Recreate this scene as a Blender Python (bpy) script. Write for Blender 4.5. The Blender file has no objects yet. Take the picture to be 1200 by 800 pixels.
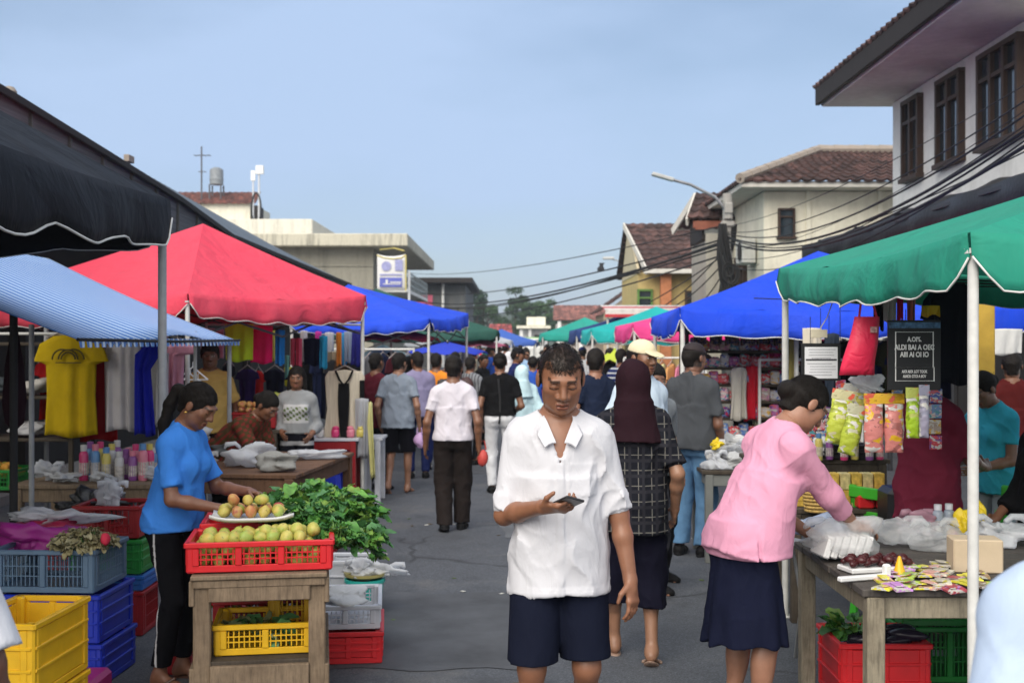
import bpy, math, random
import numpy as np
from mathutils import Vector, Matrix
random.seed(11)
RNG = np.random.default_rng(11)
scn = bpy.context.scene
COL = scn.collection
F, CH = 1400.0, 1.72            # focal length in photo pixels, eye height in metres
V = Vector
def rad(a): return math.radians(a)
def W(px, py, s):               # metres from photo pixel and scale (px per metre there)
    return V(((px - 600) / s, F / s, CH - (py - 400) / s))
def U(a, b): return random.uniform(a, b)
def s2l(r, g, b):
    f = lambda c: (c / 12.92 if c <= .04045 else ((c + .055) / 1.055) ** 2.4)
    return (f(r / 255), f(g / 255), f(b / 255))

# ------------------------------------------------------------------ materials
MATS = {}
def newmat(name):
    m = bpy.data.materials.new(name); m.use_nodes = True
    nt = m.node_tree; nt.nodes.clear()
    out = nt.nodes.new('ShaderNodeOutputMaterial')
    b = nt.nodes.new('ShaderNodeBsdfPrincipled')
    nt.links.new(b.outputs[0], out.inputs[0])
    return m, nt, b, out
def nd(nt, t, **kw):
    n = nt.nodes.new(t)
    for k, v in kw.items():
        if isinstance(k, str) and hasattr(n, k): setattr(n, k, v)
    return n
def coords(nt, scale=(1, 1, 1), kind='Object'):
    tc = nd(nt, 'ShaderNodeTexCoord'); mp = nd(nt, 'ShaderNodeMapping')
    mp.inputs['Scale'].default_value = scale
    nt.links.new(tc.outputs[kind], mp.inputs[0]); return mp.outputs[0]
def noise(nt, vec, scale, detail=4, rough=.6):
    n = nd(nt, 'ShaderNodeTexNoise'); n.inputs['Scale'].default_value = scale
    n.inputs['Detail'].default_value = detail; n.inputs['Roughness'].default_value = rough
    nt.links.new(vec, n.inputs['Vector']); return n.outputs['Fac']
def ramp(nt, fac, stops):
    r = nd(nt, 'ShaderNodeValToRGB'); e = r.color_ramp.elements
    while len(e) < len(stops): e.new(.5)
    for i, (p, c) in enumerate(stops):
        e[i].position = p; e[i].color = (*c, 1) if len(c) == 3 else c
    nt.links.new(fac, r.inputs[0]); return r.outputs[0]
def mixc(nt, fac, a, b, mode='MIX'):
    m = nd(nt, 'ShaderNodeMix'); m.data_type = 'RGBA'; m.blend_type = mode
    for sock, v in ((m.inputs[0], fac), (m.inputs[6], a), (m.inputs[7], b)):
        if hasattr(v, 'is_linked'): nt.links.new(v, sock)
        elif isinstance(v, (int, float)): sock.default_value = v
        else: sock.default_value = (*v, 1)
    return m.outputs[2]
def bump(nt, b, fac, strength=.3, dist=.01, prev=None):
    n = nd(nt, 'ShaderNodeBump'); n.inputs['Strength'].default_value = strength
    n.inputs['Distance'].default_value = dist
    nt.links.new(fac, n.inputs['Height'])
    if prev: nt.links.new(prev, n.inputs['Normal'])
    nt.links.new(n.outputs[0], b.inputs['Normal']); return n.outputs[0]
def M(name, col, rough=.75, var=.18, vs=7, bmp=.25, bs=120, bd=.003, metal=0, spec=.4, stretch=(1, 1, 1), transl=0, alpha=1, crease=0):
    key = name
    if key in MATS: return MATS[key]
    m, nt, b, out = newmat(name)
    vec = coords(nt, stretch)
    lo = tuple(c * (1 - var) for c in col); hi = tuple(min(1, c * (1 + var)) for c in col)
    c = ramp(nt, noise(nt, vec, vs, 5), [(.3, lo), (.7, hi)])
    nt.links.new(c, b.inputs['Base Color'])
    b.inputs['Roughness'].default_value = rough; b.inputs['Metallic'].default_value = metal
    b.inputs['Specular IOR Level'].default_value = spec
    if bmp:
        pv = bump(nt, b, noise(nt, vec, bs, 3), bmp, bd)
        if crease:
            n = nd(nt, 'ShaderNodeTexNoise'); n.inputs['Scale'].default_value = 11; n.inputs['Detail'].default_value = 3; n.inputs['Distortion'].default_value = 1.2
            nt.links.new(coords(nt, (1, 1, .5)) if name.startswith('cloth') else vec, n.inputs['Vector']); bump(nt, b, n.outputs['Fac'], crease, .022, pv)
    last = b.outputs[0]
    if transl:
        t = nd(nt, 'ShaderNodeBsdfTranslucent'); nt.links.new(c, t.inputs[0])
        mx = nd(nt, 'ShaderNodeMixShader'); mx.inputs[0].default_value = transl
        nt.links.new(last, mx.inputs[1]); nt.links.new(t.outputs[0], mx.inputs[2]); last = mx.outputs[0]
    if alpha < 1:
        t = nd(nt, 'ShaderNodeBsdfTransparent')
        mx = nd(nt, 'ShaderNodeMixShader'); mx.inputs[0].default_value = alpha
        nt.links.new(t.outputs[0], mx.inputs[1]); nt.links.new(last, mx.inputs[2]); last = mx.outputs[0]
    nt.links.new(last, out.inputs[0])
    MATS[key] = m; return m
def cloth(name, col, **k):
    d = dict(rough=.85, var=.10, vs=5, bmp=.35, bs=260, bd=.0012, spec=.06, crease=.36); d.update(k)
    return M('cloth ' + name, col, **d)
def plastic(name, col, **k):
    d = dict(rough=.38, var=.10, vs=9, bmp=.12, bs=30, bd=.002, spec=.5); d.update(k)
    return M('plastic ' + name, col, **d)
def printed(name, cols, scale=26, rough=.3, stretch=(1, 1, 1.6)):
    if name in MATS: return MATS[name]
    m, nt, b, out = newmat(name); vec = coords(nt, stretch)
    n = nd(nt, 'ShaderNodeTexNoise'); n.inputs['Scale'].default_value = scale * .5; nt.links.new(vec, n.inputs['Vector'])
    vo = nd(nt, 'ShaderNodeTexVoronoi'); vo.inputs['Scale'].default_value = scale; nt.links.new(mixc(nt, .12, vec, n.outputs['Color']), vo.inputs['Vector'])
    sp = nd(nt, 'ShaderNodeSeparateColor'); nt.links.new(vo.outputs['Color'], sp.inputs[0])
    r = nd(nt, 'ShaderNodeValToRGB'); r.color_ramp.interpolation = 'CONSTANT'; e = r.color_ramp.elements
    while len(e) < len(cols): e.new(.5)
    for i, c in enumerate(cols): e[i].position = i / len(cols); e[i].color = (*c, 1)
    nt.links.new(sp.outputs[0], r.inputs[0]); nt.links.new(r.outputs[0], b.inputs['Base Color']); b.inputs['Roughness'].default_value = rough
    bump(nt, b, noise(nt, vec, 18, 3), .5, .012); MATS[name] = m; return m
def wood(name, col, **k):
    if name in MATS: return MATS[name]
    m, nt, b, out = newmat(name)
    vec = coords(nt, (1, 1, 1)); v2 = coords(nt, (9, 9, 1.0))
    g = noise(nt, v2, 9, 6, .7)
    c = ramp(nt, g, [(.25, tuple(x * .45 for x in col)), (.5, col), (.8, tuple(min(1, x * 1.35) for x in col))])
    c = mixc(nt, noise(nt, vec, 3, 3), c, tuple(x * .55 for x in col), 'MULTIPLY') if False else c
    d = ramp(nt, noise(nt, vec, 5, 6, .7), [(.35, (.45, .42, .4)), (.62, (1, 1, 1))])
    c = mixc(nt, .7, c, d, 'MULTIPLY')
    nt.links.new(c, b.inputs['Base Color']); b.inputs['Roughness'].default_value = .85
    bump(nt, b, g, .5, .004)
    MATS[name] = m; return m
def stained(name, col, dirt=(.25, .23, .2), amt=.6, rough=.9, vs=1.2, streak=True):
    if name in MATS: return MATS[name]
    m, nt, b, out = newmat(name)
    vec = coords(nt, (1, 1, 1)); st = coords(nt, (2.2, 2.2, .25))
    a = ramp(nt, noise(nt, st if streak else vec, vs, 6, .7), [(.48, (0, 0, 0)), (.75, (amt, amt, amt))])
    f2 = ramp(nt, noise(nt, vec, vs * 5, 5, .7), [(.35, tuple(x * .85 for x in col)), (.7, col)])
    c = mixc(nt, a, f2, dirt)
    nt.links.new(c, b.inputs['Base Color']); b.inputs['Roughness'].default_value = rough
    b.inputs['Specular IOR Level'].default_value = .25
    bump(nt, b, noise(nt, vec, 18, 5), .2, .01)
    MATS[name] = m; return m

# ------------------------------------------------------------------ mesh builder
def frame_from(d):
    d = V(d).normalized(); up = V((0, 0, 1)) if abs(d.z) < .95 else V((0, 1, 0))
    x = up.cross(d).normalized(); return x, d.cross(x).normalized(), d
class MB:
    def __init__(s): s.v = []; s.f = []; s.mi = []; s.m = 0
    def add(s, vs, fs):
        o = len(s.v); s.v += [tuple(p) for p in vs]
        s.f += [tuple(i + o for i in f) for f in fs]; s.mi += [s.m] * len(fs); return s
    def box(s, c, size, rot=0, bev=.004, mat=None):
        hx, hy, hz = (d / 2 for d in size); b = min(bev, hx * .45, hy * .45, hz * .45)
        Rm = mat if mat is not None else Matrix.Rotation(rot, 3, 'Z'); c = V(c)
        vs = []; idx = {}
        for i, sx in enumerate((-1, 1)):
            for j, sy in enumerate((-1, 1)):
                for k, sz in enumerate((-1, 1)):
                    for a in range(3):
                        p = V((sx * (hx - (b if a != 0 else 0)), sy * (hy - (b if a != 1 else 0)), sz * (hz - (b if a != 2 else 0))))
                        idx[i, j, k, a] = len(vs); vs.append(c + Rm @ p)
        g = lambda i, j, k, a: idx[i, j, k, a]
        fs = [(g(0,0,0,0), g(0,0,1,0), g(0,1,1,0), g(0,1,0,0)), (g(1,0,0,0), g(1,1,0,0), g(1,1,1,0), g(1,0,1,0)),
              (g(0,0,0,1), g(1,0,0,1), g(1,0,1,1), g(0,0,1,1)), (g(0,1,0,1), g(0,1,1,1), g(1,1,1,1), g(1,1,0,1)),
              (g(0,0,0,2), g(0,1,0,2), g(1,1,0,2), g(1,0,0,2)), (g(0,0,1,2), g(1,0,1,2), g(1,1,1,2), g(0,1,1,2))]
        for i in (0, 1):
            for j in (0, 1):
                q = (g(i,j,0,0), g(i,j,1,0), g(i,j,1,1), g(i,j,0,1)); fs.append(q if (i ^ j) == 1 else q[::-1])
                q = (g(i,0,j,0), g(i,1,j,0), g(i,1,j,2), g(i,0,j,2)); fs.append(q if (i ^ j) == 0 else q[::-1])
                q = (g(0,i,j,1), g(1,i,j,1), g(1,i,j,2), g(0,i,j,2)); fs.append(q if (i ^ j) == 1 else q[::-1])
        for i in (0, 1):
            for j in (0, 1):
                for k in (0, 1):
                    t = (g(i,j,k,0), g(i,j,k,1), g(i,j,k,2)); fs.append(t if (i + j + k) % 2 == 1 else t[::-1])
        return s.add(vs, fs)
    def beam(s, p0, p1, w, h, bev=.004, ext=0):
        p0, p1 = V(p0), V(p1); d = p1 - p0; L = d.length + 2 * ext
        x, y, z = frame_from(d); Rm = Matrix((x, y, z)).transposed()
        return s.box((p0 + p1) / 2, (w, h, L), mat=Rm, bev=bev)
    def cyl(s, p0, p1, r0, r1=None, n=10, cap=True):
        r1 = r0 if r1 is None else r1
        p0, p1 = V(p0), V(p1); x, y, z = frame_from(p1 - p0); vs = []
        for p, r in ((p0, r0), (p1, r1)):
            vs += [p + (x * math.cos(2 * math.pi * i / n) + y * math.sin(2 * math.pi * i / n)) * r for i in range(n)]
        fs = [(i, (i + 1) % n, n + (i + 1) % n, n + i) for i in range(n)]
        if cap: fs += [tuple(range(n))[::-1], tuple(range(n, 2 * n))]
        return s.add(vs, fs)
    def tube(s, pts, r, n=6, closed=False):
        pts = [V(p) for p in pts]; rs = r if isinstance(r, (list, tuple)) else [r] * len(pts)
        N = len(pts); vs = []; x = None
        for i, p in enumerate(pts):
            d = (pts[(i + 1) % N if closed else min(i + 1, N - 1)] - pts[i - 1 if (closed or i) else 0])
            if d.length < 1e-9: d = V((0, 0, 1))
            d.normalize()
            if x is None: x = frame_from(d)[0]
            x = (x - d * x.dot(d)); x = x.normalized() if x.length > 1e-6 else frame_from(d)[0]
            y = d.cross(x)
            vs += [p + (x * math.cos(2 * math.pi * k / n) + y * math.sin(2 * math.pi * k / n)) * rs[i] for k in range(n)]
        fs = []
        for i in range(N if closed else N - 1):
            a, b = i * n, ((i + 1) % N) * n
            fs += [(a + k, a + (k + 1) % n, b + (k + 1) % n, b + k) for k in range(n)]
        if not closed: fs += [tuple(range(n))[::-1], tuple(range((N - 1) * n, N * n))]
        return s.add(vs, fs)
    def lathe(s, prof, n=14, c=(0, 0, 0), mat=None):
        c = V(c); vs = []; Rm = mat or Matrix.Identity(3)
        for r, z in prof:
            vs += [c + Rm @ V((r * math.cos(2 * math.pi * i / n), r * math.sin(2 * math.pi * i / n), z)) for i in range(n)]
        fs = []
        for j in range(len(prof) - 1):
            a, b = j * n, (j + 1) * n
            fs += [(a + k, a + (k + 1) % n, b + (k + 1) % n, b + k) for k in range(n)]
        fs += [tuple(range(n))[::-1], tuple(range((len(prof) - 1) * n, len(prof) * n))]
        return s.add(vs, fs)
    def grid(s, P):                                   # P[i][j] points, single sheet
        nu, nv = len(P), len(P[0]); vs = [p for row in P for p in row]
        fs = [(i * nv + j, (i + 1) * nv + j, (i + 1) * nv + j + 1, i * nv + j + 1) for i in range(nu - 1) for j in range(nv - 1)]
        return s.add(vs, fs)
    def slab(s, P, nrm, th):                          # sheet with thickness along nrm, closed rim
        nu, nv = len(P), len(P[0]); nrm = V(nrm); A = [V(p) for row in P for p in row]; n0 = len(A)
        vs = A + [p - nrm * th for p in A]
        fs = []
        for i in range(nu - 1):
            for j in range(nv - 1):
                q = (i * nv + j, (i + 1) * nv + j, (i + 1) * nv + j + 1, i * nv + j + 1)
                fs += [q, tuple(k + n0 for k in q[::-1])]
        rim = [(i, 0) for i in range(nu)] + [(nu - 1, j) for j in range(1, nv)] + [(i, nv - 1) for i in range(nu - 2, -1, -1)] + [(0, j) for j in range(nv - 2, 0, -1)]
        for a, b in zip(rim, rim[1:] + rim[:1]):
            i, j = a[0] * nv + a[1], b[0] * nv + b[1]; fs.append((j, i, i + n0, j + n0))
        return s.add(vs, fs)
    def prism(s, poly, z0, z1):                       # vertical prism from 2D polygon (ccw)
        n = len(poly); vs = [(x, y, z0) for x, y in poly] + [(x, y, z1) for x, y in poly]
        return s.add(vs, [tuple(range(n))[::-1], tuple(range(n, 2 * n))] + [(i, (i + 1) % n, n + (i + 1) % n, n + i) for i in range(n)])
    def blob(s, c, r, amp=.25, seed=0, nu=14, nv=20, flat=None, sharp=False):
        c = V(c); rg = np.random.default_rng(seed)
        K = rg.normal(size=(7, 3)) * np.array([2, 2, 3, 4, 5, 7, 9])[:, None] * .55; ph = rg.uniform(0, 6.28, 7)
        am = np.array([1, 1, .8, .6, .5, .35, .3]) * amp * .4
        th = np.linspace(0.02, math.pi - .02, nu)[:, None]; la = np.linspace(0, 2 * math.pi, nv, endpoint=False)[None]
        D = np.stack([np.sin(th) * np.cos(la), np.sin(th) * np.sin(la), np.cos(th) + 0 * la], -1)
        w = D @ K.T + ph
        n = ((1 - 2 * np.abs(np.sin(w))) if sharp else np.sin(w)) @ am
        P = D * (1 + n)[..., None] * np.array(r) + np.array(c)
        if flat is not None: P[..., 2] = np.maximum(P[..., 2], flat)
        vs = P.reshape(-1, 3).tolist()
        fs = [(i * nv + j, (i + 1) * nv + j, (i + 1) * nv + (j + 1) % nv, i * nv + (j + 1) % nv) for i in range(nu - 1) for j in range(nv)]
        fs += [tuple(range(nv)), tuple(range((nu - 1) * nv, nu * nv))[::-1]]
        return s.add(vs, fs)
    def build(s, name, mats, parent=None, smooth=False, loc=None, auto=None):
        return mesh_obj(name, s.v, s.f, mats, parent, smooth, loc, s.mi if any(s.mi) else None)
def mesh_obj(name, v, f, mats, parent=None, smooth=False, loc=None, mi=None):
    me = bpy.data.meshes.new(name)
    if isinstance(f, np.ndarray):
        nf = len(f); me.vertices.add(len(v)); me.vertices.foreach_set('co', np.asarray(v, np.float32).ravel())
        me.loops.add(nf * 4); me.loops.foreach_set('vertex_index', f.astype(np.int32).ravel())
        me.polygons.add(nf); me.polygons.foreach_set('loop_start', np.arange(0, nf * 4, 4, dtype=np.int32))
        me.update(calc_edges=True)
    else:
        me.from_pydata(v, [], f)
    for m in (mats if isinstance(mats, (list, tuple)) else [mats]): me.materials.append(m)
    if mi is not None: me.polygons.foreach_set('material_index', mi)
    if smooth is True: me.polygons.foreach_set('use_smooth', np.ones(len(me.polygons), bool))
    elif smooth:
        me.polygons.foreach_set('use_smooth', np.ones(len(me.polygons), bool))
        try: me.set_sharp_from_angle(angle=rad(smooth))
        except Exception: pass
    me.update()
    o = bpy.data.objects.new(name, me); COL.objects.link(o)
    if loc is not None: o.location = loc
    if parent: o.parent = parent
    return o
def tag(o, label=None, cat=None, group=None, kind=None):
    if label: o['label'] = label
    if cat: o['category'] = cat
    if group: o['group'] = group
    if kind: o['kind'] = kind
    return o
def thing(name, label, cat, loc=(0, 0, 0), rotz=0, group=None):
    o = bpy.data.objects.new(name, None); COL.objects.link(o); o.empty_display_size = .1
    o.location = loc; o.rotation_euler = (0, 0, rotz); return tag(o, label, cat, group)
def copy_tree(o, parent=None):
    c = o.copy(); COL.objects.link(c)
    if parent: c.parent = parent
    for ch in list(o.children): copy_tree(ch, c)
    return c
def dup(o, loc, rotz=None, label=None, group=None, scale=None):
    c = copy_tree(o); c.location = loc
    if rotz is not None: c.rotation_euler = (0, 0, rotz)
    if label: c['label'] = label
    if group: c['group'] = group
    if scale: c.scale = (scale,) * 3
    return c
def recolor(o, mapping):          # object-level material per child name
    for ch in o.children:
        nm = ch.name.split('.')[0]
        if nm in mapping and mapping[nm] is not None:
            for sl in ch.material_slots: sl.link = 'OBJECT'; sl.material = mapping[nm]
def lerp(a, b, t): return a + (b - a) * t
# ------------------------------------------------------------------ people: implicit bodies meshed with surface nets
def rc(a, b, ra, rb, k=.02, op=1): return ('rc', np.array(a, float), np.array(b, float), ra, rb, k, op)
def el(c, r, k=.02, R=None, op=1): return ('el', np.array(c, float), np.array(r, float), R, 0, k, op)
def ec(a, b, r0, r1, k=.02, op=1, R=None):            # elliptic cone a (bottom) -> b (top), radii pairs
    return ('ec', np.array(a, float), np.array(b, float), r0, r1, k, op, R)
def pbox(p):
    if p[0] == 'rc':
        r = max(p[3], p[4]); return np.minimum(p[1], p[2]) - r, np.maximum(p[1], p[2]) + r
    if p[0] == 'el':
        r = p[2].max() if p[3] is not None else p[2]; return p[1] - r, p[1] + r
    r = max(*p[3], *p[4]); return np.minimum(p[1], p[2]) - r, np.maximum(p[1], p[2]) + r
def pdist(p, X, Y, Z):
    if p[0] == 'rc':
        a, b = p[1], p[2]; ba = b - a; L = max(ba @ ba, 1e-9)
        t = np.clip(((X - a[0]) * ba[0] + (Y - a[1]) * ba[1] + (Z - a[2]) * ba[2]) / L, 0, 1)
        return np.sqrt((X - a[0] - t * ba[0]) ** 2 + (Y - a[1] - t * ba[1]) ** 2 + (Z - a[2] - t * ba[2]) ** 2) - (p[3] + (p[4] - p[3]) * t)
    if p[0] == 'el':
        x, y, z = X - p[1][0], Y - p[1][1], Z - p[1][2]
        if p[3] is not None:
            R = p[3]; x, y, z = (R[0, 0] * x + R[1, 0] * y + R[2, 0] * z, R[0, 1] * x + R[1, 1] * y + R[2, 1] * z, R[0, 2] * x + R[1, 2] * y + R[2, 2] * z)
        r = p[2]; k0 = np.sqrt((x / r[0]) ** 2 + (y / r[1]) ** 2 + (z / r[2]) ** 2)
        k1 = np.sqrt((x / r[0] ** 2) ** 2 + (y / r[1] ** 2) ** 2 + (z / r[2] ** 2) ** 2) + 1e-9
        return k0 * (k0 - 1) / k1
    a, b = p[1], p[2]; ba = b - a; L = np.sqrt(ba @ ba); d = ba / L; R = p[7]
    h = (X - a[0]) * d[0] + (Y - a[1]) * d[1] + (Z - a[2]) * d[2]
    t = np.clip(h / L, 0, 1)
    x = X - a[0] - h * d[0]; y = Y - a[1] - h * d[1]; z = Z - a[2] - h * d[2]
    ux = np.array([1., 0, 0]) if R is None else R[:, 0]
    uy = np.cross(d, ux)
    px = x * ux[0] + y * ux[1] + z * ux[2]; py = x * uy[0] + y * uy[1] + z * uy[2]
    rx = p[3][0] + (p[4][0] - p[3][0]) * t; ry = p[3][1] + (p[4][1] - p[3][1]) * t
    q = np.sqrt((px / rx) ** 2 + (py / ry) ** 2 + 1e-12)
    dl = (q - 1) * np.sqrt(px ** 2 + py ** 2 + 1e-12) / q
    return np.maximum(dl, np.maximum(-h, h - L))
def surfnet(D, org, h):
    S = D < 0
    c = sum(S[i:S.shape[0] - 1 + i, j:S.shape[1] - 1 + j, k:S.shape[2] - 1 + k].astype(np.int8) for i in (0, 1) for j in (0, 1) for k in (0, 1))
    act = (c > 0) & (c < 8); ai, aj, ak = np.nonzero(act)
    idm = np.full(act.shape, -1, np.int32); idm[ai, aj, ak] = np.arange(len(ai))
    acc = np.zeros((len(ai), 3)); cnt = np.zeros(len(ai))
    cor = [(i, j, k) for i in (0, 1) for j in (0, 1) for k in (0, 1)]
    for a in cor:
        for b in cor:
            if sum(b) - sum(a) == 1 and all(y >= x for x, y in zip(a, b)):
                va = D[ai + a[0], aj + a[1], ak + a[2]]; vb = D[ai + b[0], aj + b[1], ak + b[2]]
                m = (va < 0) != (vb < 0); t = np.where(m, va / np.where(m, va - vb, 1), 0)
                pos = np.array(a) + (np.array(b) - np.array(a)) * t[:, None]
                acc[m] += pos[m]; cnt += m
    v = (acc / cnt[:, None] + np.stack([ai, aj, ak], 1)) * h + org
    Q = []
    n = S.shape
    def quads(m, offs, base, S0):
        i, j, k = np.nonzero(m); i = i + base[0]; j = j + base[1]; k = k + base[2]
        q = np.stack([idm[i + o[0], j + o[1], k + o[2]] for o in offs], 1)
        fl = ~S0[i, j, k]; q[fl] = q[fl][:, ::-1]; Q.append(q)
    quads(S[:-1, 1:-1, 1:-1] != S[1:, 1:-1, 1:-1], [(0, -1, -1), (0, 0, -1), (0, 0, 0), (0, -1, 0)], (0, 1, 1), S)
    quads(S[1:-1, :-1, 1:-1] != S[1:-1, 1:, 1:-1], [(-1, 0, -1), (-1, 0, 0), (0, 0, 0), (0, 0, -1)], (1, 0, 1), S)
    quads(S[1:-1, 1:-1, :-1] != S[1:-1, 1:-1, 1:], [(-1, -1, 0), (0, -1, 0), (0, 0, 0), (-1, 0, 0)], (1, 1, 0), S)
    return v, np.concatenate(Q)
def wrinkle(P, seed, amp):
    r = np.random.default_rng(seed)
    P = P + .032 * np.sin(P[:, [1, 2, 0]] * 17 + r.uniform(0, 6, 3)) + .012 * np.sin(P[:, [2, 0, 1]] * 41 + r.uniform(0, 6, 3))
    out = 0
    for L, w in ((.26, 1.2), (.19, 1.1), (.14, .9), (.11, .6), (.085, .45), (.065, .3)):
        d = r.normal(size=3); d[2] *= .55; d /= np.linalg.norm(d)
        m = .5 + .5 * np.sin(P @ r.normal(size=3) * 7 + r.uniform(0, 6))
        out = out + w * m * (1 - 1.6 * np.abs(np.sin(P @ d * math.pi / L + r.uniform(0, 6))) ** .55 - .1)
    return -out * amp * .8
def field(groups, h, amp=0, seed=0, box=None, post=None, floor=None):
    lo = np.min([pbox(p)[0] for g in groups for p in g['p'] if p[6] > 0], 0) - 3 * h - amp * 2
    hi = np.max([pbox(p)[1] for g in groups for p in g['p'] if p[6] > 0], 0) + 3 * h + amp * 2
    if box is not None: lo = np.maximum(lo, box[0]); hi = np.minimum(hi, box[1])
    xs, ys, zs = (np.arange(lo[i], hi[i] + h, h) for i in range(3))
    T = None; T0 = None
    def one(g):
        D = np.full((len(xs), len(ys), len(zs)), 9.0, np.float32)
        for p in g['p']:
            a, b = pbox(p); pad = p[5] + 3 * h + .012
            sl = []
            for ax, lo_, hi_ in ((xs, a[0], b[0]), (ys, a[1], b[1]), (zs, a[2], b[2])):
                sl.append(slice(np.searchsorted(ax, lo_ - pad), np.searchsorted(ax, hi_ + pad)))
            if any(q.stop - q.start < 1 for q in sl): continue
            d = pdist(p, xs[sl[0], None, None], ys[None, sl[1], None], zs[None, None, sl[2]]).astype(np.float32)
            A = D[tuple(sl)]; k = max(p[5], 1e-4)
            if p[6] > 0:
                hh = np.maximum(k - np.abs(A - d), 0) / k; D[tuple(sl)] = np.minimum(A, d) - hh * hh * k * .25
            else:
                d = -d; hh = np.maximum(k - np.abs(A - d), 0) / k; D[tuple(sl)] = np.maximum(A, d) + hh * hh * k * .25
        for pt, nr in g.get('cuts', ()):
            pl = (xs[:, None, None] - pt[0]) * nr[0] + (ys[None, :, None] - pt[1]) * nr[1] + (zs[None, None, :] - pt[2]) * nr[2]
            D = np.maximum(D, pl.astype(np.float32))
        return D
    for g in floor or ():
        D = one(g); T0 = D if T0 is None else np.minimum(T0, D)
    for g in groups:
        D = one(g)
        if T is None: T = D
        else:
            k = g.get('k', .015); hh = np.maximum(k - np.abs(T - D), 0) / k; T = np.minimum(T, D) - hh * hh * k * .25
    if amp or post:
        i, j, k = np.nonzero(np.abs(T) < .035 + amp * 3)
        P = np.stack([xs[i], ys[j], zs[k]], 1)
        d = T[i, j, k]
        if amp: d = d + wrinkle(P, seed, amp)
        if post: d = post(P, d)
        T[i, j, k] = d
    if T0 is not None: T = np.minimum(T, T0)
    return surfnet(T, np.array([xs[0], ys[0], zs[0]]), h)

def Rx(a): c, s = math.cos(a), math.sin(a); return np.array([[1, 0, 0], [0, c, -s], [0, s, c]])
def Ry(a): c, s = math.cos(a), math.sin(a); return np.array([[c, 0, s], [0, 1, 0], [-s, 0, c]])
def Rz(a): c, s = math.cos(a), math.sin(a); return np.array([[c, -s, 0], [s, c, 0], [0, 0, 1]])
def nrm(v): v = np.array(v, float); return v / max(np.linalg.norm(v), 1e-9)
def ik(a, t, l1, l2, hint):
    a = np.array(a, float); t = np.array(t, float); d = t - a; L = np.linalg.norm(d); mx = (l1 + l2) * .995
    if L > mx: d = d * mx / L; t = a + d; L = mx
    L = max(L, abs(l1 - l2) + .02); u = nrm(d)
    x = (l1 * l1 - l2 * l2 + L * L) / (2 * L); y = math.sqrt(max(l1 * l1 - x * x, 0))
    hv = np.array(hint, float); hv = nrm(hv - u * (hv @ u))
    return a + u * x + hv * y, a + u * L

def skin_mat():
    if 'skin' in MATS: return MATS['skin']
    m, nt, b, out = newmat('skin')
    at = nd(nt, 'ShaderNodeAttribute'); at.attribute_name = 'Col'
    vec = coords(nt)
    f = ramp(nt, noise(nt, vec, 22, 5), [(.3, (.86, .84, .84)), (.7, (1.06, 1.04, 1.02))])
    c = mixc(nt, 1.0, at.outputs[0], f, 'MULTIPLY'); nt.links.new(c, b.inputs['Base Color'])
    b.inputs['Roughness'].default_value = .43; b.inputs['Specular IOR Level'].default_value = .5
    b.inputs['Subsurface Weight'].default_value = .06; b.inputs['Subsurface Radius'].default_value = (.012, .005, .003)
    b.inputs['Subsurface Scale'].default_value = .5
    bump(nt, b, noise(nt, vec, 220, 3), .12, .001); MATS['skin'] = m; return m
def painted_mat():
    if 'cloth painted' in MATS: return MATS['cloth painted']
    m, nt, b, out = newmat('cloth painted')
    at = nd(nt, 'ShaderNodeAttribute'); at.attribute_name = 'Col'; nt.links.new(at.outputs[0], b.inputs['Base Color'])
    b.inputs['Roughness'].default_value = .85; b.inputs['Specular IOR Level'].default_value = .06
    bump(nt, b, noise(nt, coords(nt), 260, 3), .35, .0012); MATS['cloth painted'] = m; return m
def hair_mat(col=(.010, .008, .007)):
    key = 'hair %.3f' % col[0]
    if key in MATS: return MATS[key]
    m, nt, b, out = newmat(key)
    vec = coords(nt, (1, 1, .12)); g = noise(nt, vec, 260, 3)
    nt.links.new(ramp(nt, g, [(.3, tuple(c * .6 for c in col)), (.75, tuple(c * 1.8 for c in col))]), b.inputs['Base Color'])
    b.inputs['Roughness'].default_value = .62; b.inputs['Specular IOR Level'].default_value = .16
    bump(nt, b, g, .8, .006); MATS[key] = m; return m
SKIN = (.20, .092, .052)
def set_col(o, C):
    a = o.data.color_attributes.new('Col', 'FLOAT_COLOR', 'POINT')
    a.data.foreach_set('color', np.concatenate([C, np.ones((len(C), 1))], 1).astype(np.float32).ravel())

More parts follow.
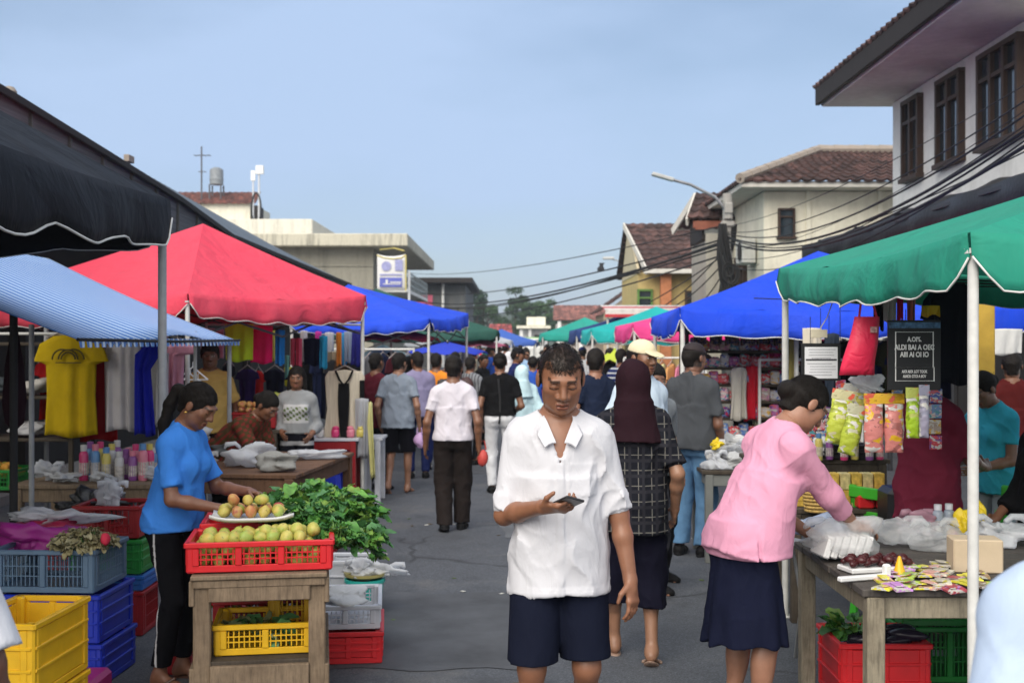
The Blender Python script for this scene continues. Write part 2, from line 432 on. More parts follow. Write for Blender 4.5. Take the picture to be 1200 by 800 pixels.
def hairline(q):
    ax = np.abs(q[:, 0]); f = q[:, 1] * .80 + q[:, 2] * .60 + .0285
    f = f - .018 * np.clip((ax - .024) / .028, 0, 1) * (q[:, 2] > -.06) + .005 * np.clip(1 - ax / .014, 0, 1)
    side = np.minimum(q[:, 1] + .022, q[:, 2] + .080)
    return np.where((ax > .058) & (q[:, 2] < .03), np.minimum(side, .03), np.minimum(f, q[:, 2] + .080))
def strands(root, hd, RH, n, seed, kind, mat, wid, hz):
    rg = np.random.default_rng(seed + 500); th = np.arccos(rg.uniform(-.9, 1, n * 2)); la = rg.uniform(0, 6.283, n * 2)
    D = np.stack([np.sin(th) * np.cos(la), np.sin(th) * np.sin(la), np.cos(th)], 1); r = np.array([.0765, .095, .086]); c = np.array([0, .016, .029])
    if kind in ('bun', 'pony', 'long'): r = r + np.array([.007, .007, .008])
    q = c + D * r; hl = hairline(q + D * 0); keep = (rg.random(n * 2) < np.clip((hl + .004) / .013, 0, 1)) & ~((q[:, 1] < -.028) & (np.abs(q[:, 0]) > .044) & (q[:, 2] < .058)); q = q[keep][:n]; D = D[keep][:n]
    N = D / r; N /= np.linalg.norm(N, axis=1)[:, None]; m = len(q); J = rg.normal(size=(m, 3))
    if kind in ('short', 'crop'):
        L = (rg.uniform(.006, .012, m) if kind == 'crop' else rg.uniform(.012, .026, m))[:, None]; flow = np.array([0, -.35, -.55]) + np.stack([np.sign(q[:, 0]) * .35, 0 * q[:, 0], 0 * q[:, 0]], 1)
        d = N * (.75 if kind == 'crop' else .55) + flow + J * .35
    else:
        L = rg.uniform(.03, .06, m)[:, None]; d = (np.array([0, .13, .0 if kind != 'bun' else .02]) - q); d /= np.linalg.norm(d, axis=1)[:, None]; d = d + N * .10 + J * .10
        if kind == 'long': d = np.array([0, .25, -1.0]) + N * .12 + J * .12
    t_ = d - N * np.sum(d * N, 1)[:, None] * (.35 if kind in ('short', 'crop') else .85); t_ /= np.linalg.norm(t_, axis=1)[:, None]
    w = np.cross(t_, N + J * .4); w /= np.linalg.norm(w, axis=1)[:, None] + 1e-9; w *= wid * .5
    p1 = q + t_ * L * .5 + N * .0015; p2 = q + t_ * L - N * (L * .10)
    P = np.stack([q - w, q + w, p1 + w * .8, p1 - w * .8, p2 + w * .2, p2 - w * .2], 1).reshape(-1, 3)
    k = np.arange(m)[:, None] * 6; F_ = np.concatenate([k + np.array([[0, 1, 2, 3]]), k + np.array([[3, 2, 4, 5]])])
    P = P * hz @ RH.T + (hd((0, 0, 0)))
    return P, F_
def person(name, label, loc, yaw=0, H=1.65, h=.011, lean=0, head=(5, 0), w=1., belly=1., fem=False, skin=SKIN,
           rh=None, lh=None, rhand=None, lhand=None, ra=None, la=None, rfoot=0, lfoot=0, relb=None, lelb=None, top=None, bot=None, hair='short',
           foot='shoe', footmat=None, group=None, hh=None, seed=0, hz=1.03, eyes='open', cat='person', hairmat=None, capmat=None, twist=0):
    S = H / 1.70; hip = np.array([0, 0, .93])
    A = Rz(rad(twist)) @ Rx(rad(lean)); A2 = Rz(rad(twist * .5)) @ Rx(rad(lean * .5))
    up = lambda p: A @ (np.array(p, float) - hip) + hip
    md = lambda p: A2 @ (np.array(p, float) - hip) + hip
    sw = .166 * w
    root = thing(name, label, cat, loc, rad(yaw), group); root.scale = (S, S, S)
    def torso(o, k=.05):
        P = [el(up((0, 0, 1.25)), (.152 * w + o, .105 + o, .19 + o), k, A), rc(up((0, .012, 1.372)), up((-.13 * w, .012, 1.352)), .058 + o, .052 + o, k), rc(up((0, .012, 1.372)), up((.13 * w, .012, 1.352)), .058 + o, .052 + o, k),
             el(md((0, -.008 - .012 * belly, 1.07)), (.14 * w * (.9 + .1 * belly) + o, .100 * belly + o, .17 + o), k, A2), el((0, .008, .935), (.158 * w + o, .112 * (.7 + .3 * belly) + o, .12 + o), k),
             rc((-.075 * w, .045, .90), (-.075 * w, .04, .86), .082 + o, .07 + o, k), rc((.075 * w, .045, .90), (.075 * w, .04, .86), .082 + o, .07 + o, k)]
        for sx in (-1, 1):
            P += [el(up((sx * sw * .97, .01, 1.338)), (.042 + o * .8, .048 + o * .8, .054 + o * .8), .06, A), rc(up((0, .02, 1.445)), up((sx * .11 * w, .012, 1.385)), .040 + o, .034 + o, k)]
            if fem: P.append(el(up((sx * .072, -.085, 1.235)), (.066 + o * .7, .055 + o * .7, .066 + o * .7), .04, A))
        return P
    # head frame
    nj = up((0, .012, 1.455)); hp, ht = head
    RH = A @ Rz(rad(ht)) @ Rx(rad(hp)); hc = nj + RH @ np.array([0, -.012, .132 * hz])
    hd = lambda p: RH @ (np.array(p, float) * hz) + hc
    def hsc(P): return [(p[0], p[1], p[2] * hz, *p[3:]) if p[0] == 'el' else (p[0], p[1], p[2], p[3] * hz, p[4] * hz, *p[5:]) if p[0] == 'rc' else p for p in P]
    wf = .94 if fem else 1.0
    sk = torso(0) + [rc(up((0, .02, 1.39)), hd((0, .022, -.045)), .058 * wf, .053 * wf, .03)]
    hk = [el(hd((0, .016, .028)), (.075, .093, .084), .02, RH), el(hd((0, -.018, -.035)), (.057 * wf, .068, .080), .03, RH), el(hd((0, -.062, -.092)), (.026 * wf, .024, .02), .03, RH)]
    for sx in (-1, 1):
        hk += [el(hd((sx * .041, -.054, -.016)), (.022, .022, .022), .035, RH), el(hd((sx * .039, -.026, -.066)), (.017, .034, .024), .04, RH),
               el(hd((sx * .078, .012, -.008)), (.010, .020, .032), .008, RH)]
    hk += [rc(hd((-.034, -.081, .026)), hd((.034, -.081, .026)), .011, .011, .022)]
    for sx in (-1, 1): hk += [el(hd((sx * .031, -.098, .008)), (.019, .018, .013), .014, RH, -1), el(hd((sx * .031, -.076, .006)), (.0155, .0115, .0105), .006, RH)]
    hk += [rc(hd((0, -.086, .012)), hd((0, -.103, -.026)), .0085, .013, .016), el(hd((-.0155, -.090, -.031)), (.0115, .012, .010), .008, RH), el(hd((.0155, -.090, -.031)), (.0115, .012, .010), .008, RH),
           rc(hd((-.017, -.0835, -.061)), hd((.017, -.0835, -.061)), .0065, .0065, .006), rc(hd((0, -.088, -.060)), hd((0, -.088, -.060)), .007, .007, .01),
           rc(hd((-.014, -.084, -.0735)), hd((.014, -.084, -.0735)), .0075, .0075, .006), rc(hd((-.024, -.088, -.067)), hd((.024, -.088, -.067)), .0028, .0028, .003, -1)]
    sk += hsc(hk)
    arms = {}
    fr = max(.0082, h * .62)
    for sx, tgt, hs, elb in ((-1, rh, rhand, relb), (1, lh, lhand, lelb)):
        sh = up((sx * sw, .012, 1.345)); t = np.array(tgt if tgt is not None else (sx * .235, -.02, .845), float)
        e, wr = ik(sh, t, .295, .255, elb if elb is not None else (sx * .35, 1, -.1))
        arms[sx] = (sh, e, wr)
        sk += [rc(sh, e, .047, .037, .03), rc(e, lerp(e, wr, .35), .038, .036, .02), rc(lerp(e, wr, .35), wr, .037, .0255, .02)]
        hs = hs or {}; d = nrm(hs.get('d', nrm(wr - e) + np.array([0, -.1, 0]))); n = np.array(hs.get('n', (-sx, 0, 0)), float); n = nrm(n - d * (n @ d))
        tt = np.cross(d, n) * (1 if sx < 0 else -1); c0 = hs.get('curl', .35)
        Rp = np.stack([tt, d, n], 1)
        sk += [el(wr + d * .047, (.040, .052, .0155), .012, Rp), rc(wr, wr + d * .03, .024, .022, .015), rc(wr + d * .08 + tt * .028, wr + d * .08 - tt * .028, .0135, .012, .01)]
        for off, L, rr in ((.029, .070, 1), (.010, .080, 1.03), (-.010, .073, 1), (-.027, .056, .9)):
            p = wr + d * .082 + tt * off; spread = off * .9; a = c0 * .5 if isinstance(c0, (int, float)) else c0
            dirv = nrm(d + tt * spread)
            for q, f in enumerate((.46, .30, .24)):
                dd = nrm(dirv * math.cos(a) + n * math.sin(a)); p2 = p + dd * L * f
                sk.append(rc(p, p2, fr * rr * (1 - .08 * q), fr * rr * (.93 - .08 * q), .004)); p = p2; a += c0 * (1.0 if q == 0 else .8)
        th = hs.get('thumb', .3); p = wr + d * .022 + tt * .028; dd = nrm(d * .62 + tt * .72 + n * th); p2 = p + dd * .042
        sk.append(rc(p, p2, .0125, .0105, .012)); dd2 = nrm(d * .9 + tt * .15 + n * th * 1.4); sk.append(rc(p2, p2 + dd2 * .034, max(.0098, fr), max(.008, fr), .004))
    legs = {}; ft = {}
    for sx, an, fp in ((-1, ra, rfoot), (1, la, lfoot)):
        hp_ = np.array((sx * .088 * w, .008, .90)); t = np.array(an if an is not None else (sx * .10, .015, .085), float)
        kn, akl = ik(hp_, t, .425, .405, (sx * .08, -1, 0)); legs[sx] = (hp_, kn, akl)
        sk += [rc(hp_, kn, .082, .052, .03), rc(kn, akl, .047, .033, .03), el(lerp(kn, akl, .3) + np.array([0, .018, 0]), (.043, .05, .11), .03), el(kn + np.array([0, -.018, 0]), (.036, .035, .045), .02)]
        RF = Rz(rad(-sx * 0 + (sx * 9))) @ Rx(rad(fp)); f_ = lambda p, RF=RF, akl=akl: RF @ np.array(p, float) + akl; ft[sx] = (RF, f_, akl)
        sk += [rc(f_((0, 0, 0)), f_((0, .03, -.052)), .034, .03, .02), rc(f_((0, .01, -.03)), f_((0, -.11, -.062)), .034, .022, .03), el(f_((0, -.11, -.066)), (.042, .05, .018), .02, RF)]
        for q in range(5): sk.append(rc(f_((sx * (-.028 + .015 * q), -.14, -.071)), f_((sx * (-.03 + .016 * q), -.178 + .007 * q, -.074)), max(.0105 - .0012 * q, fr * .9), max(.0095 - .001 * q, fr * .8), .006))
    sm = skin_mat(); hh = hh or h
    nd_ = nrm(hc - nj); cutp = nj + nd_ * .018
    vb, fb = field([dict(p=sk, cuts=[(cutp + nd_ * .004, nd_)])], h)
    vh, fh = field([dict(p=[p for p in sk if np.linalg.norm((p[1] + (p[2] if p[0] == 'rc' else p[1])) / 2 - hc) < .26], cuts=[(cutp, -nd_)])], hh, box=(hc - .19, hc + .19))
    v = np.concatenate([vb, vh]); f = np.concatenate([fb, fh + len(vb)])
    body = mesh_obj('body', v, f, sm, root, True)
    C = np.tile(np.array(skin), (len(v), 1)); q = (v - hc) @ RH / hz; near = np.linalg.norm(q, axis=1) < .15
    front = near & (q[:, 1] < -.035)
    ax = np.abs(q[:, 0])
    def pt(mask, col, mix=1.0): C[mask] = C[mask] * (1 - mix) + np.array(col) * mix
    pt(front & (ax > .012) & (ax < .052) & (np.abs(q[:, 2] - (.0285 - (ax - .03) ** 2 * 5)) < .0052), (.02, .013, .01), .8)
    if eyes == 'open':
        e2 = front & (((ax - .031) / .0145) ** 2 + ((q[:, 2] - .005) / .0062) ** 2 < 1) ; pt(e2, (.5, .46, .42))
        pt(front & (((ax - .031) / .0062) ** 2 + ((q[:, 2] - .005) / .0068) ** 2 < 1), (.012, .008, .006))
        pt(front & (np.abs(ax - .031) < .0165) & (np.abs(q[:, 2] - .0115 + ((ax - .031) / .0165) ** 2 * .004) < .0026), (.03, .018, .012), .85)
    else:
        pt(front & (np.abs(ax - .031) < .0165) & (np.abs(q[:, 2] + .0035 - ((ax - .031) / .0165) ** 2 * .004) < .0024), (.02, .012, .009), .9)
        pt(front & (np.abs(ax - .031) < .0165) & (np.abs(q[:, 2] - .0135 + ((ax - .031) / .0165) ** 2 * .004) < .0016), np.array(skin) * .5, .6)
    lipc = np.array(skin) * (.80, .52, .55) if not fem else np.array(skin) * (.95, .5, .5)
    pt(front & (ax < .022) & (q[:, 2] < -.056 + .0) & (q[:, 2] > -.081) & (q[:, 1] < -.078), lipc, .8)
    pt(front & (ax < .022) & (np.abs(q[:, 2] + .067) < .0022) & (q[:, 1] < -.07), np.array(skin) * .3, .8)
    pt(front & (ax > .006) & (ax < .0135) & (np.abs(q[:, 2] + .0385) < .003) & (q[:, 1] < -.09), np.array(skin) * .2, .8)
    hl = hairline(q)
    if hair in ('short', 'crop', 'cap'):
        mk = near & (hl > -.004) & ~((q[:, 1] < -.015) & (hl < .012)) & ~((q[:, 1] < -.02) & (np.abs(q[:, 0]) > .038) & (q[:, 2] < .078)) & (np.abs(q[:, 0]) < .0765); mx = np.clip((hl[mk] + .004) / .014, 0, 1)[:, None] * .92; C[mk] = C[mk] * (1 - mx) + np.array((.016, .012, .010)) * mx
    set_col(body, C)
    # ---- garments
    def garment(nm, groups, spec, dflt_amp, sd, post=None, floor=None):
        vv, ff = field(groups, spec.get('h', h), spec.get('amp', dflt_amp), sd + seed, post=post, floor=floor)
        mt = spec['mat'] if not spec.get('paint') else painted_mat()
        o = mesh_obj(nm, vv, ff, mt, root, True)
        if spec.get('paint'): set_col(o, spec['paint'](vv))
        if spec.get('label'): o['label'] = spec['label']
        return o
    if top:
        o = top.get('off', .015); sl = top.get('sl', .5); hem = top.get('hem', .84); lo = top.get('loose', .02)
        g = torso(o) + [ec(md((0, .010, 1.0)) * [1, 1, 0] + [0, 0, hem - .02], up((0, 0, 1.20)), ((.170 + lo) * w, (.134 + lo) * max(1, belly * .95)), ((.150 + lo * .6) * w + o * .3, .106 + o), .05)]
        nk = np.array(up((0, .02, 1.40))); nd2 = nrm(hd((0, .02, -.05)) - nk)
        g += [rc(nk + nd2 * .035, nk + nd2 * .2, .066 + top.get('neck', 0), .085 + top.get('neck', 0), .008, -1)]
        if top.get('vneck'): 
            vz = top['vneck']; 
            for z0 in np.linspace(0, 1, 7): g.append(rc(up((0, -.19, vz + .155 * z0)), up((0, -.04, vz + .155 * z0)), .004 + .045 * z0, .004 + .045 * z0, .008, -1))
        gs = [dict(p=g, cuts=[((0, 0, hem), (0, 0, -1))])]
        neg = [p for p in g if p[6] < 0]
        fl = [dict(p=torso(.008) + neg, cuts=[((0, 0, hem), (0, 0, -1))])]
        if bot:
            b2 = bot.get('off', .012) + .007
            fp = torso(b2)[4:7] + [el((0, 0, 1.0), (.145 * w + b2, .105 * belly + b2, .09), .04)]
            if bot['kind'] == 'skirt': fl_ = bot.get('flare', .03) + .008; fp = torso(b2)[3:7] + [ec((0, .0, bot['hem'] - .02), (0, 0, .98), ((.158 + fl_) * w, .135 + fl_), (.140 * w + b2, .108 + b2), .05)]
            else:
                for sx in (-1, 1): fp.append(rc(legs[sx][0], legs[sx][1], .086 + b2, .062 + b2 + bot.get('wide', 0), .03))
            fl.append(dict(p=fp, cuts=[((0, 0, hem), (0, 0, -1)), ((0, 0, 1.06), (0, 0, 1))]))
        for sx in (-1, 1):
            sh, e, wr = arms[sx]; s1 = top.get('slr' if sx < 0 else 'sll', sl)
            sh2 = sh + (up((0, .012, 1.345)) - sh) * .2
            r0, r1 = .050 + o, .046 + o + top.get('sloose', lo * .3)
            cf = top.get('cuff', 0)
            if s1 <= 1:
                E = lerp(sh, e, s1); d = nrm(e - sh); p = [rc(sh2, E + d * .04, r0, r1, .03)]
                if cf: p.append(rc(E - d * cf, E + d * .03, r1 + .006, r1 + .007, .006))
            else:
                E = lerp(e, wr, s1 - 1); d = nrm(wr - e); p = [rc(sh2, e, r0, r1 - .004, .03), rc(e, E + d * .04, r1 - .004, .034 + o + top.get('sloose', lo * .3), .03)]
                if cf: p.append(rc(E - d * cf, E + d * .03, .040 + o + lo * .5, .040 + o + lo * .5, .006))
            gs.append(dict(p=p, cuts=[(E, d)], k=.03))
            ac = [(E, d)] if s1 <= 1 else []
            fl.append(dict(p=[rc(sh, e, .047 + .008, .037 + .008, .03)], cuts=ac))
            if s1 > 1: fl.append(dict(p=[rc(e, lerp(e, wr, .35), .046, .044, .02), rc(lerp(e, wr, .35), wr, .045, .0335, .02)], cuts=[(E, d)]))
        if top.get('collar'):
            cr = top['collar']
            gs.append(dict(p=[rc(nk + nd2 * .0, nk + nd2 * .062, .082, .068, .01), rc(nk - nd2 * .02, nk + nd2 * .2, .058, .054, .004, -1)], cuts=[(nk + nd2 * .062, nd2)] , k=.012))
        up_post = top.get('post')
        def hempost(P, d):
            if up_post: d = up_post(P, d)
            d = d - np.where((P[:, 2] > hem) & (P[:, 2] < hem + .022) & (np.abs(P[:, 0]) < .3), .0022, 0)
            return d
        garment(top.get('name', 'shirt'), gs, top, .012, 3, hempost, fl)
    if bot:
        o = bot.get('off', .012); hem = bot.get('hem', .1)
        if bot['kind'] == 'skirt':
            fl = bot.get('flare', .03)
            flr = [dict(p=torso(.009)[3:7] + [rc(legs[q_][0], legs[q_][1], .092, .062, .05) for q_ in (-1, 1)], cuts=[((0, 0, hem), (0, 0, -1)), ((0, 0, 1.06), (0, 0, 1))])]
            g = [dict(p=torso(o)[3:7] + [ec((0, .0, hem - .02), (0, 0, .98), ((.158 + fl) * w, .135 + fl), (.140 * w + o, .108 + o), .05)], cuts=[((0, 0, hem), (0, 0, -1)), ((0, 0, 1.06), (0, 0, 1))])]
        else:
            wd = bot.get('wide', 0); flr = [dict(p=torso(.007)[4:7], cuts=[((0, 0, 1.05), (0, 0, 1)), ((0, 0, .8), (0, 0, -1))])]
            g = [dict(p=torso(o)[4:7] + [el((0, 0, 1.0), (.145 * w + o, .105 * belly + o, .09), .04)], cuts=[((0, 0, 1.05), (0, 0, 1)), ((0, 0, hem if hem > .5 else .3), (0, 0, -1))])]
            for sx in (-1, 1):
                hp_, kn, akl = legs[sx]
                p = [rc(hp_, kn, .086 + o, .062 + o + wd, .03), rc(kn, lerp(kn, akl, 1.1), .060 + o + wd, .046 + o + wd, .03)]
                if hem > .47: p = [rc(hp_, kn + (kn - hp_) * .2, .088 + o, .078 + o + wd, .03)]
                g.append(dict(p=p, cuts=[((0, 0, hem), (0, 0, -1)), ((0, 0, 1.0), (0, 0, 1))], k=.02))
                flr.append(dict(p=[rc(hp_, kn, .089, .059, .03), rc(kn, akl, .054, .041, .03), el(lerp(kn, akl, .3) + np.array([0, .018, 0]), (.05, .057, .117), .03), el(kn + np.array([0, -.018, 0]), (.043, .042, .052), .02)], cuts=[((0, 0, hem), (0, 0, -1))]))
        bp = None
        if bot['kind'] == 'skirt':
            def bp(P, d): a_ = np.arctan2(P[:, 0], P[:, 1]); return d + .007 * np.sin(a_ * 9 + 1.5 * np.sin(a_ * 3)) * np.clip((.95 - P[:, 2]) / (.95 - hem), 0, 1) ** 1.3
        garment(bot.get('name', 'skirt' if bot['kind'] == 'skirt' else 'trousers'), g, bot, .009, 5, bp, flr)
    # ---- footwear
    if foot != 'bare':
        fm = footmat or cloth('black shoe', (.012, .012, .013), rough=.5)
        for sx in (-1, 1):
            RF, f_, akl = ft[sx]
            if foot == 'shoe':
                g = [dict(p=[rc(f_((0, .0, -.02)), f_((0, .03, -.05)), .043, .042, .02), rc(f_((0, .02, -.045)), f_((0, -.12, -.058)), .044, .036, .03), el(f_((0, -.13, -.062)), (.048, .065, .028), .02, RF), el(f_((0, -.05, -.076)), (.05, .15, .014), .008, RF)], cuts=[(f_((0, 0, -.086)), -RF[:, 2]), (f_((0, 0, .015)), RF[:, 2])])]
            else:
                g = [dict(p=[el(f_((0, -.065, -.088)), (.049, .137, .016), .006, RF), rc(f_((-.05, -.055, -.06)), f_((0, -.10, -.028)), .011, .011, .004), rc(f_((.05, -.055, -.06)), f_((0, -.10, -.028)), .011, .011, .004)], cuts=[(f_((0, 0, -.1)), -RF[:, 2])])]
            vv, ff = field(g, min(h, .008)); mesh_obj('shoe' if foot == 'shoe' else 'sandal', vv, ff, fm, root, True)
    # ---- hair and headwear
    hm = hairmat or hair_mat()
    field0 = field
    def hfield(g, *a, **k): return field0([dict(x, p=hsc(x['p'])) for x in g], *a, **k)
    def add_strands(vv, ff, n):
        P, F_ = strands(root, hd, RH, n, seed, hair, hm, .0016 if h < .0075 else .003, hz)
        if hair == 'crop': vv = np.zeros((0, 3)); ff = np.zeros((0, 4), int)
        mesh_obj('hair', np.concatenate([vv, P]), np.concatenate([ff, F_ + len(vv)]), hm, root, True)
    def rough_(amp):
        r = np.random.default_rng(seed + 77); K = r.normal(size=(6, 3)) * np.array([60, 80, 110, 150, 200, 260])[:, None] * .6; ph = r.uniform(0, 6, 6)
        return lambda P, d: d + (np.sin(P @ K.T + ph) @ np.array([1, .9, .7, .6, .4, .3])) * amp * .4
    def cut(p, n): return (hd(p), RH @ nrm(n))
    if hair in ('short', 'crop'):
        t = .001 if hair == 'crop' else .008
        g = [dict(p=[el(hd((0, .018, .034)), (.077 + t * .6, .095 + t * .7, .084 + t), .01, RH), rc(hd((0, .07, -.01)), hd((0, .055, -.07)), .055, .045, .03)] + [el(hd((s_ * .071, -.012, .012)), (.012, .022, .038), .01, RH) for s_ in (-1, 1)]
              + [el(hd((s_ * .05, -.10, .035)), (.036, .04, .036), .012, RH, -1) for s_ in (-1, 1)],
              cuts=[cut((0, -.080, .060), (0, -.80, -.60)), cut((0, .05, -.085), (0, 0, -1))])]
        vv, ff = hfield(g, min(hh, .007), post=rough_(.005 if hair == 'short' else .002))
        if h < .0108: add_strands(vv, ff, 7000 if h < .0075 else 2600)
        else: mesh_obj('hair', vv, ff, hm, root, True)
    elif hair in ('bun', 'pony', 'long'):
        g = [dict(p=[el(hd((0, .018, .030)), (.0815, .100, .091), .01, RH), rc(hd((0, .065, .0)), hd((0, .06, -.06)), .06, .04, .03)] + [el(hd((s_ * .05, -.10, .030)), (.034, .05, .036), .012, RH, -1) for s_ in (-1, 1)],
              cuts=[cut((0, -.080, .062), (0, -.80, -.60)), cut((0, .05, -.085), (0, 0, -1))])]
        if hair == 'bun': g.append(dict(p=[el(hd((0, .118, -.012)), (.047, .040, .046), .01, RH)]))
        if hair == 'pony':
            pts = [hd((0, .10, .03)), hd((0, .15, .0))] + [hd((0, .15, 0)) + A @ np.array(p) for p in ((0, .035, -.09), (.0, .05, -.2), (0, .04, -.31), (0, .03, -.37))]
            rs = [.022, .03, .034, .033, .024, .01]
            g.append(dict(p=[rc(pts[i], pts[i + 1], rs[i], rs[i + 1], .02) for i in range(5)]))
        if hair == 'long': g.append(dict(p=[rc(hd((0, .06, .02)), up((0, .09, 1.22)), .085, .07, .03), rc(hd((-.07, .02, 0)), up((-.09, .02, 1.26)), .03, .03, .03), rc(hd((.07, .02, 0)), up((.09, .02, 1.26)), .03, .03, .03)]))
        vv, ff = hfield(g, min(hh, .008), post=rough_(.0035))
        if h < .0108: add_strands(vv, ff, 5000 if h < .0075 else 2000)
        else: mesh_obj('hair', vv, ff, hm, root, True)
    elif hair == 'hijab':
        g = [dict(p=[el(hd((0, .02, .025)), (.092, .112, .104), .03, RH), rc(hd((0, .03, -.03)), up((0, .04, 1.40)), .095, .10, .05), ec(up((0, .03, 1.24)), up((0, .02, 1.46)), (.185, .155), (.10, .10), .06),
               el(hd((0, -.10, -.015)), (.06, .07, .085), .02, RH, -1)])]
        vv, ff = hfield(g, min(h, .01), .006, seed + 9); mesh_obj('headscarf', vv, ff, capmat, root, True)
    elif hair == 'cap':
        g = [dict(p=[rc(hd((0, .07, -.01)), hd((0, .055, -.06)), .056, .045, .03), el(hd((0, .018, .03)), (.083, .1, .08), .02, RH)], cuts=[cut((0, -.02, .03), (0, -.95, -.3)), cut((0, 0, .045), (0, 0, 1)), cut((0, .05, -.08), (0, 0, -1))])]
        vv, ff = hfield(g, min(hh, .008), post=rough_(.003)); mesh_obj('hair', vv, ff, hm, root, True)
        g = [dict(p=[el(hd((0, .012, .042)), (.084, .103, .080), .02, RH)], cuts=[cut((0, 0, .035), (0, .12, -1))]),
             dict(p=[el(hd((0, -.098, .034)), (.066, .072, .009), .01, RH @ Rx(rad(16)))], cuts=[cut((0, -.07, 0), (0, 1, 0))], k=.01)]
        vv, ff = hfield(g, min(hh, .007)); mesh_obj('cap', vv, ff, capmat, root, True)
    root['_j'] = 0; del root['_j']
    return root, dict(up=up, md=md, hd=hd, RH=RH, arms=arms, legs=legs, S=S, A=A)
# ------------------------------------------------------------------ the people of the market, near ones first
def at(px, feet=None, s=None):
    s = s if s else (feet - 400) / CH
    return V(((px - 600) / s, F / s, 0)), s
WHITE = (.56, .56, .595)
def print_patch(cx, cz, w, h, base, ink, fn):
    def f(v):
        C = np.tile(np.array(base), (len(v), 1)); m = (np.abs(v[:, 0] - cx) < w / 2) & (np.abs(v[:, 2] - cz) < h / 2) & (v[:, 1] < -.02)
        C[m] = fn((v[m, 0] - cx) / w, (v[m, 2] - cz) / h, C[m]); return C
    return f
def plaid():
    m, nt, b, out = newmat('cloth black plaid')
    tc = nd(nt, 'ShaderNodeTexCoord'); sx = nd(nt, 'ShaderNodeSeparateXYZ'); nt.links.new(tc.outputs['Object'], sx.inputs[0])
    def line(sock, period, width, ph=0):
        a = nd(nt, 'ShaderNodeMath', operation='MULTIPLY_ADD'); nt.links.new(sock, a.inputs[0]); a.inputs[1].default_value = 1 / period; a.inputs[2].default_value = ph
        f = nd(nt, 'ShaderNodeMath', operation='FRACT'); nt.links.new(a.outputs[0], f.inputs[0])
        l = nd(nt, 'ShaderNodeMath', operation='LESS_THAN'); nt.links.new(f.outputs[0], l.inputs[0]); l.inputs[1].default_value = width; return l.outputs[0]
    c = (.011, .012, .017)
    for sock, per, wd, ph in ((sx.outputs[0], .075, .09, .3), (sx.outputs[2], .085, .08, .1)):
        c = mixc(nt, line(sock, per, wd * .75, ph), c, (.13, .125, .115))
    for sock, per, wd, ph in ((sx.outputs[0], .075, .22, .75), (sx.outputs[2], .085, .22, .55)):
        c = mixc(nt, line(sock, per, wd, ph), c, (.022, .022, .028))
    nt.links.new(c, b.inputs['Base Color']); b.inputs['Roughness'].default_value = .85; b.inputs['Specular IOR Level'].default_value = .06; return m

# --- man in white shirt looking at his phone
loc, s = at(655, s=304)
def mainpost(P, d):                                             # placket, hem seam and chest pocket stand proud of the shirt front
    f = P[:, 1] < -.02
    d = d - np.where(f & (np.abs(P[:, 0] - .0) < .017) & (P[:, 2] < 1.31), .0035, 0)
    d = d - np.where(f & (P[:, 2] < .795), .0025, 0)
    px_, pz = np.abs(P[:, 0] - .085), np.abs(P[:, 2] - 1.20)
    d = d - np.where(f & (px_ < .055) & (pz < .06), .003, 0)
    return d
main_man, J = person('person', 'man in a white rolled-sleeve shirt and navy shorts looking down at a phone', loc, 0, 1.70, h=.0062, hh=.0036, lean=1, head=(23, 4), w=.98, hz=1.08, skin=(.25, .112, .062),
    rh=(-.070, -.235, 1.115), lh=(.272, -.06, .80), relb=(-.45, .5, -.6), lelb=(.3, .8, 0), rhand=dict(d=(.80, -.52, .02), n=(.2, .42, 1), curl=.72, thumb=.45), lhand=dict(d=(.10, -.22, -1), n=(-.75, .55, .0), curl=.42, thumb=.3),
    ra=(-.115, -.07, .085), la=(.105, .10, .10), rfoot=0, lfoot=18, eyes='down', hair='crop', foot='sandal', seed=3,
    top=dict(name='shirt', mat=cloth('white shirt', WHITE, var=.03), sl=.92, slr=.97, sll=.98, hem=.765, off=.017, loose=.030, sloose=-.004, vneck=1.27, neck=.010, cuff=.05, amp=.014, post=mainpost),
    bot=dict(name='shorts', kind='pants', mat=cloth('navy shorts', (.007, .009, .020)), hem=.515, wide=.006, off=.013, amp=.006))
# collar wings and buttons belong to the shirt
shirt = [o for o in main_man.children if o.name.startswith('shirt')][0]
mb = MB()
for sx in (-1, 1):
    up = J['up']; a = [(sx * .016, -.118, 1.345), (sx * .048, -.070, 1.420), (sx * .070, .0, 1.458), (sx * .056, .06, 1.470)]
    bq = [(sx * .058, -.130, 1.328), (sx * .085, -.095, 1.372), (sx * .098, .0, 1.418), (sx * .075, .08, 1.432)]
    P = [[up(lerp(np.array(p), np.array(q), t) + np.array([0, 0, .006 * math.sin(t * 3.1)])) for t in (0, .33, .66, 1)] for p, q in zip(a, bq)]
    mb.slab([[V(p) for p in r] for r in P], (0, -.4, .8), .006)
mb.build('collar', cloth('white shirt', WHITE), shirt, 40)
mb = MB()
for z in (1.21, 1.13, 1.05, .97, .89): mb.cyl(J['up']((0, -.155 + (1.2 - z) * .0, z)), J['up']((0, -.166, z)), .006, n=8)
mb.cyl(J['up']((.085, -.137, 1.235)), J['up']((.085, -.150, 1.235)), .0055, n=8)
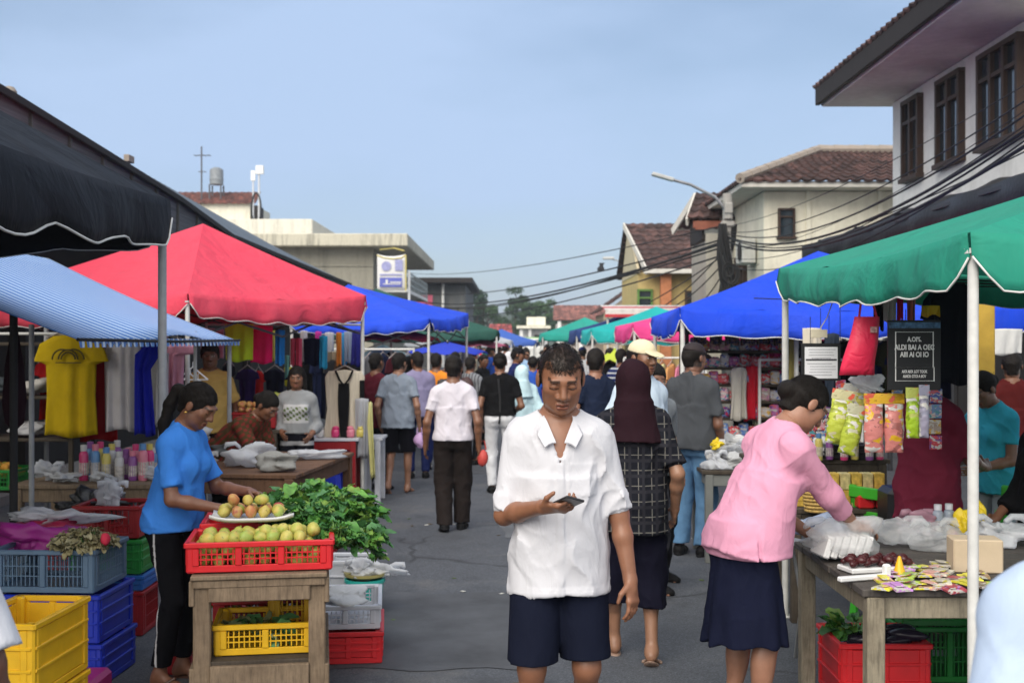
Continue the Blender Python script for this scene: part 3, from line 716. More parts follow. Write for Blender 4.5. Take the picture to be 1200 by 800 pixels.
# phone held in the right hand
wr = J['arms'][-1][2]; pc = np.array(wr) + nrm((.80, -.55, .05)) * .105 + np.array([0, 0, .018])
ph = thing('phone', 'black smartphone held flat in the hand of the man in the white shirt', 'phone', V(loc) + V(pc) * J['S'])
pr = Matrix.Rotation(rad(-24), 3, 'X') @ Matrix.Rotation(rad(8), 3, 'Y') @ Matrix.Rotation(rad(-66), 3, 'Z')
mb = MB().box((0, 0, 0), (.145, .072, .009), mat=pr, bev=.003); mb.build('case', plastic('black', (.012, .012, .014)), ph)
MB().box(pr @ V((0, 0, .0052)), (.132, .064, .0012), mat=pr, bev=.0004).build('screen', M('phone glass', (.02, .022, .026), rough=.08, bmp=0), ph)

# --- woman in plaid shirt and dark headscarf walking away
loc, s = at(742, 775)
person('person', 'woman in a dark headscarf and black plaid shirt walking away in sandals', loc, 178, 1.61, h=.008, lean=2, head=(4, 0), w=.98, fem=True, hair='hijab', capmat=cloth('dark maroon scarf', (.020, .008, .012)),
    rh=(-.24, -.05, .86), lh=(.25, .03, .85), ra=(-.10, .06, .09), la=(.10, -.17, .085), lfoot=0, rfoot=28, foot='sandal', footmat=plastic('tan sandal', (.30, .20, .15)), seed=12,
    top=dict(mat=plaid(), sl=.85, hem=.74, off=.02, loose=.045), bot=dict(kind='pants', mat=cloth('navy capris', (.008, .008, .018)), hem=.31, wide=.03, off=.016), skin=(.30, .16, .10))

# --- woman in blue T-shirt at the vegetable stall
loc, s = at(202, s=232)
BLUE = (.05, .22, .68)
blue_w, JB = person('person', 'woman with a ponytail in a bright blue T-shirt sorting fruit at the stall', loc, 76, 1.53, h=.0068, hh=.004, lean=10, head=(24, 0), w=1.0, belly=1.12, fem=True, hair='pony', eyes='down',
    rh=(-.10, -.34, 1.0), lh=(.17, -.38, 1.06), relb=(-.5, .8, -.5), lelb=(.5, .8, -.5), rhand=dict(d=(.25, -.95, -.22), n=(.3, -.1, -1), curl=.4), lhand=dict(d=(-.1, -.95, -.15), n=(-.3, 0, -1), curl=.4),
    ra=(-.10, .02, .085), la=(.11, .0, .085), foot='sandal', footmat=plastic('brown sandal', (.10, .05, .035)), seed=5,
    top=dict(mat=cloth('blue tee', BLUE), sl=.78, hem=.86, off=.014, loose=.02), skin=(.21, .095, .055),
    bot=dict(kind='pants', mat=None, hem=.12, off=.008, paint=lambda v: np.where(((v[:, 0] < -.06) & (np.abs(v[:, 1] - .015) < .0065) & (v[:, 2] < .9))[:, None], (.55, .55, .56), (.006, .006, .008)) * np.ones((len(v), 3)), h=.006))
MB().lathe([(.001, .006), (.009, .004), (.011, 0), (.009, -.004), (.001, -.006)], c=V(JB['hd']((-.088, .008, -.044)))).build('earring', M('gold', (.7, .45, .12), metal=1, rough=.3), blue_w)

def pinkpost(P, d):                                              # back and side seams, a hem slit and a sleeve cuff band
    d = d + np.where((np.abs(P[:, 0]) < .0045) & (P[:, 1] > .03), .0035, 0)
    s_ = (np.abs(P[:, 1] - .045) < .006) & (P[:, 0] < -.08) & (P[:, 2] < .95); d = d + np.where(s_, .012, 0)
    return d + np.where((np.abs(np.abs(P[:, 0]) - .10) < .004) & (P[:, 1] > .02) & (P[:, 2] < 1.25), .003, 0)
# --- woman in pink blouse at the right stall
loc, s = at(872, s=272)
pink_w, JP = person('person', 'woman in a pink blouse and navy skirt bending over the snack table', loc, 112, 1.64, h=.0068, hh=.004, lean=27, head=(16, -4), w=1.0, belly=1.1, fem=True, hair='bun', eyes='down',
    rh=(-.04, -.60, .90), lh=(.17, -.46, .88), relb=(-.6, .6, -.5), rhand=dict(d=(.05, -.95, -.25), n=(.2, -.1, -1), curl=.45), lhand=dict(d=(-.2, -.9, -.3), n=(-.3, 0, -1), curl=.5), seed=8, skin=(.30, .15, .095),
    top=dict(name='blouse', mat=cloth('pink blouse', (.62, .29, .41), var=.05), sl=1.55, hem=.835, off=.016, loose=.050, sloose=.0, amp=.008, post=pinkpost, collar=True), bot=dict(kind='skirt', mat=cloth('navy skirt', (.008, .010, .026)), hem=.45, flare=.055, amp=.007), foot='shoe')
gl = MB()                                                        # spectacles
for sx in (-1, 1):
    gl.tube([JP['hd']((sx * .032 + .021 * math.cos(a), -.104, .004 + .016 * math.sin(a))) for a in np.linspace(0, 6.283, 17)[:-1]], .0014, 5, closed=True)
    gl.tube([JP['hd']((sx * .053, -.103, .008)), JP['hd']((sx * .074, -.06, .010)), JP['hd']((sx * .080, .01, .008))], .0014, 5)
gl.tube([JP['hd']((-.011, -.104, .006)), JP['hd']((.011, -.104, .006))], .0014, 5)
gl.build('spectacles', plastic('black', (.012, .012, .014)), pink_w)

# --- people in the middle of the street
loc, s = at(811, 650)
person('person', 'man in a charcoal T-shirt, blue jeans and maroon-brimmed cap at the clothes table', loc, 152, 1.70, h=.009, lean=2, head=(6, -22), w=1.04, belly=1.1, hair='cap', capmat=None or M('cloth dark cap', (.02, .012, .014)),
    lh=(.17, -.17, .93), rh=(-.2, -.15, .86), lhand=dict(d=(-.6, -.55, -.5), n=(-.7, .6, 0), curl=.5), seed=14, top=dict(mat=cloth('charcoal tee', (.055, .06, .068)), sl=.75, hem=.86, off=.016, loose=.03),
    bot=dict(kind='pants', name='jeans', mat=cloth('jeans', (.115, .235, .40), var=.25), hem=.09, wide=.018, off=.014, amp=.007), skin=(.17, .08, .05))
loc, s = at(752, s=172)
person('person', 'man in a cream cap and pale blue shirt facing along the street', loc, 32, 1.72, h=.010, hh=.006, head=(4, 10), hair='cap', capmat=cloth('cream cap', (.66, .58, .40)), seed=15, top=dict(mat=cloth('pale blue shirt', (.55, .66, .78)), sl=.8, hem=.82, off=.018, loose=.03, collar=True),
    bot=dict(kind='pants', mat=cloth('grey trousers', (.05, .05, .06)), hem=.09, wide=.02))
loc, s = at(765, s=163)
person('person', 'person in a grey top holding a hand to the face behind the headscarf woman', loc, 25, 1.56, h=.011, head=(16, -6), rh=(-.03, -.17, 1.44), rhand=dict(d=(.2, .1, 1), n=(.1, 1, 0), curl=.4), relb=(-.3, -.5, -1), seed=16, top=dict(mat=cloth('mid grey top', (.20, .22, .24)), sl=.8, hem=.84), bot=dict(kind='pants', mat=cloth('black trousers', (.012, .012, .014)), hem=.09))
loc, s = at(697, s=126)
person('person', 'young man in a navy T-shirt with back turned, beside the cream cap man', loc, 196, 1.64, h=.011, head=(8, -30), seed=17, top=dict(mat=cloth('navy tee', (.012, .018, .04)), sl=.6, hem=.84), bot=dict(kind='pants', mat=cloth('dark jeans', (.02, .03, .06)), hem=.09), skin=(.27, .13, .08))
loc, s = at(531, 622)
person('person', 'man in a white T-shirt and dark trousers walking away up the street', loc, 181, 1.58, h=.0085, head=(10, -8), w=1.05, rh=(-.25, .03, .83), lh=(.27, -.02, .83), ra=(-.08, -.12, .085), la=(.085, .05, .09), lfoot=14, seed=18, top=dict(mat=cloth('lilac white tee', (.58, .55, .61), var=.04), sl=.62, hem=.89, off=.015, loose=.02),
    bot=dict(kind='pants', mat=cloth('brown black trousers', (.022, .017, .016)), hem=.07, wide=.02, off=.014, amp=.007))
loc, s = at(467, 578)
person('person', 'man in a grey T-shirt and black shorts carrying a lilac bag', loc, 172, 1.58, h=.010, head=(10, -20), w=1.05, ra=(-.09, -.10, .085), la=(.10, .12, .12), lfoot=30, rh=(-.26, 0, .84), foot='bare', seed=19, top=dict(mat=cloth('blue grey tee', (.22, .26, .32)), sl=.66, hem=.80, off=.018, loose=.035), bot=dict(name='shorts', kind='pants', mat=cloth('black shorts', (.008, .008, .012)), hem=.5, wide=.01), skin=(.29, .15, .095))
lb = thing('bag', 'lilac plastic bag hanging from the hand of the man in grey', 'bag', V(loc) + V((.24, -.03, .60)))
MB().blob((0, 0, 0), (.055, .03, .10), .35, 4).build('pouch', plastic('lilac', (.55, .35, .62), rough=.5), lb, True)
MB().tube([(-.03, 0, .08), (-.02, 0, .15), (.02, 0, .15), (.03, 0, .08)], .006).build('handle', plastic('lilac', (.55, .35, .62)), lb)
loc, s = at(586, s=103)
bw, JW = person('person', 'woman in a black T-shirt and white jeans with a black bag strap', loc, 180, 1.58, h=.010, w=1.08, fem=True, head=(12, 0), hair='bun', rh=(-.2, -.18, 1.0), lh=(.23, -.03, .85), seed=20, top=dict(mat=cloth('black tee', (.008, .008, .009)), sl=.62, hem=.95, off=.013, loose=.015), bot=dict(kind='pants', name='jeans', mat=cloth('white jeans', (.62, .63, .66)), hem=.10, off=.012))
MB().tube([(.02, .125, 1.40), (.0, .13, 1.15), (.0, .14, .95), (.01, .135, .85)], .012).build('bag_strap', plastic('black', (.012, .012, .014)), bw)
loc, s = at(611, s=96)
person('person', 'person in a loose pale cyan shirt beside the woman in black', loc, 205, 1.42, h=.012, w=1.15, fem=True, hair='hijab', capmat=cloth('pale cyan', (.50, .68, .74)), seed=21, top=dict(mat=cloth('pale cyan', (.50, .68, .74)), sl=1.7, hem=.62, off=.03, loose=.06), bot=dict(kind='pants', mat=cloth('black trousers', (.012, .012, .014)), hem=.09))
loc, s = at(441, s=101)
person('person', 'person in a dark maroon top standing behind the red tent pole', loc, 150, 1.58, h=.012, seed=22, top=dict(mat=cloth('maroon', (.085, .012, .022)), sl=1.6, hem=.78, loose=.03), bot=dict(kind='pants', mat=cloth('black trousers', (.012, .012, .014)), hem=.09))

# --- stall keepers on the left
loc, s = at(246, s=124)
person('person', 'man in a mustard yellow T-shirt standing under the striped awning', loc, 4, 1.70, h=.010, head=(8, 8), seed=23, top=dict(mat=cloth('mustard tee', (.40, .27, .085)), sl=.7, hem=.86, loose=.025), bot=dict(kind='pants', mat=cloth('brown trousers', (.04, .02, .016)), hem=.09), skin=(.16, .075, .045))
loc, s = at(348, s=124)
gp = print_patch(0, 1.20, .27, .20, (.25, .26, .27), 0, lambda u, w_, C: np.where((np.sin(u * 26) * np.cos(w_ * 21 + u * 9) > .1)[:, None] & (np.abs(w_) < .36)[:, None], (.10, .14, .05), (.42, .42, .43)))
stripe = lambda v: np.where(((np.mod(v[:, 2], .115) < .05) & (v[:, 2] < .70) | (np.abs(v[:, 2] - .88) < .025))[:, None], (.45, .45, .47), (.009, .009, .014)) * np.ones((len(v), 3))
person('person', 'woman stallkeeper in a printed grey top and striped black trousers', loc, 3, 1.48, h=.009, fem=True, head=(10, 0), hair='long', rh=(-.12, -.22, .98), lh=(.16, -.20, .96), seed=24, top=dict(mat=None, paint=gp, sl=1.6, hem=.98), bot=dict(kind='pants', mat=None, paint=stripe, hem=.09, wide=.02, amp=.003))
loc, s = at(262, s=146)
rp = lambda v: np.where((np.sin(v[:, 0] * 95) * np.sin(v[:, 2] * 88 + v[:, 1] * 60) > .15)[:, None], (.20, .03, .025), (.07, .045, .02)) * np.ones((len(v), 3))
person('person', 'person in a red patterned top leaning over the table of goods', loc, 62, 1.52, h=.009, lean=52, head=(-12, 0), fem=True, hair='bun', rh=(-.12, -.72, .86), lh=(.16, -.62, .84), seed=25, top=dict(mat=None, paint=rp, sl=.7, hem=.80), bot=dict(kind='pants', mat=cloth('black trousers', (.012, .012, .014)), hem=.09))

# --- stall keepers on the right
loc, s = at(1088, s=206)
person('person', 'man in a maroon T-shirt behind the hanging black sign', loc, 128, 1.64, h=.008, w=1.06, belly=1.1, head=(10, 0), rh=(-.12, -.38, 1.03), lh=(.18, -.34, .98), rhand=dict(d=(.1, -.95, .1), n=(1, 0, -.3), curl=.6), seed=26, top=dict(mat=cloth('maroon tee', (.15, .018, .038)), sl=.85, hem=.74, loose=.035), bot=dict(kind='pants', mat=cloth('black trousers', (.012, .012, .014)), hem=.09), skin=(.17, .08, .05))
loc, s = at(1168, s=178)
person('person', 'woman in a turquoise T-shirt looking down beside the green chairs', loc, -62, 1.54, h=.008, hh=.005, lean=8, head=(28, 0), belly=1.1, fem=True, hair='bun', rh=(-.16, -.25, 1.0), lh=(.10, -.30, 1.0), seed=27, eyes='down', top=dict(mat=cloth('turquoise tee', (.04, .36, .50)), sl=.6, hem=.80, loose=.02), bot=dict(kind='pants', mat=cloth('pale trousers', (.30, .32, .36)), hem=.09), skin=(.22, .105, .066))
loc, s = at(1186, s=138)
person('person', 'person in dark red behind the turquoise T-shirt woman', loc, 160, 1.62, h=.012, seed=28, top=dict(mat=cloth('dark red', (.08, .012, .012)), sl=.8, hem=.82), bot=dict(kind='pants', mat=cloth('black trousers', (.012, .012, .014)), hem=.09))
loc, s = at(1229, s=226)
person('person', 'person in long black clothing at the right edge of the stall', loc, -70, 1.50, h=.011, fem=True, hair='hijab', capmat=cloth('black tee', (.008, .008, .009)), rh=(-.2, -.2, .9), seed=29, top=dict(mat=cloth('black tee', (.008, .008, .009)), sl=1.7, hem=.5, loose=.05), bot=dict(kind='skirt', mat=cloth('black skirt', (.008, .008, .009)), hem=.15))

# --- passers-by cut off by the frame
loc, s = at(-142, s=545)
person('person', 'passer-by in a white T-shirt, only one sleeve and arm showing at the left edge', loc, 184, 1.66, h=.0075, w=1.08, seed=31, lh=(.27, -.03, .82), rh=(-.27, -.03, .82), top=dict(mat=cloth('white tee', (.62, .63, .67), var=.03), sl=.93, hem=.80, off=.018, loose=.075, amp=.006), bot=dict(kind='pants', mat=cloth('grey trousers', (.05, .05, .06)), hem=.09), skin=(.17, .08, .05))
loc, s = at(1326, s=767)
person('person', 'passer-by in a pale blue shirt, only a shoulder showing at the right edge', loc, 180, 1.64, h=.008, w=1.12, seed=32, lh=(.29, -.02, .84), rh=(-.29, -.02, .84), top=dict(mat=cloth('ice blue shirt', (.40, .49, .64), var=.03), sl=1.2, hem=.80, off=.02, loose=.06, amp=.004), bot=dict(kind='pants', mat=cloth('grey trousers', (.05, .05, .06)), hem=.09))
# ------------------------------------------------------------------ ground
def asphalt():
    m, nt, b, out = newmat('asphalt'); vec = coords(nt)
    big = ramp(nt, noise(nt, vec, .55, 6, .65), [(.32, (.078, .085, .099)), (.55, (.100, .108, .124)), (.75, (.118, .125, .140))])
    sp = ramp(nt, noise(nt, vec, 95, 3, .8), [(.35, (.52, .52, .52)), (.60, (1.15, 1.15, 1.15)), (.70, (1.9, 1.9, 1.9))])
    c = mixc(nt, 1.0, big, sp, 'MULTIPLY')
    sm = ramp(nt, noise(nt, vec, 2.6, 6, .75), [(.52, (0, 0, 0)), (.66, (.7, .7, .7))])
    c = mixc(nt, sm, c, (.055, .060, .069))
    vo = nd(nt, 'ShaderNodeTexVoronoi'); vo.feature = 'DISTANCE_TO_EDGE'; vo.inputs['Scale'].default_value = .55
    wn = nd(nt, 'ShaderNodeTexNoise'); wn.inputs['Scale'].default_value = 2.2; wn.inputs['Detail'].default_value = 5; nt.links.new(vec, wn.inputs['Vector'])
    nt.links.new(mixc(nt, .22, vec, wn.outputs['Color']), vo.inputs['Vector'])
    ck = ramp(nt, vo.outputs['Distance'], [(.0, (.8, .8, .8)), (.012, (0, 0, 0))]); msk = ramp(nt, noise(nt, vec, .7, 3), [(.5, (0, 0, 0)), (.6, (1, 1, 1))])
    c = mixc(nt, mixc(nt, 1.0, ck, msk, 'MULTIPLY'), c, (.025, .027, .03))
    st_ = ramp(nt, noise(nt, vec, 1.1, 5, .7), [(.56, (0, 0, 0)), (.70, (.5, .5, .5))]); c = mixc(nt, st_, c, (.15, .145, .14))
    nt.links.new(c, b.inputs['Base Color']); b.inputs['Roughness'].default_value = .78; b.inputs['Specular IOR Level'].default_value = .4
    p = bump(nt, b, noise(nt, vec, 130, 3, .8), .7, .006); bump(nt, b, noise(nt, vec, 3.5, 4), .25, .02, p)
    return m
g = MB().grid([[(-600, -40, 0), (-600, 900, 0)], [(600, -40, 0), (600, 900, 0)]]).build('ground', stained('dirt ground', (.17, .16, .14), streak=False, vs=.3)); tag(g, kind='structure')
r = MB().grid([[(-5.3, -20, .004), (-5.3, 160, .004)], [(6.4, -20, .004), (6.4, 160, .004)]]).build('road', asphalt()); tag(r, kind='structure')
for x0, x1, nm in ((-6.6, -5.3, 'pavement'), (6.4, 7.0, 'pavement')):
    mb = MB()
    for y in range(-6, 60, 3): mb.box(((x0 + x1) / 2, y + 1.5, .055), (abs(x1 - x0) - .004, 2.99, .12), bev=.012)
    tag(mb.build(nm, stained('pavement concrete', (.26, .25, .24), streak=False)), kind='structure')
for i, (x, y, w_, d_) in enumerate(((-.4, 7.2, 1.1, 1.9), (.6, 11.5, 1.4, 2.2), (-.2, 17, 1.2, 3), (.9, 3.6, .9, 1.2))):
    P = [[V((x + (u - .5) * w_ + .05 * math.sin(v * 9 + i), y + (v - .5) * d_ + .04 * math.sin(u * 11 + i * 2), .008)) for v in np.linspace(0, 1, 9)] for u in np.linspace(0, 1, 9)]
    tag(MB().grid(P).build('road_patch', M('asphalt patch %d' % (i % 2), [(.078, .083, .094), (.112, .118, .13)][i % 2], rough=.85, vs=3, var=.25, bmp=.7, bs=130, bd=.006)), kind='structure')
# litter: small flattened scraps lying on the road
for i in range(90):
    x, y = U(-1.7, 1.9), U(3.2, 12); k = random.random()
    mb = MB().blob((0, 0, 0), (U(.008, .03), U(.006, .02), .004), .5, i, 6, 9)
    o = mb.build('litter_scrap', [M('scrap pale', (.5, .5, .47)), M('scrap leaf', (.09, .13, .05)), M('scrap brown', (.09, .07, .05))][i % 3], loc=(x, y, .008)); o.rotation_euler.z = U(0, 6)
    tag(o, 'small scrap of litter lying on the asphalt between the stalls', 'litter', 'litter on the road')

# ------------------------------------------------------------------ roofs and walls
def tile_mat(name, col):
    m, nt, b, out = newmat(name); vec = coords(nt)
    vo = nd(nt, 'ShaderNodeTexVoronoi'); vo.inputs['Scale'].default_value = 4.2; nt.links.new(vec, vo.inputs['Vector'])
    hs = nd(nt, 'ShaderNodeSeparateColor'); nt.links.new(vo.outputs['Color'], hs.inputs[0])
    c = ramp(nt, hs.outputs[0], [(0, tuple(x * .5 for x in col)), (.6, col), (1, tuple(min(1, x * 1.9) for x in col))])
    d = ramp(nt, noise(nt, vec, 1.3, 6, .7), [(.35, (.35, .33, .33)), (.65, (1, 1, 1))]); c = mixc(nt, .8, c, d, 'MULTIPLY')
    nt.links.new(c, b.inputs['Base Color']); b.inputs['Roughness'].default_value = .85; return m
TILE = tile_mat('roof tiles', (.072, .036, .031)); TILE2 = tile_mat('roof tiles far', (.24, .10, .08))
def tile_roof(mb, e0, e1, t0, t1, cw=.24, rl=.34, amp=.045):        # eave e0->e1, ridge t0->t1; pantile relief
    e0, e1, t0, t1 = map(V, (e0, e1, t0, t1)); n = (e1 - e0).cross(t0 - e0).normalized()
    if n.z < 0: n = -n
    L = (e1 - e0).length; Hh = (t0 - e0).length; nc = max(2, int(L / cw)); nr = max(2, int(Hh / rl)); P = []
    for i in range(nc * 4 + 1):
        row = []; u = i / (nc * 4); ph = (i % 4) / 4; wv = (1, .35, 0, .35)[i % 4]
        for j in range(nr):
            for f, h in ((0.001, 1.0), (.98, 0.0)):
                t = (j + f) / nr; p = lerp(lerp(e0, e1, u), lerp(t0, t1, u), t); row.append(p + n * (amp * wv + .03 * h))
        P.append(row)
    mb.slab(P, n, .05); return n
def ridge_caps(mb, a, b, r=.10, step=.32):
    a, b = V(a), V(b); n = max(1, int((b - a).length / step))
    for i in range(n): mb.cyl(lerp(a, b, i / n), lerp(a, b, (i + 1.06) / n), r * 1.06, r * .92, 8)
WALLW = stained('white wall', (.82, .82, .80), (.34, .33, .30), .35, vs=.9)
WALLC = stained('cream wall', (.80, .77, .64), (.36, .32, .24), .4, vs=.9)
WALLY = stained('yellow wall', (.55, .42, .18), (.25, .2, .12), .5)
CONC = stained('grey concrete', (.30, .285, .235), (.13, .125, .11), .7, vs=1.1)
SLAB = stained('weathered slab', (.56, .53, .43), (.12, .115, .10), .9, vs=2.2)
DARK = M('dark fascia', (.018, .014, .013), rough=.8); BROWN = M('brown window frame', (.045, .024, .016), rough=.6, vs=3)
def glass(name='window glass', col=(.02, .03, .04)):
    return M(name, col, rough=.06, bmp=.05, bs=2, bd=.01, spec=.7, var=.5, vs=.8)
def window(parent, c, w, h, nrm, panes=2, fr=.07, depth=.06, transom=.28, mat=None):
    """frame with sashes and a transom light standing a little proud of the wall; nrm = outward direction in XY"""
    n = V((nrm[0], nrm[1], 0)).normalized(); t = V((-n.y, n.x, 0)); c = V(c)
    Rm = Matrix((t, n, V((0, 0, 1)))).transposed(); f = MB(); q = lambda x, z, d=0: c + t * x + n * d + V((0, 0, z))
    f.box(q(0, h / 2 - fr / 2, .03), (w, depth + .06, fr), mat=Rm); f.box(q(0, -h / 2 + fr / 2, .04), (w + .06, depth + .10, fr), mat=Rm)
    for i in range(panes + 1): f.box(q(-w / 2 + fr / 2 + i * (w - fr) / panes, 0, .03), (fr, depth + .054, h - 2 * fr - .004), mat=Rm)
    zt = h / 2 - transom * h
    for i in range(panes):
        x = -w / 2 + fr + (i + .5) * (w - fr) / panes - fr / 2
        f.box(q(x, zt, .03), ((w - fr) / panes - fr - .004, depth + .04, fr * .8), mat=Rm)
    o = f.build('window', mat or BROWN, parent)
    p = MB().box(q(0, 0, .02), (w - fr, .012, h - fr), mat=Rm, bev=.001); p.build('pane', glass(), o)
    return o

# ---- right: white two-storey shop house with a deep flat soffit
b = thing('shop_house', 'white two-storey shop house with deep eaves and three brown windows', 'building', (6.5, 15, 0))
mb = MB(); mb.box((3.0, 2.65, 2.9), (6.0, 5.5, 5.78), bev=.01); mb.build('wall', WALLW, b)
mb = MB(); mb.box((2.5, 2.35, 5.86), (7.2, 6.9, .12), bev=.01); mb.build('soffit', stained('grey soffit', (.74, .74, .72), amt=.25, streak=False), b)
mb = MB(); mb.box((-1.17, 2.35, 6.0), (.08, 7.0, .34), bev=.01); mb.box((2.5, 5.84, 6.0), (7.2, .08, .34), bev=.01); mb.build('fascia', DARK, b)
mb = MB(); mb.box((2.5, -1.15, 6.02), (7.3, .10, .36), bev=.02); mb.box((-1.02, -1.22, 6.02), (.36, .05, .44), bev=.02); mb.build('front_fascia', stained('cream fascia', (.66, .60, .44), amt=.3), b)
mb = MB(); tile_roof(mb, (-1.22, -1.15, 6.12), (-1.22, 5.9, 6.12), (2.4, .4, 7.9), (2.4, 4.3, 7.9)); tile_roof(mb, (-1.22, -1.2, 6.12), (6.1, -1.2, 6.12), (2.4, .4, 7.9), (2.5, .4, 7.9)); mb.build('roof', TILE, b)
for yy, ww, pn in ((.82, 1.35, 3), (2.62, .98, 2), (4.28, .82, 2)): window(b, (-.015, yy, 4.98), ww, 1.34, (-1, 0), pn, fr=.075)
mb = MB()
for k in range(7): mb.box((-.05, -.3 + k * .85 + .43, 1.3), (.03, .8, 2.5), bev=.004)
mb.build('shutter', M('rolling shutter', (.035, .03, .028), rough=.6, vs=2), b)
# black tarpaulin lean-to along its ground floor
t = thing('tarpaulin_awning', 'sagging black tarpaulin awning along the foot of the white shop house', 'awning', (5.0, 11.4, 0))
P = [[V((lerp(0, 1.44, v) , u * 9.0, lerp(3.36 - .22 * abs(math.sin(u * 14)) * .4, 3.85, v) - .10 * math.sin(v * 3.1) + .04 * math.sin(u * 31 + v * 5))) for v in np.linspace(0, 1, 8)] for u in np.linspace(0, 1, 40)]
TARP = M('black tarpaulin', (.014, .014, .017), rough=.55, vs=4, bmp=.4, bs=14, bd=.02)
MB().slab(P, (-.3, 0, 1), .012).build('sheet', TARP, t, True)
mb = MB()
for k in range(5): y = k * 2.2 + .1; mb.cyl((.03, y, 0), (.03, y, 3.33), .035); mb.beam((.0, y, 3.30), (1.44, y, 3.78), .04, .06)
mb.beam((0, 0, 3.29), (0, 9, 3.29), .05, .05); mb.build('frame', M('dark steel', (.03, .03, .035), rough=.5), t)
P = [[V((-.03 - .03 * math.sin(u * 40), u * 9, z)) for z in (3.35, 3.2, 3.02 - .05 * math.sin(u * 55))] for u in np.linspace(0, 1, 60)]
MB().slab(P, (-1, 0, 0), .01).build('valance', TARP, t, True)

# ---- right: cream house behind with hipped tiled roof
b = thing('cream_house', 'cream house with a hipped dark tile roof beyond the white shop house', 'house', (5.1, 24.2, 0))
MB().box((4, 4, 2.38), (8, 8, 4.76), bev=.01).build('wall', WALLC, b)
mb = MB(); mb.box((.9, -.012, 2.9), (.10, .06, 4.0)); mb.box((2.35, -.012, 2.9), (.10, .06, 4.0)); mb.build('downpipe', WALLC, b)
MB().box((4, 4, 4.83), (9.1, 9.1, .12), bev=.01).build('soffit', stained('white soffit', (.62, .60, .55), amt=.3), b)
mb = MB(); e = ((-.6, -.6), (8.6, -.6), (8.6, 8.6), (-.6, 8.6)); z0, z1 = 4.88, 5.85
tile_roof(mb, (*e[0], z0), (*e[1], z0), (1.6, 1.9, z1), (6.2, 1.9, z1)); tile_roof(mb, (*e[3], z0), (*e[0], z0), (1.6, 6, z1), (1.6, 1.9, z1))
ro = mb.build('roof', TILE, b)
mb = MB(); ridge_caps(mb, (*e[0], z0 + .06), (1.6, 1.9, z1 + .06)); ridge_caps(mb, (1.6, 1.9, z1 + .06), (6.2, 1.9, z1 + .06)); mb.build('ridge_tiles', stained('ridge cement', (.33, .28, .24), amt=.7), ro)
window(b, (-.01, 2.2, 3.1), 1.0, 1.0, (-1, 0), 2); window(b, (.45, -.01, 4.1), .34, .62, (0, -1), 1, fr=.04)

for i, (yy, zz) in enumerate(((1.0, 3.6), (5.4, 2.9))):
    ac = thing('air_conditioner', ['upper air conditioner box on the side wall of the cream house', 'lower air conditioner box on the side wall of the cream house'][i], 'air conditioner', (4.93, 24.2 + yy, zz)); MB().box((0, 0, 0), (.28, .75, .5), bev=.02).build('casing', stained('ac casing', (.55, .55, .52), amt=.4), ac); MB().lathe([(.02, 0), (.19, .005), (.19, .02), (.02, .02)], 16, (-.145, -.12, 0), Matrix.Rotation(rad(-90), 3, 'Y')).build('fan_grille', DARK, ac)
# ---- right: small tiled porch roof in front of it
b = thing('porch', 'small gabled porch with dark tiles jutting from the cream house', 'porch', (4.35, 27.5, 0))
mb = MB(); tile_roof(mb, (-.35, -.2, 4.52), (2.3, -.2, 4.52), (.05, 1.0, 5.25), (2.3, 1.0, 5.25)); tile_roof(mb, (2.3, 2.2, 4.52), (-.35, 2.2, 4.52), (2.3, 1.0, 5.25), (.05, 1.0, 5.25)); mb.build('roof', TILE, b)
mb = MB(); mb.beam((-.36, -.22, 4.44), (.02, 1.0, 5.18), .05, .18); mb.beam((-.36, 2.2, 4.44), (.02, 1.0, 5.18), .05, .18); mb.build('barge_board', stained('white soffit', (.62, .60, .55)), b)
mb = MB(); mb.box((1.0, -.1, 4.40), (2.4, .10, .16)); mb.box((0, -.08, 4.38), (.3, .16, .2)); mb.build('beam', M('terracotta paint', (.24, .08, .05)), b)
mb = MB(); mb.box((1.2, 1.0, 2.1), (2.2, 2.2, 4.2), bev=.01); mb.build('wall', stained('porch wall', (.40, .38, .33), amt=.6), b)
mb = MB(); mb.box((.05, .9, 4.3), (.06, 1.8, .5)); mb.build('gable_board', DARK, b)

# ---- right: brown tiled house with yellow upper wall
b = thing('tiled_house', 'house with a steep brown tile roof above a yellow wall and orange pillar', 'house', (3.95, 38, 0))
mb = MB(); mb.box((2.2, 3.2, 2.0), (4.2, 5.6, 4.0), bev=.01); mb.build('wall', WALLY, b)
mb = MB(); tile_roof(mb, (.35, -.25, 4.0), (4.6, -.25, 4.0), (-.10, 3.0, 5.75), (4.6, 3.0, 5.75), cw=.28); tile_roof(mb, (4.6, 6.3, 4.0), (-.1, 6.3, 4.0), (4.6, 3, 5.75), (-.1, 3, 5.75), cw=.28); mb.build('roof', TILE, b)
mb = MB(); mb.add([(.08, .2, 3.9), (.08, 5.9, 3.9), (.02, 3.0, 5.62), (.16, .2, 3.9), (.16, 5.9, 3.9), (.10, 3.0, 5.62)], [(0, 1, 2)[::-1], (3, 4, 5), (0, 1, 4, 3), (1, 2, 5, 4), (2, 0, 3, 5)]); mb.build('gable', stained('cream gable', (.58, .50, .34), amt=.5), b)
mb = MB(); mb.beam((.30, -.30, 3.92), (-.12, 3.0, 5.70), .06, .2); mb.box((2.4, -.28, 3.94), (4.4, .06, .14)); mb.build('eave_board', stained('white soffit', (.62, .60, .55)), b)
MB().box((.95, .12, 2.0), (.34, .3, 3.9), bev=.01).build('pillar', M('orange paint', (.42, .16, .07)), b)
window(b, (2.0, .38, 2.9), .8, .9, (0, -1), 2); window(b, (.32, .38, 2.9), .5, 1.0, (0, -1), 1, mat=M('green frame', (.1, .2, .05)))

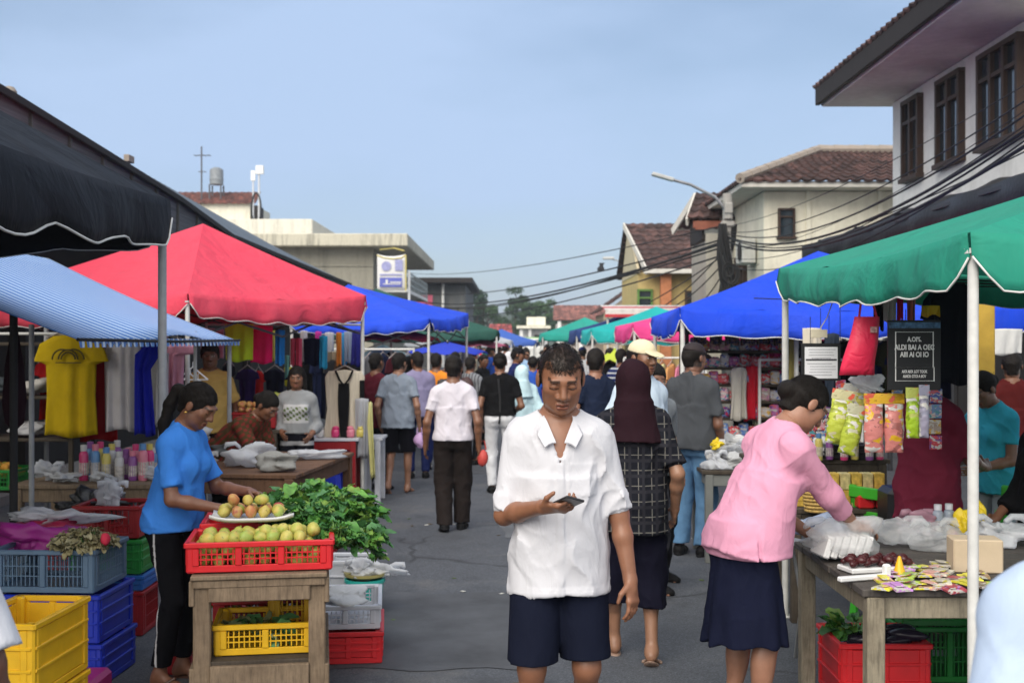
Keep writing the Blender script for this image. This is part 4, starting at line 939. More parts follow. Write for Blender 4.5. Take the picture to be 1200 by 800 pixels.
# ---- right: gabled weathered house further on and pink-roofed terrace
b = thing('weathered_house', 'low weathered brown gabled house with an aerial at the far right', 'house', (4.9, 64, 0))
MB().box((2, 3, 1.6), (4, 6, 3.2), bev=.01).build('wall', stained('tan wall', (.42, .34, .24), amt=.7), b)
mb = MB(); tile_roof(mb, (-.3, -.4, 3.3), (-.3, 6, 3.3), (2, -.4, 4.9), (2, 6, 4.9)); tile_roof(mb, (4.3, 6, 3.3), (4.3, -.4, 3.3), (2, 6, 4.9), (2, -.4, 4.9)); mb.build('roof', TILE, b)
mb = MB(); mb.prism([(0, 0), (4, 0), (2, .01)], 3.2, 3.25); mb.add([(0, -.02, 3.2), (4, -.02, 3.2), (2, -.02, 4.75)], [(0, 1, 2)]); mb.cyl((1.8, 1, 4.8), (1.8, 1, 6.6), .03); mb.beam((1.2, 1, 6.3), (2.4, 1, 6.3), .03, .03); mb.beam((1.4, 1, 5.9), (2.2, 1, 5.9), .03, .03); mb.build('gable', stained('tan wall', (.42, .34, .24)), b)
b = thing('terrace_house', 'pale terrace house with a pink tiled roof at the end of the street', 'house', (4.2, 112, 0))
MB().box((2.9, 3, 1.7), (5.6, 6, 3.4), bev=.01).build('wall', stained('pink white wall', (.55, .48, .44)), b)
mb = MB(); tile_roof(mb, (-.4, -1.2, 3.7), (6.2, -1.2, 3.7), (-.2, 3, 5.2), (6.2, 3, 5.2), cw=.5, rl=.6); mb.build('roof', TILE2, b)
mb = MB()
for x in (.2, 2.2, 4.0, 5.6): mb.box((x, -.9, 1.8), (.32, .3, 3.6))
mb.build('column', stained('white wall', (.6, .6, .58)), b)
for x in (1.2, 3.1, 4.8): window(b, (x, -.02, 2.1), 1.1, 1.5, (0, -1), 2)
b = thing('porch_house', 'small white columned house in front of the far trees', 'house', (.7, 128, 0))
MB().box((1.6, 2, 1.5), (3.0, 4, 3.0), bev=.01).build('wall', stained('white wall', (.6, .6, .58)), b)
mb = MB(); mb.box((1.6, 1.2, 3.25), (3.6, 5.4, .3)); mb.box((1.9, 1.6, 3.9), (2.0, 2.4, .9)); mb.build('roof', WALLC, b)
mb = MB(); mb.box((.3, -1, 1.5), (.3, .3, 3.1)); mb.box((1.2, -1, 1.5), (.3, .3, 3.1)); mb.build('column', WALLW, b)
window(b, (2.2, -.02, 1.8), 1, 1.3, (0, -1), 2)

# ---- left: long shed roof
b = thing('market_shed', 'long market shed with a dark grey metal lean-to roof on the left', 'building', (-5, 0, 0))
ys = (6, 9, 12, 15, 18, 21.3, 26, 31, 37); ez = (4.46, 4.32, 4.19, 4.04, 3.88, 3.62, 3.58, 3.54, 3.50); rz = (5.42, 5.25, 5.10, 4.98, 4.84, 4.68, 4.52, 4.36, 4.18)
MET = M('grey roof metal', (.105, .125, .145), rough=.55, vs=1.5, bmp=0, spec=.4)
P = []
for i in range(200):
    y = 6 + 31 * i / 199; e = float(np.interp(y, ys, ez)); r_ = float(np.interp(y, ys, rz)); wv = .012 * (i % 2)
    P.append([V((lerp(0, -1.5, t), y, lerp(e, r_, t) + wv)) for t in (0, .5, 1)])
MB().slab(P, (.5, 0, .85), .03).build('roof', MET, b)
mb = MB(); mb2 = MB()
for i in range(len(ys) - 1):
    a, c = V((.02, ys[i], ez[i] - .03)), V((.02, ys[i + 1], ez[i + 1] - .03)); mb.beam(a, c, .05, .08)
    mb2.add([(-.045, ys[i], ez[i] + .015), (-.045, ys[i + 1], ez[i + 1] + .015), (-.06, ys[i + 1], ez[i + 1] - .85), (-.06, ys[i], ez[i] - .85)], [(0, 1, 2, 3)])
mb.build('gutter', DARK, b); mb2.build('fascia', M('shed slats', (.11, .113, .118), rough=.8, vs=3, stretch=(1, .2, 14), var=.5), b)
for i in range(16):
    y = 7 + i * 1.1; e = float(np.interp(y, ys, ez)); MB().box((-.03, y, e - .30), (.04, .05, .5)).build('batten', M('batten', (.09, .09, .085)), b)
mb = MB(); mb.lathe([(.05, 0), (.07, .02), (.075, .05), (.05, .09), (.02, .10)], c=(-.05, 12.0, 4.18)); mb.build('roof_cap', stained('ridge cement', (.33, .28, .24)), b); MB().box((.0, 15.6, 4.10), (.07, .22, .09)).build('bracket', stained('ridge cement', (.33, .28, .24)), b)
MB().box((-1.0, 20, 1.75), (.3, 32, 3.5), bev=.01).build('wall', stained('shed wall dark', (.026, .024, .023), (.01, .01, .01), .7), b)
for y in (8, 14, 20, 26, 32): MB().box((-.75, y, 1.9), (.16, .16, 3.8)).build('post', stained('shed wall dark', (.075, .07, .065)), b)

# ---- left: concrete building with projecting roof slab
b = thing('concrete_building', 'grey concrete building with a wide flat roof slab and balcony', 'building', (-6.5, 56, 0))
mb = MB(); mb.box((-5, 8.5, 3.05), (10, 17, 6.1), bev=.01); mb.build('wall', CONC, b)
mb = MB(); mb.box((-5, -.02, 5.28), (10.02, .08, .10)); mb.box((-5, -.02, 4.2), (10.02, .07, .08)); mb.build('string_course', CONC, b)
MB().box((-4.4, 8.3, 6.40), (12.2, 18.6, .58), bev=.04).build('roof_slab', SLAB, b)
mb = MB(); mb.box((.75, 8, 4.15), (1.5, 14, .16)); mb.build('balcony', WALLW, b)
mb = MB()
for k in range(15): mb.box((1.45, 1.1 + k, 4.65), (.05, .05, .85))
for z in (4.5, 4.8, 5.1): mb.box((1.45, 8, z), (.04, 14, .05))
mb.build('railing', M('pale rail', (.4, .45, .46)), b)
for y in (2.5, 5.5, 9, 12): window(b, (.012, y, 5.1), 1.6, 1.5, (1, 0), 2)
b = thing('parapet_block', 'white parapet block standing behind the concrete roof slab', 'building', (-10.7, 63.6, 0))
MB().box((-2.5, 4, 4.05), (5, 8, 8.1), bev=.01).build('wall', WALLW, b)
mb = MB(); mb.box((-2.5, -.0, 7.75), (5.1, .16, .95), bev=.02); mb.box((.02, 4, 7.75), (.14, 8.1, .93), bev=.02); mb.build('parapet', stained('parapet white', (.68, .66, .58), (.2, .19, .16), .5, vs=2), b)
b = thing('roof_cabin', 'cream rooftop house with a rusty red tiled roof and gable', 'house', (-15.9, 73, 0))
MB().box((-2.6, 3, 5.1), (5.0, 6, 10.2), bev=.01).build('wall', WALLC, b)
mb = MB(); tile_roof(mb, (-5.4, -.3, 10.1), (.3, -.3, 10.1), (-5.4, 2.2, 11.1), (.1, 2.2, 11.1), cw=.4); mb.build('roof', tile_mat('rusty tiles', (.15, .05, .035)), b)
mb = MB(); mb.box((.3, .6, 9.2), (.25, 1.6, 1.6)); mb.build('cabinet', DARK, b)
a = thing('tv_aerial', 'tall thin television aerial on the rooftop house', 'aerial', (-19.1, 73.5, 10.4))
mb = MB(); mb.cyl((0, 0, 0), (0, 0, 3.3), .05); mb.build('mast', M('aerial metal', (.09, .09, .10)), a)
mb = MB(); mb.beam((-.45, 0, 2.75), (.55, 0, 2.75), .05, .05); mb.beam((-.2, 0, 1.75), (.3, 0, 1.75), .05, .05)
for x in (-.4, -.1, .2, .5): mb.beam((x, -.3, 2.75), (x, .3, 2.75), .03, .03)
mb.build('crossbar', M('aerial metal', (.09, .09, .10)), a)
a = thing('water_tank', 'grey cylindrical water tank on a rack on the rooftop house', 'water tank', (-18.3, 74, 10.5))
mb = MB()
for x in (-.35, .35):
    for y in (-.35, .35): mb.cyl((x, y, 0), (x, y, .9), .05)
mb.build('rack', M('aerial metal', (.09, .09, .10)), a)
MB().lathe([(.30, .9), (.42, .92), (.42, 1.2), (.44, 1.22), (.42, 1.26), (.42, 1.7), (.40, 1.85), (.2, 1.98), (.02, 2.0)], 16).build('tank', M('tank grey', (.20, .22, .24), rough=.5), a, 40)
a = thing('antenna_mast', 'white twin antenna post with a coil of cable beside the rooftop house', 'antenna', (-15.4, 72, 8.2))
mb = MB(); mb.cyl((-.2, 0, 0), (-.2, 0, 3.6), .05); mb.cyl((.15, 0, 0), (.15, 0, 4.0), .06); mb.build('pole', M('pale metal', (.5, .52, .55)), a)
mb = MB(); mb.box((-.2, 0, 3.5), (.25, .15, .6)); mb.box((.2, 0, 3.85), (.45, .25, .5)); mb.build('antenna_box', WALLW, a)
MB().tube([(.0 + .28 * math.cos(t), -.05, 1.5 + .95 * math.sin(t)) for t in np.linspace(0, 6.28, 25)[:-1]], .05, 6, True).build('cable_coil', M('cable', (.012, .012, .013)), a)

# banner strung below the slab
bn = thing('banner', 'large white banner with blue panels hanging from the concrete building', 'banner', (-5.35, 53.8, 0))
Q = lambda x, z, d=0: V((x, -d, z))
def sheetq(x0, x1, z0, z1, y, bow=.05, nx=10, nz=8):
    return [[V((lerp(x0, x1, i / nx), y - bow * math.sin(math.pi * i / nx) * math.sin(math.pi * j / nz), lerp(z0, z1, j / nz) + (.10 * (2 * i / nx - 1) ** 2 if j == nz else 0))) for j in range(nz + 1)] for i in range(nx + 1)]
MB().slab(sheetq(-.72, .55, 4.02, 5.55, 0), (0, -1, 0), .01).build('sheet', M('banner white', (.62, .62, .62), var=.05), bn, True)
mb = MB(); mb.box((-.10, -.075, 4.38), (1.0, .01, .42), bev=.001); mb.build('blue_panel', M('banner blue', (.10, .12, .42), var=.2), bn)
mb = MB(); mb.lathe([(.001, 0), (.22, 0), (.22, .008), (.001, .008)], 20, (-.30, -.075, 5.1), Matrix.Rotation(rad(90), 3, 'X')); mb.box((.26, -.075, 5.15), (.34, .01, .5), bev=.001); mb.box((-.1, -.073, 4.72), (1.0, .006, .07), bev=.001); mb.build('emblem', M('banner lilac', (.28, .29, .50), var=.3, vs=14), bn)
mb = MB(); mb.box((-.28, -.09, 4.40), (.10, .01, .20), bev=.001); mb.box((.12, -.09, 4.38), (.5, .01, .05), bev=.001); mb.box((-.05, -.09, 4.30), (.8, .008, .035), bev=.001); mb.build('lettering', M('banner white', (.62, .62, .62)), bn)
mb = MB(); mb.tube([(-.74, 0, 5.6), (-.4, -.02, 5.48), (0, -.03, 5.44), (.35, -.02, 5.48), (.58, 0, 5.62)], .03); mb.tube([(-.6, 0, 5.85), (0, .4, 5.95), (.5, 0, 5.8)], .03); mb.tube([(.57, 0, 4.0), (.57, 0, 5.6)], .03); mb.build('edge_rope', M('yellow rope', (.5, .42, .12)), bn)
MB().box((.70, .2, 2.6), (.10, .10, 4.6)).build('pole', M('pale metal', (.5, .52, .55)), bn)

# ---- left: dark shop with pink signs
b = thing('dark_shop', 'dark grey shop with a black flat roof and pink sign panels', 'building', (-6.6, 80, 0))
MB().box((1.3, 8, 2.75), (4.4, 16, 5.5), bev=.01).build('wall', stained('dark grey wall', (.14, .15, .155), amt=.5), b)
MB().box((1.4, 7.6, 5.75), (5.2, 18, .35), bev=.03).build('roof', DARK, b)
for i in range(3):
    for j in range(3): MB().box((.25 + i * .42, -.06, 3.3 + j * .62), (.40, .05, .58), bev=.01).build('sign_panel', M('pink sign', (.75, .16, .25), var=.1), b)
MB().cyl((2.0, -.4, 0), (2.0, -.4, 5.6), .10, .09).build('pole', WALLW, b)
mb = MB()
for z in (3.0, 3.9): mb.beam((-.4, -.5, z), (4.8, -.5, z), .06, .06)
for x in (-.3, 3.0, 4.7): mb.beam((x, -.5, 0), (x, -.5, 4), .06, .06)
mb.build('railing', DARK, b)

# ------------------------------------------------------------------ trees at the end of the street
LEAF = [M('foliage %d' % i, c, rough=.75, var=.35, vs=.9, bmp=0, spec=.2, transl=.18) for i, c in enumerate(((.045, .085, .030), (.06, .115, .04), (.035, .07, .035)))]
BARK = M('bark', (.09, .07, .05), rough=.9, vs=3)
def tree(x, y, hgt, rad_, label, seed, mat, clumps=26, leaves=120, tall=1.0):
    rg = np.random.default_rng(seed); t = thing('tree', label, 'tree', (x, y, 0), 0, 'trees at the end of the street')
    mb = MB(); mb.tube([(0, 0, 0), (rg.uniform(-.2, .2), 0, hgt * .3), (rg.uniform(-.3, .3), 0, hgt * .6), (0, 0, hgt * .88)], [hgt * .028, hgt * .022, hgt * .015, .03], 8); C = []
    for i in range(clumps):
        z = hgt * rg.uniform(.28, .97); rr = rad_ * math.sqrt(max(.08, 1 - ((z / hgt - .58) / .44) ** 2)) * rg.uniform(.2, 1); a = rg.uniform(0, 6.28)
        c = np.array([rr * math.cos(a), rr * math.sin(a), z]); C.append(c)
        if i % 2 == 0: mb.tube([(0, 0, max(hgt * .2, z - rr * .9)), c * [.5, .5, 1] - [0, 0, rr * .25], c], [hgt * .010, hgt * .006, .02], 5)
    mb.build('trunk', BARK, t, True)
    c = np.repeat(np.array(C), leaves, 0); n = len(c); d = rg.normal(size=(n, 3)); d /= np.linalg.norm(d, axis=1)[:, None]
    p = c + d * (rad_ * .36 * rg.uniform(.25, 1, (n, 1)) ** .5) * np.array([1, 1, .72]); s = rad_ * .075 * rg.uniform(.6, 1.5, (n, 1))
    u = rg.normal(size=(n, 3)); u /= np.linalg.norm(u, axis=1)[:, None]; w_ = np.cross(u, d + rg.normal(size=(n, 3)) * .5); w_ /= np.linalg.norm(w_, axis=1)[:, None] + 1e-6
    v = np.stack([p - u * s, p - w_ * s * .55, p + u * s, p + w_ * s * .55], 1).reshape(-1, 3)
    mesh_obj('crown', v, np.arange(n * 4).reshape(-1, 4), mat, t)
tree(-4.6, 150, 8.2, 2.0, 'slim tree with a dark crown beside the dark shop', 1, LEAF[2]); tree(-3.1, 158, 7.0, 1.9, 'lighter green rounded tree right of the slim tree', 2, LEAF[1])
tree(.6, 165, 9.2, 2.2, 'tallest upright tree at the far end of the street', 3, LEAF[0]); tree(2.4, 160, 6.8, 2.3, 'broad low tree beside the tallest tree', 4, LEAF[0])
tree(4.6, 158, 7.4, 2.2, 'bushy tree left of the pink-roofed terrace house', 5, LEAF[1]); tree(5.6, 135, 5.2, 1.9, 'dark bushy tree in front of the pink-roofed terrace house', 6, LEAF[2])
tree(7.2, 52, 5.6, 1.5, 'small tree behind the house with the orange pillar', 7, LEAF[0], 14); tree(-1.2, 170, 4.6, 2.6, 'low spreading tree at the end of the road', 8, LEAF[1])
b = thing('red_roof_house', 'tiny red-roofed house among the far trees', 'house', (-2.6, 142, 0))
MB().box((1.2, 1, 1.2), (2.4, 2, 2.4)).build('wall', stained('tan wall', (.42, .34, .24)), b); mb = MB(); tile_roof(mb, (-.3, -.4, 2.4), (2.7, -.4, 2.4), (-.1, 1, 3.8), (2.5, 1, 3.8), cw=.4); mb.build('roof', tile_mat('red tiles', (.30, .06, .06)), b)
h_ = MB(); P = [[V((x, 420 + 30 * math.sin(x * .01), (0 if j == 0 else 9 + 3.5 * math.sin(x * .021 + 1) + 2 * math.sin(x * .06)))) for j in (0, 1)] for x in range(-420, 430, 12)]
h_.slab(P, (0, -1, 0), 12); tag(h_.build('hills', M('hill green', (.06, .085, .06), vs=.2, bmp=0)), kind='structure')

# ------------------------------------------------------------------ pole, lamps, cables
CABLE = M('cable', (.012, .012, .013), rough=.6)
pl = thing('utility_pole', 'grey utility pole with a street lamp arm and a tangle of black cables', 'utility pole', (4.2, 23.3, 0))
MB().cyl((0, 0, 0), (0, 0, 4.60), .12, .09, 12).build('pole', stained('pole concrete', (.34, .33, .31), amt=.5), pl)
mb = MB(); mb.tube([(0, -.1, 4.22), (-.26, -.12, 4.52), (-.75, -.2, 4.75), (-1.12, -.25, 4.84)], .03, 8); mb.build('lamp_arm', M('galvanised steel', (.35, .36, .37), rough=.4, metal=.6), pl)
lm = Matrix.Rotation(rad(-14), 3, 'Y'); mb = MB(); mb.box((-1.29, -.26, 4.89), (.44, .16, .07), mat=Matrix.Rotation(rad(16), 3, 'Y'), bev=.03); mb.build('lamp_head', M('lamp grey', (.45, .46, .45), rough=.4), pl)
mb = MB(); mb.box((0, 0, 4.0), (.26, .24, .12), bev=.03); mb.box((0, -.14, 4.3), (.16, .1, .22), bev=.03); mb.cyl((0, -.08, 4.1), (0, -.08, 4.42), .09); mb.build('clamp', stained('pole concrete', (.34, .33, .31)), pl)
mb = MB()
for i in range(12):
    a = U(0, 6.28); r0 = U(.09, .16); mb.tube([(r0 * math.cos(a + k * .5) * (1 + .2 * k), -.1 + r0 * math.sin(a + k * .5) * .6, z) for k, z in enumerate((4.0, 3.7, 3.4, 3.0, 2.4))], U(.016, .035), 5)
for i in range(3):
    c = (U(-.2, .2), -.2, U(2.9, 3.9)); rr = U(.10, .18); mb.tube([(c[0] + rr * math.cos(t), c[1], c[2] + rr * 1.3 * math.sin(t)) for t in np.linspace(0, 6.28, 15)[:-1]], .025, 5, True)
mb.build('cable_bundle', CABLE, pl)
def cable(p0, p1, sag, r, label):
    p0, p1 = V(p0), V(p1); pts = [lerp(p0, p1, t) - V((0, 0, sag * 4 * t * (1 - t))) for t in np.linspace(0, 1, 22)]
    return tag(MB().tube(pts, r * .68, 6).build('power_cable', CABLE), label, 'cable', 'overhead cables')
def pp(px, py, s): return W(px, py, s)
pole = lambda dz: V((4.2, 23.2, 1.72 + (dz - 1.72) * .75))
for i, (py, s, r, z, sg) in enumerate(((112, 150, .011, 4.55, .35), (128, 150, .016, 4.5, .45), (146, 140, .024, 4.42, .5), (150, 140, .016, 4.4, .55), (166, 135, .026, 4.3, .5), (178, 132, .010, 4.2, .3), (96, 150, .007, 4.7, .2))):
    cable(pole(z), pp(1243, py - 22, 150), sg, r, ['thin top cable rising past the shop house windows', 'second cable crossing below the shop house windows', 'thick black cable crossing the white shop house wall', 'cable running close under the thick black one', 'lowest thick cable above the black tarpaulin', 'thin cable just above the tarpaulin edge', 'topmost hair-thin wire over the upper windows'][i])
for i, (x0, y0, s0, z, sg, r) in enumerate(((455, 338, 18, 4.4, .7, .05), (470, 345, 17, 4.3, .9, .07), (440, 352, 18, 4.2, .8, .05), (520, 360, 15, 4.0, .9, .05), (540, 318, 15, 4.75, .5, .035), (500, 349, 16, 4.35, 1.0, .06))):
    cable(pole(z), pp(466, y0, 18), sg, r * .55, ['upper wire spanning the street to the left', 'thick cable spanning the street to the left', 'lower wire spanning the street', 'slack wire hanging lowest over the street', 'faint highest wire over the street', 'doubled cable over the middle of the street'][i])
for i, (px, py, s) in enumerate(((742, 372, 40), (690, 378, 30), (760, 366, 40), (800, 360, 44))):
    cable(pole(4.2 - .15 * i), pp(px, py, s), .3, .02, ['drop cable falling from the pole toward the red and white awning', 'long drop cable falling toward the far tents', 'drop cable in front of the yellow wall', 'short drop cable beside the pole'][i])
for i in range(3):
    cable(pole(4.1 - .22 * i), pp(1243, 100 + i * 17, 150), .35 + .06 * i, .006 + .003 * (i % 3), ['wire looping from the pole over the cream wall, first of the dense set', 'wire just under the first loop on the cream wall', 'slightly thicker wire midway down the cream wall', 'thin wire midway down the cream wall', 'wire brushing the top of the tarpaulin', 'thick wire near the tarpaulin ridge', 'lowest sagging wire near the blue tent peak'][i])
for i in range(4):
    cable(pole(3.9 - .25 * i), V((5.05, 24.4 + 1.5 * i, 3.3 - .3 * i)), .12, .009, ['short service wire from pole to cream house', 'second service wire from pole to cream house', 'third service wire from pole to cream house', 'lowest service wire from pole to cream house'][i])
for lb, x, y, h_ in (('concrete pole beside the green tent carrying the cable ends', 4.32, 9.36, 4.1), ('concrete pole by the dark shop carrying the far cable ends', -7.45, 77.9, 6.6)):
    up_ = thing('utility_pole', lb, 'utility pole', (x, y, 0)); MB().cyl((0, 0, 0), (0, 0, h_), .11, .085, 12).build('pole', stained('pole concrete', (.34, .33, .31), amt=.5), up_); MB().box((0, -.1, h_ - .35), (.5, .07, .09), bev=.01).build('cross_arm', M('galvanised steel', (.35, .36, .37)), up_)
sl = thing('street_lamp', 'small far street lamp with a short arm above the tiled house', 'street lamp', (4.85, 52, 0))
MB().cyl((0, 0, 0), (0, 0, 5.2), .07).build('pole', M('galvanised steel', (.35, .36, .37)), sl); mb = MB(); mb.beam((0, 0, 5.15), (-.5, 0, 5.3), .05, .05); mb.build('lamp_arm', M('galvanised steel', (.35, .36, .37)), sl); MB().box((-.65, 0, 5.34), (.5, .2, .12), bev=.03).build('lamp_head', M('lamp grey', (.45, .46, .45)), sl)
fl = MB(); P = [[V((.05 * math.sin(j * 2 + i), 0, 0)) + V((i * .08 - .02 * j, .03 * math.sin(i * 2), -j * .12)) for j in range(4)] for i in range(4)]; fl.slab(P, (0, -1, 0), .01)
tag(fl.build('flag', TARP, loc=W(702, 308, 27)), 'small black rag dangling from the wires over the street', 'flag')
# ------------------------------------------------------------------ tents
def fabric(name, col, transl=.16):
    key = 'tent ' + name
    if key in MATS: return MATS[key]
    m, nt, b, out = newmat(key); vec = coords(nt)
    fade = tuple(min(1, c * .90 + .05 * (sum(col) / 3 + .12)) for c in col)
    c = ramp(nt, noise(nt, vec, 1.1, 6, .65), [(.32, fade), (.62, col)])
    st = ramp(nt, noise(nt, coords(nt, (3, 3, .7)), 2.4, 6, .72), [(.55, (0, 0, 0)), (.75, (.35, .35, .35))]); c = mixc(nt, st, c, tuple(x * .45 + .02 for x in col))
    nt.links.new(c, b.inputs['Base Color']); b.inputs['Roughness'].default_value = .66; b.inputs['Specular IOR Level'].default_value = .12
    n = nd(nt, 'ShaderNodeTexNoise'); n.inputs['Scale'].default_value = 2.6; n.inputs['Detail'].default_value = 4; n.inputs['Distortion'].default_value = 1.6; nt.links.new(vec, n.inputs['Vector'])
    p = bump(nt, b, n.outputs['Fac'], .5, .06); w = nd(nt, 'ShaderNodeTexNoise'); w.inputs['Scale'].default_value = 13; w.inputs['Detail'].default_value = 3; nt.links.new(coords(nt, (1, 1, .3)), w.inputs['Vector']); bump(nt, b, w.outputs['Fac'], .35, .012, p)
    if transl:
        t = nd(nt, 'ShaderNodeBsdfTranslucent'); nt.links.new(c, t.inputs[0]); mx = nd(nt, 'ShaderNodeMixShader'); mx.inputs[0].default_value = transl
        nt.links.new(b.outputs[0], mx.inputs[1]); nt.links.new(t.outputs[0], mx.inputs[2]); nt.links.new(mx.outputs[0], out.inputs[0])
    MATS[key] = m; return m
STEEL = M('white tent pole', (.58, .58, .56), rough=.4, vs=12, var=.12); TRIM = M('white piping', (.62, .62, .60))
def tent(name, label, corners, apex, val, mat, legs=None, sag=.10, trim=True, frame=True, scal=.008, group='pop-up tents along the street', trim_r=.0045, notch=None, crown=None, seed=0, legmat=None, legr=.02):
    """corners: eave points; val: valance drop per corner; legs: list of corner indexes with a pole down to the ground"""
    rg = random.Random(seed); corners = [V(c) for c in corners]; apex = V(apex); n = len(corners); val = val if isinstance(val, (list, tuple)) else [val] * n
    base = V((sum(c.x for c in corners) / n, sum(c.y for c in corners) / n, 0)); t = thing(name, label, 'tent', base, 0, group)
    cs = [c - base for c in corners]; ap = apex - base; mb = MB(); vm = MB(); tr = MB(); N = 26
    for k in range(n):
        a, b = cs[k], cs[(k + 1) % n]; P = []
        for i in range(N + 1):
            u = i / N; e = lerp(a, b, u); row = []
            for j in range(13):
                v = j / 12; p = lerp(e, ap, v); d = sag * math.sin(math.pi * v) * (.35 + .65 * math.sin(math.pi * u)) + .05 * math.sin(math.pi * u) * (1 - v) ** 2
                d += .012 * math.sin(u * 23 + v * 4 + k) * (1 - v) * math.sin(math.pi * u) + .010 * abs(math.sin(u * 3.14 * 9)) * max(0, 1 - v * 3)
                row.append(p - V((0, 0, d)))
            P.append(row)
        mb.grid(P)
        out = V((b - a).cross(V((0, 0, 1)))).normalized(); out = out if out.dot((a + b) / 2 - V((0, 0, 0))) > 0 else -out
        va, vb = val[k], val[(k + 1) % n]; P = []; edge = []; nn = notch.get(k) if notch else None
        for i in range(2 * N + 1):
            u = i / (2 * N); e = lerp(a, b, u) - V((0, 0, .05 * math.sin(math.pi * u))); row = []
            dv = lerp(va, vb, u) + scal * (abs(math.sin(u * math.pi * 5)) - .5) + .012 * math.sin(u * 40)
            cor = min(u, 1 - u) * (b - a).length; dv *= 1 - .55 * math.exp(-(cor / .065) ** 2) if legs and ((u < .5 and k in legs) or (u >= .5 and (k + 1) % n in legs)) else 1
            for j in range(6):
                v = j / 5; fold = (.02 * math.sin(u * 19 + k) + .013 * math.sin(u * 47 + 2)) * v + .05 * math.sin(v * 2.2) * math.sin(math.pi * u) ** .5
                row.append(e + out * (fold + .012) - V((0, 0, dv * v)))
            P.append(row); edge.append(row[-1] + out * .004)
        vm.slab(P, out, .004)
        if trim: tr.tube(edge, trim_r, 5)
    cano = mb.build('canopy', mat, t, True); vo = vm.build('valance', mat, cano, True)
    if trim: tr.build('piping', TRIM, vo, True)
    for k in legs or ():
        c = cs[k]; l = MB(); l.cyl((c.x * .985, c.y * .985, 0), (c.x * .985, c.y * .985, c.z - val[k] * .38), legr, n=10); l.cyl((c.x * .985, c.y * .985, c.z - val[k] * .38), (c.x * .985, c.y * .985, c.z - .06), legr * 1.6, n=10)
        l.box((c.x * .985, c.y * .985, .006), (.09, .09, .012)); l.build('leg', legmat or STEEL, t, 40)
    if frame:
        fr = MB()
        for k in range(n):
            a, b = cs[k] * .97, cs[(k + 1) % n] * .97; a.z, b.z = cs[k].z - .10, cs[(k + 1) % n].z - .10; m_ = lerp(a, b, .5)
            for p, q in ((a, m_ - V((0, 0, .30))), (a - V((0, 0, .30)), m_), (m_, b - V((0, 0, .30))), (m_ - V((0, 0, .30)), b)): fr.beam(p, q, .012, .020)
            fr.beam(a, ap - V((0, 0, .12)), .014, .024)
        fr.build('frame', M('grey frame', (.05, .05, .055), rough=.5), t)
    return t
def quad(cx, cy, w, d, ang, z):
    c, s = math.cos(rad(ang)), math.sin(rad(ang)); return [V((cx + x * c - y * s, cy + x * s + y * c, z)) for x, y in ((-w / 2, -d / 2), (w / 2, -d / 2), (w / 2, d / 2), (-w / 2, d / 2))]
# right, nearest: green
tent('market_tent', 'green pop-up tent with white piping over the snack stall', [W(1136, 272, 311), V((4.75, 4.55, 2.16)), V((4.75, 7.5, 2.2)), W(915, 314, 187)], (3.22, 6.0, 2.66), [.21, .21, .2, .19], fabric('green', (.025, .27, .19), .14), legs=(0, 1, 2, 3), sag=.05, seed=1, legr=.021, frame=False)
# right, second: blue
tent('market_tent', 'blue pop-up tent sheltering the packet stall on the right', [W(797, 360, 135), V((4.6, 10.5, 2.05)), V((4.6, 13.4, 2.1)), W(765, 371, 106)], (3.05, 11.9, 2.62), [.24, .24, .22, .16], fabric('blue', (.012, .060, .62), .05), legs=(0, 1, 2, 3), sag=.07, seed=2, frame=False)
# right, further
tent('market_tent', 'bright pink pop-up tent behind the blue one', quad(3.0, 17.6, 2.7, 2.7, 0, 1.96), (3.0, 17.6, 2.38), .22, fabric('pink', (.75, .06, .26)), legs=(0, 3), seed=3, frame=False)
tent('market_tent', 'turquoise pop-up tent between the pink and navy ones', quad(2.8, 23.2, 2.7, 2.8, 0, 1.95), (2.8, 23.2, 2.40), .25, fabric('turquoise', (.02, .42, .42)), legs=(0, 3), seed=4, frame=False)
tent('market_tent', 'navy blue pop-up tent beyond the turquoise one', quad(3.0, 29.5, 3.0, 3, 0, 2.0), (3.0, 29.5, 2.48), .3, fabric('navy', (.03, .06, .20)), legs=(0, 3), seed=5, frame=False, trim=False)
tent('market_tent', 'small sea-green tent furthest down the right row', quad(2.5, 41, 3.0, 3, 0, 2.0), (2.5, 41, 2.55), .25, fabric('sea green', (.03, .36, .30)), legs=(0, 3), seed=6, frame=False, trim=False)
# right: red and white awning
aw = thing('striped_awning', 'red and white flat awning above the pink tent', 'awning', (2.15, 27.4, 0))
for k in range(3):
    P = [[V((x, lerp(0, .5, v) if False else k * .55 + v * .55, 2.45 + k * .05 + .05 * v)) for v in (0, .5, 1)] for x in np.linspace(0, 2.0, 8)]
    MB().slab(P, (0, 0, 1), .02).build('stripe_panel', M('awning ' + ('red' if k % 2 else 'white'), (.45, .04, .05) if k % 2 else (.62, .58, .56)), aw)
mb = MB(); mb.box((1.0, -.02, 2.40), (2.02, .03, .12)); mb.build('front_band', M('awning white', (.62, .58, .56)), aw)
mb = MB(); mb.box((1.0, -.035, 2.31), (2.04, .03, .07)); mb.build('red_band', M('awning red', (.45, .04, .05)), aw)
mb = MB(); mb.cyl((.05, .05, 0), (.05, .05, 2.4), .025); mb.cyl((1.95, .05, 0), (1.95, .05, 2.4), .025); mb.build('post', STEEL, aw)

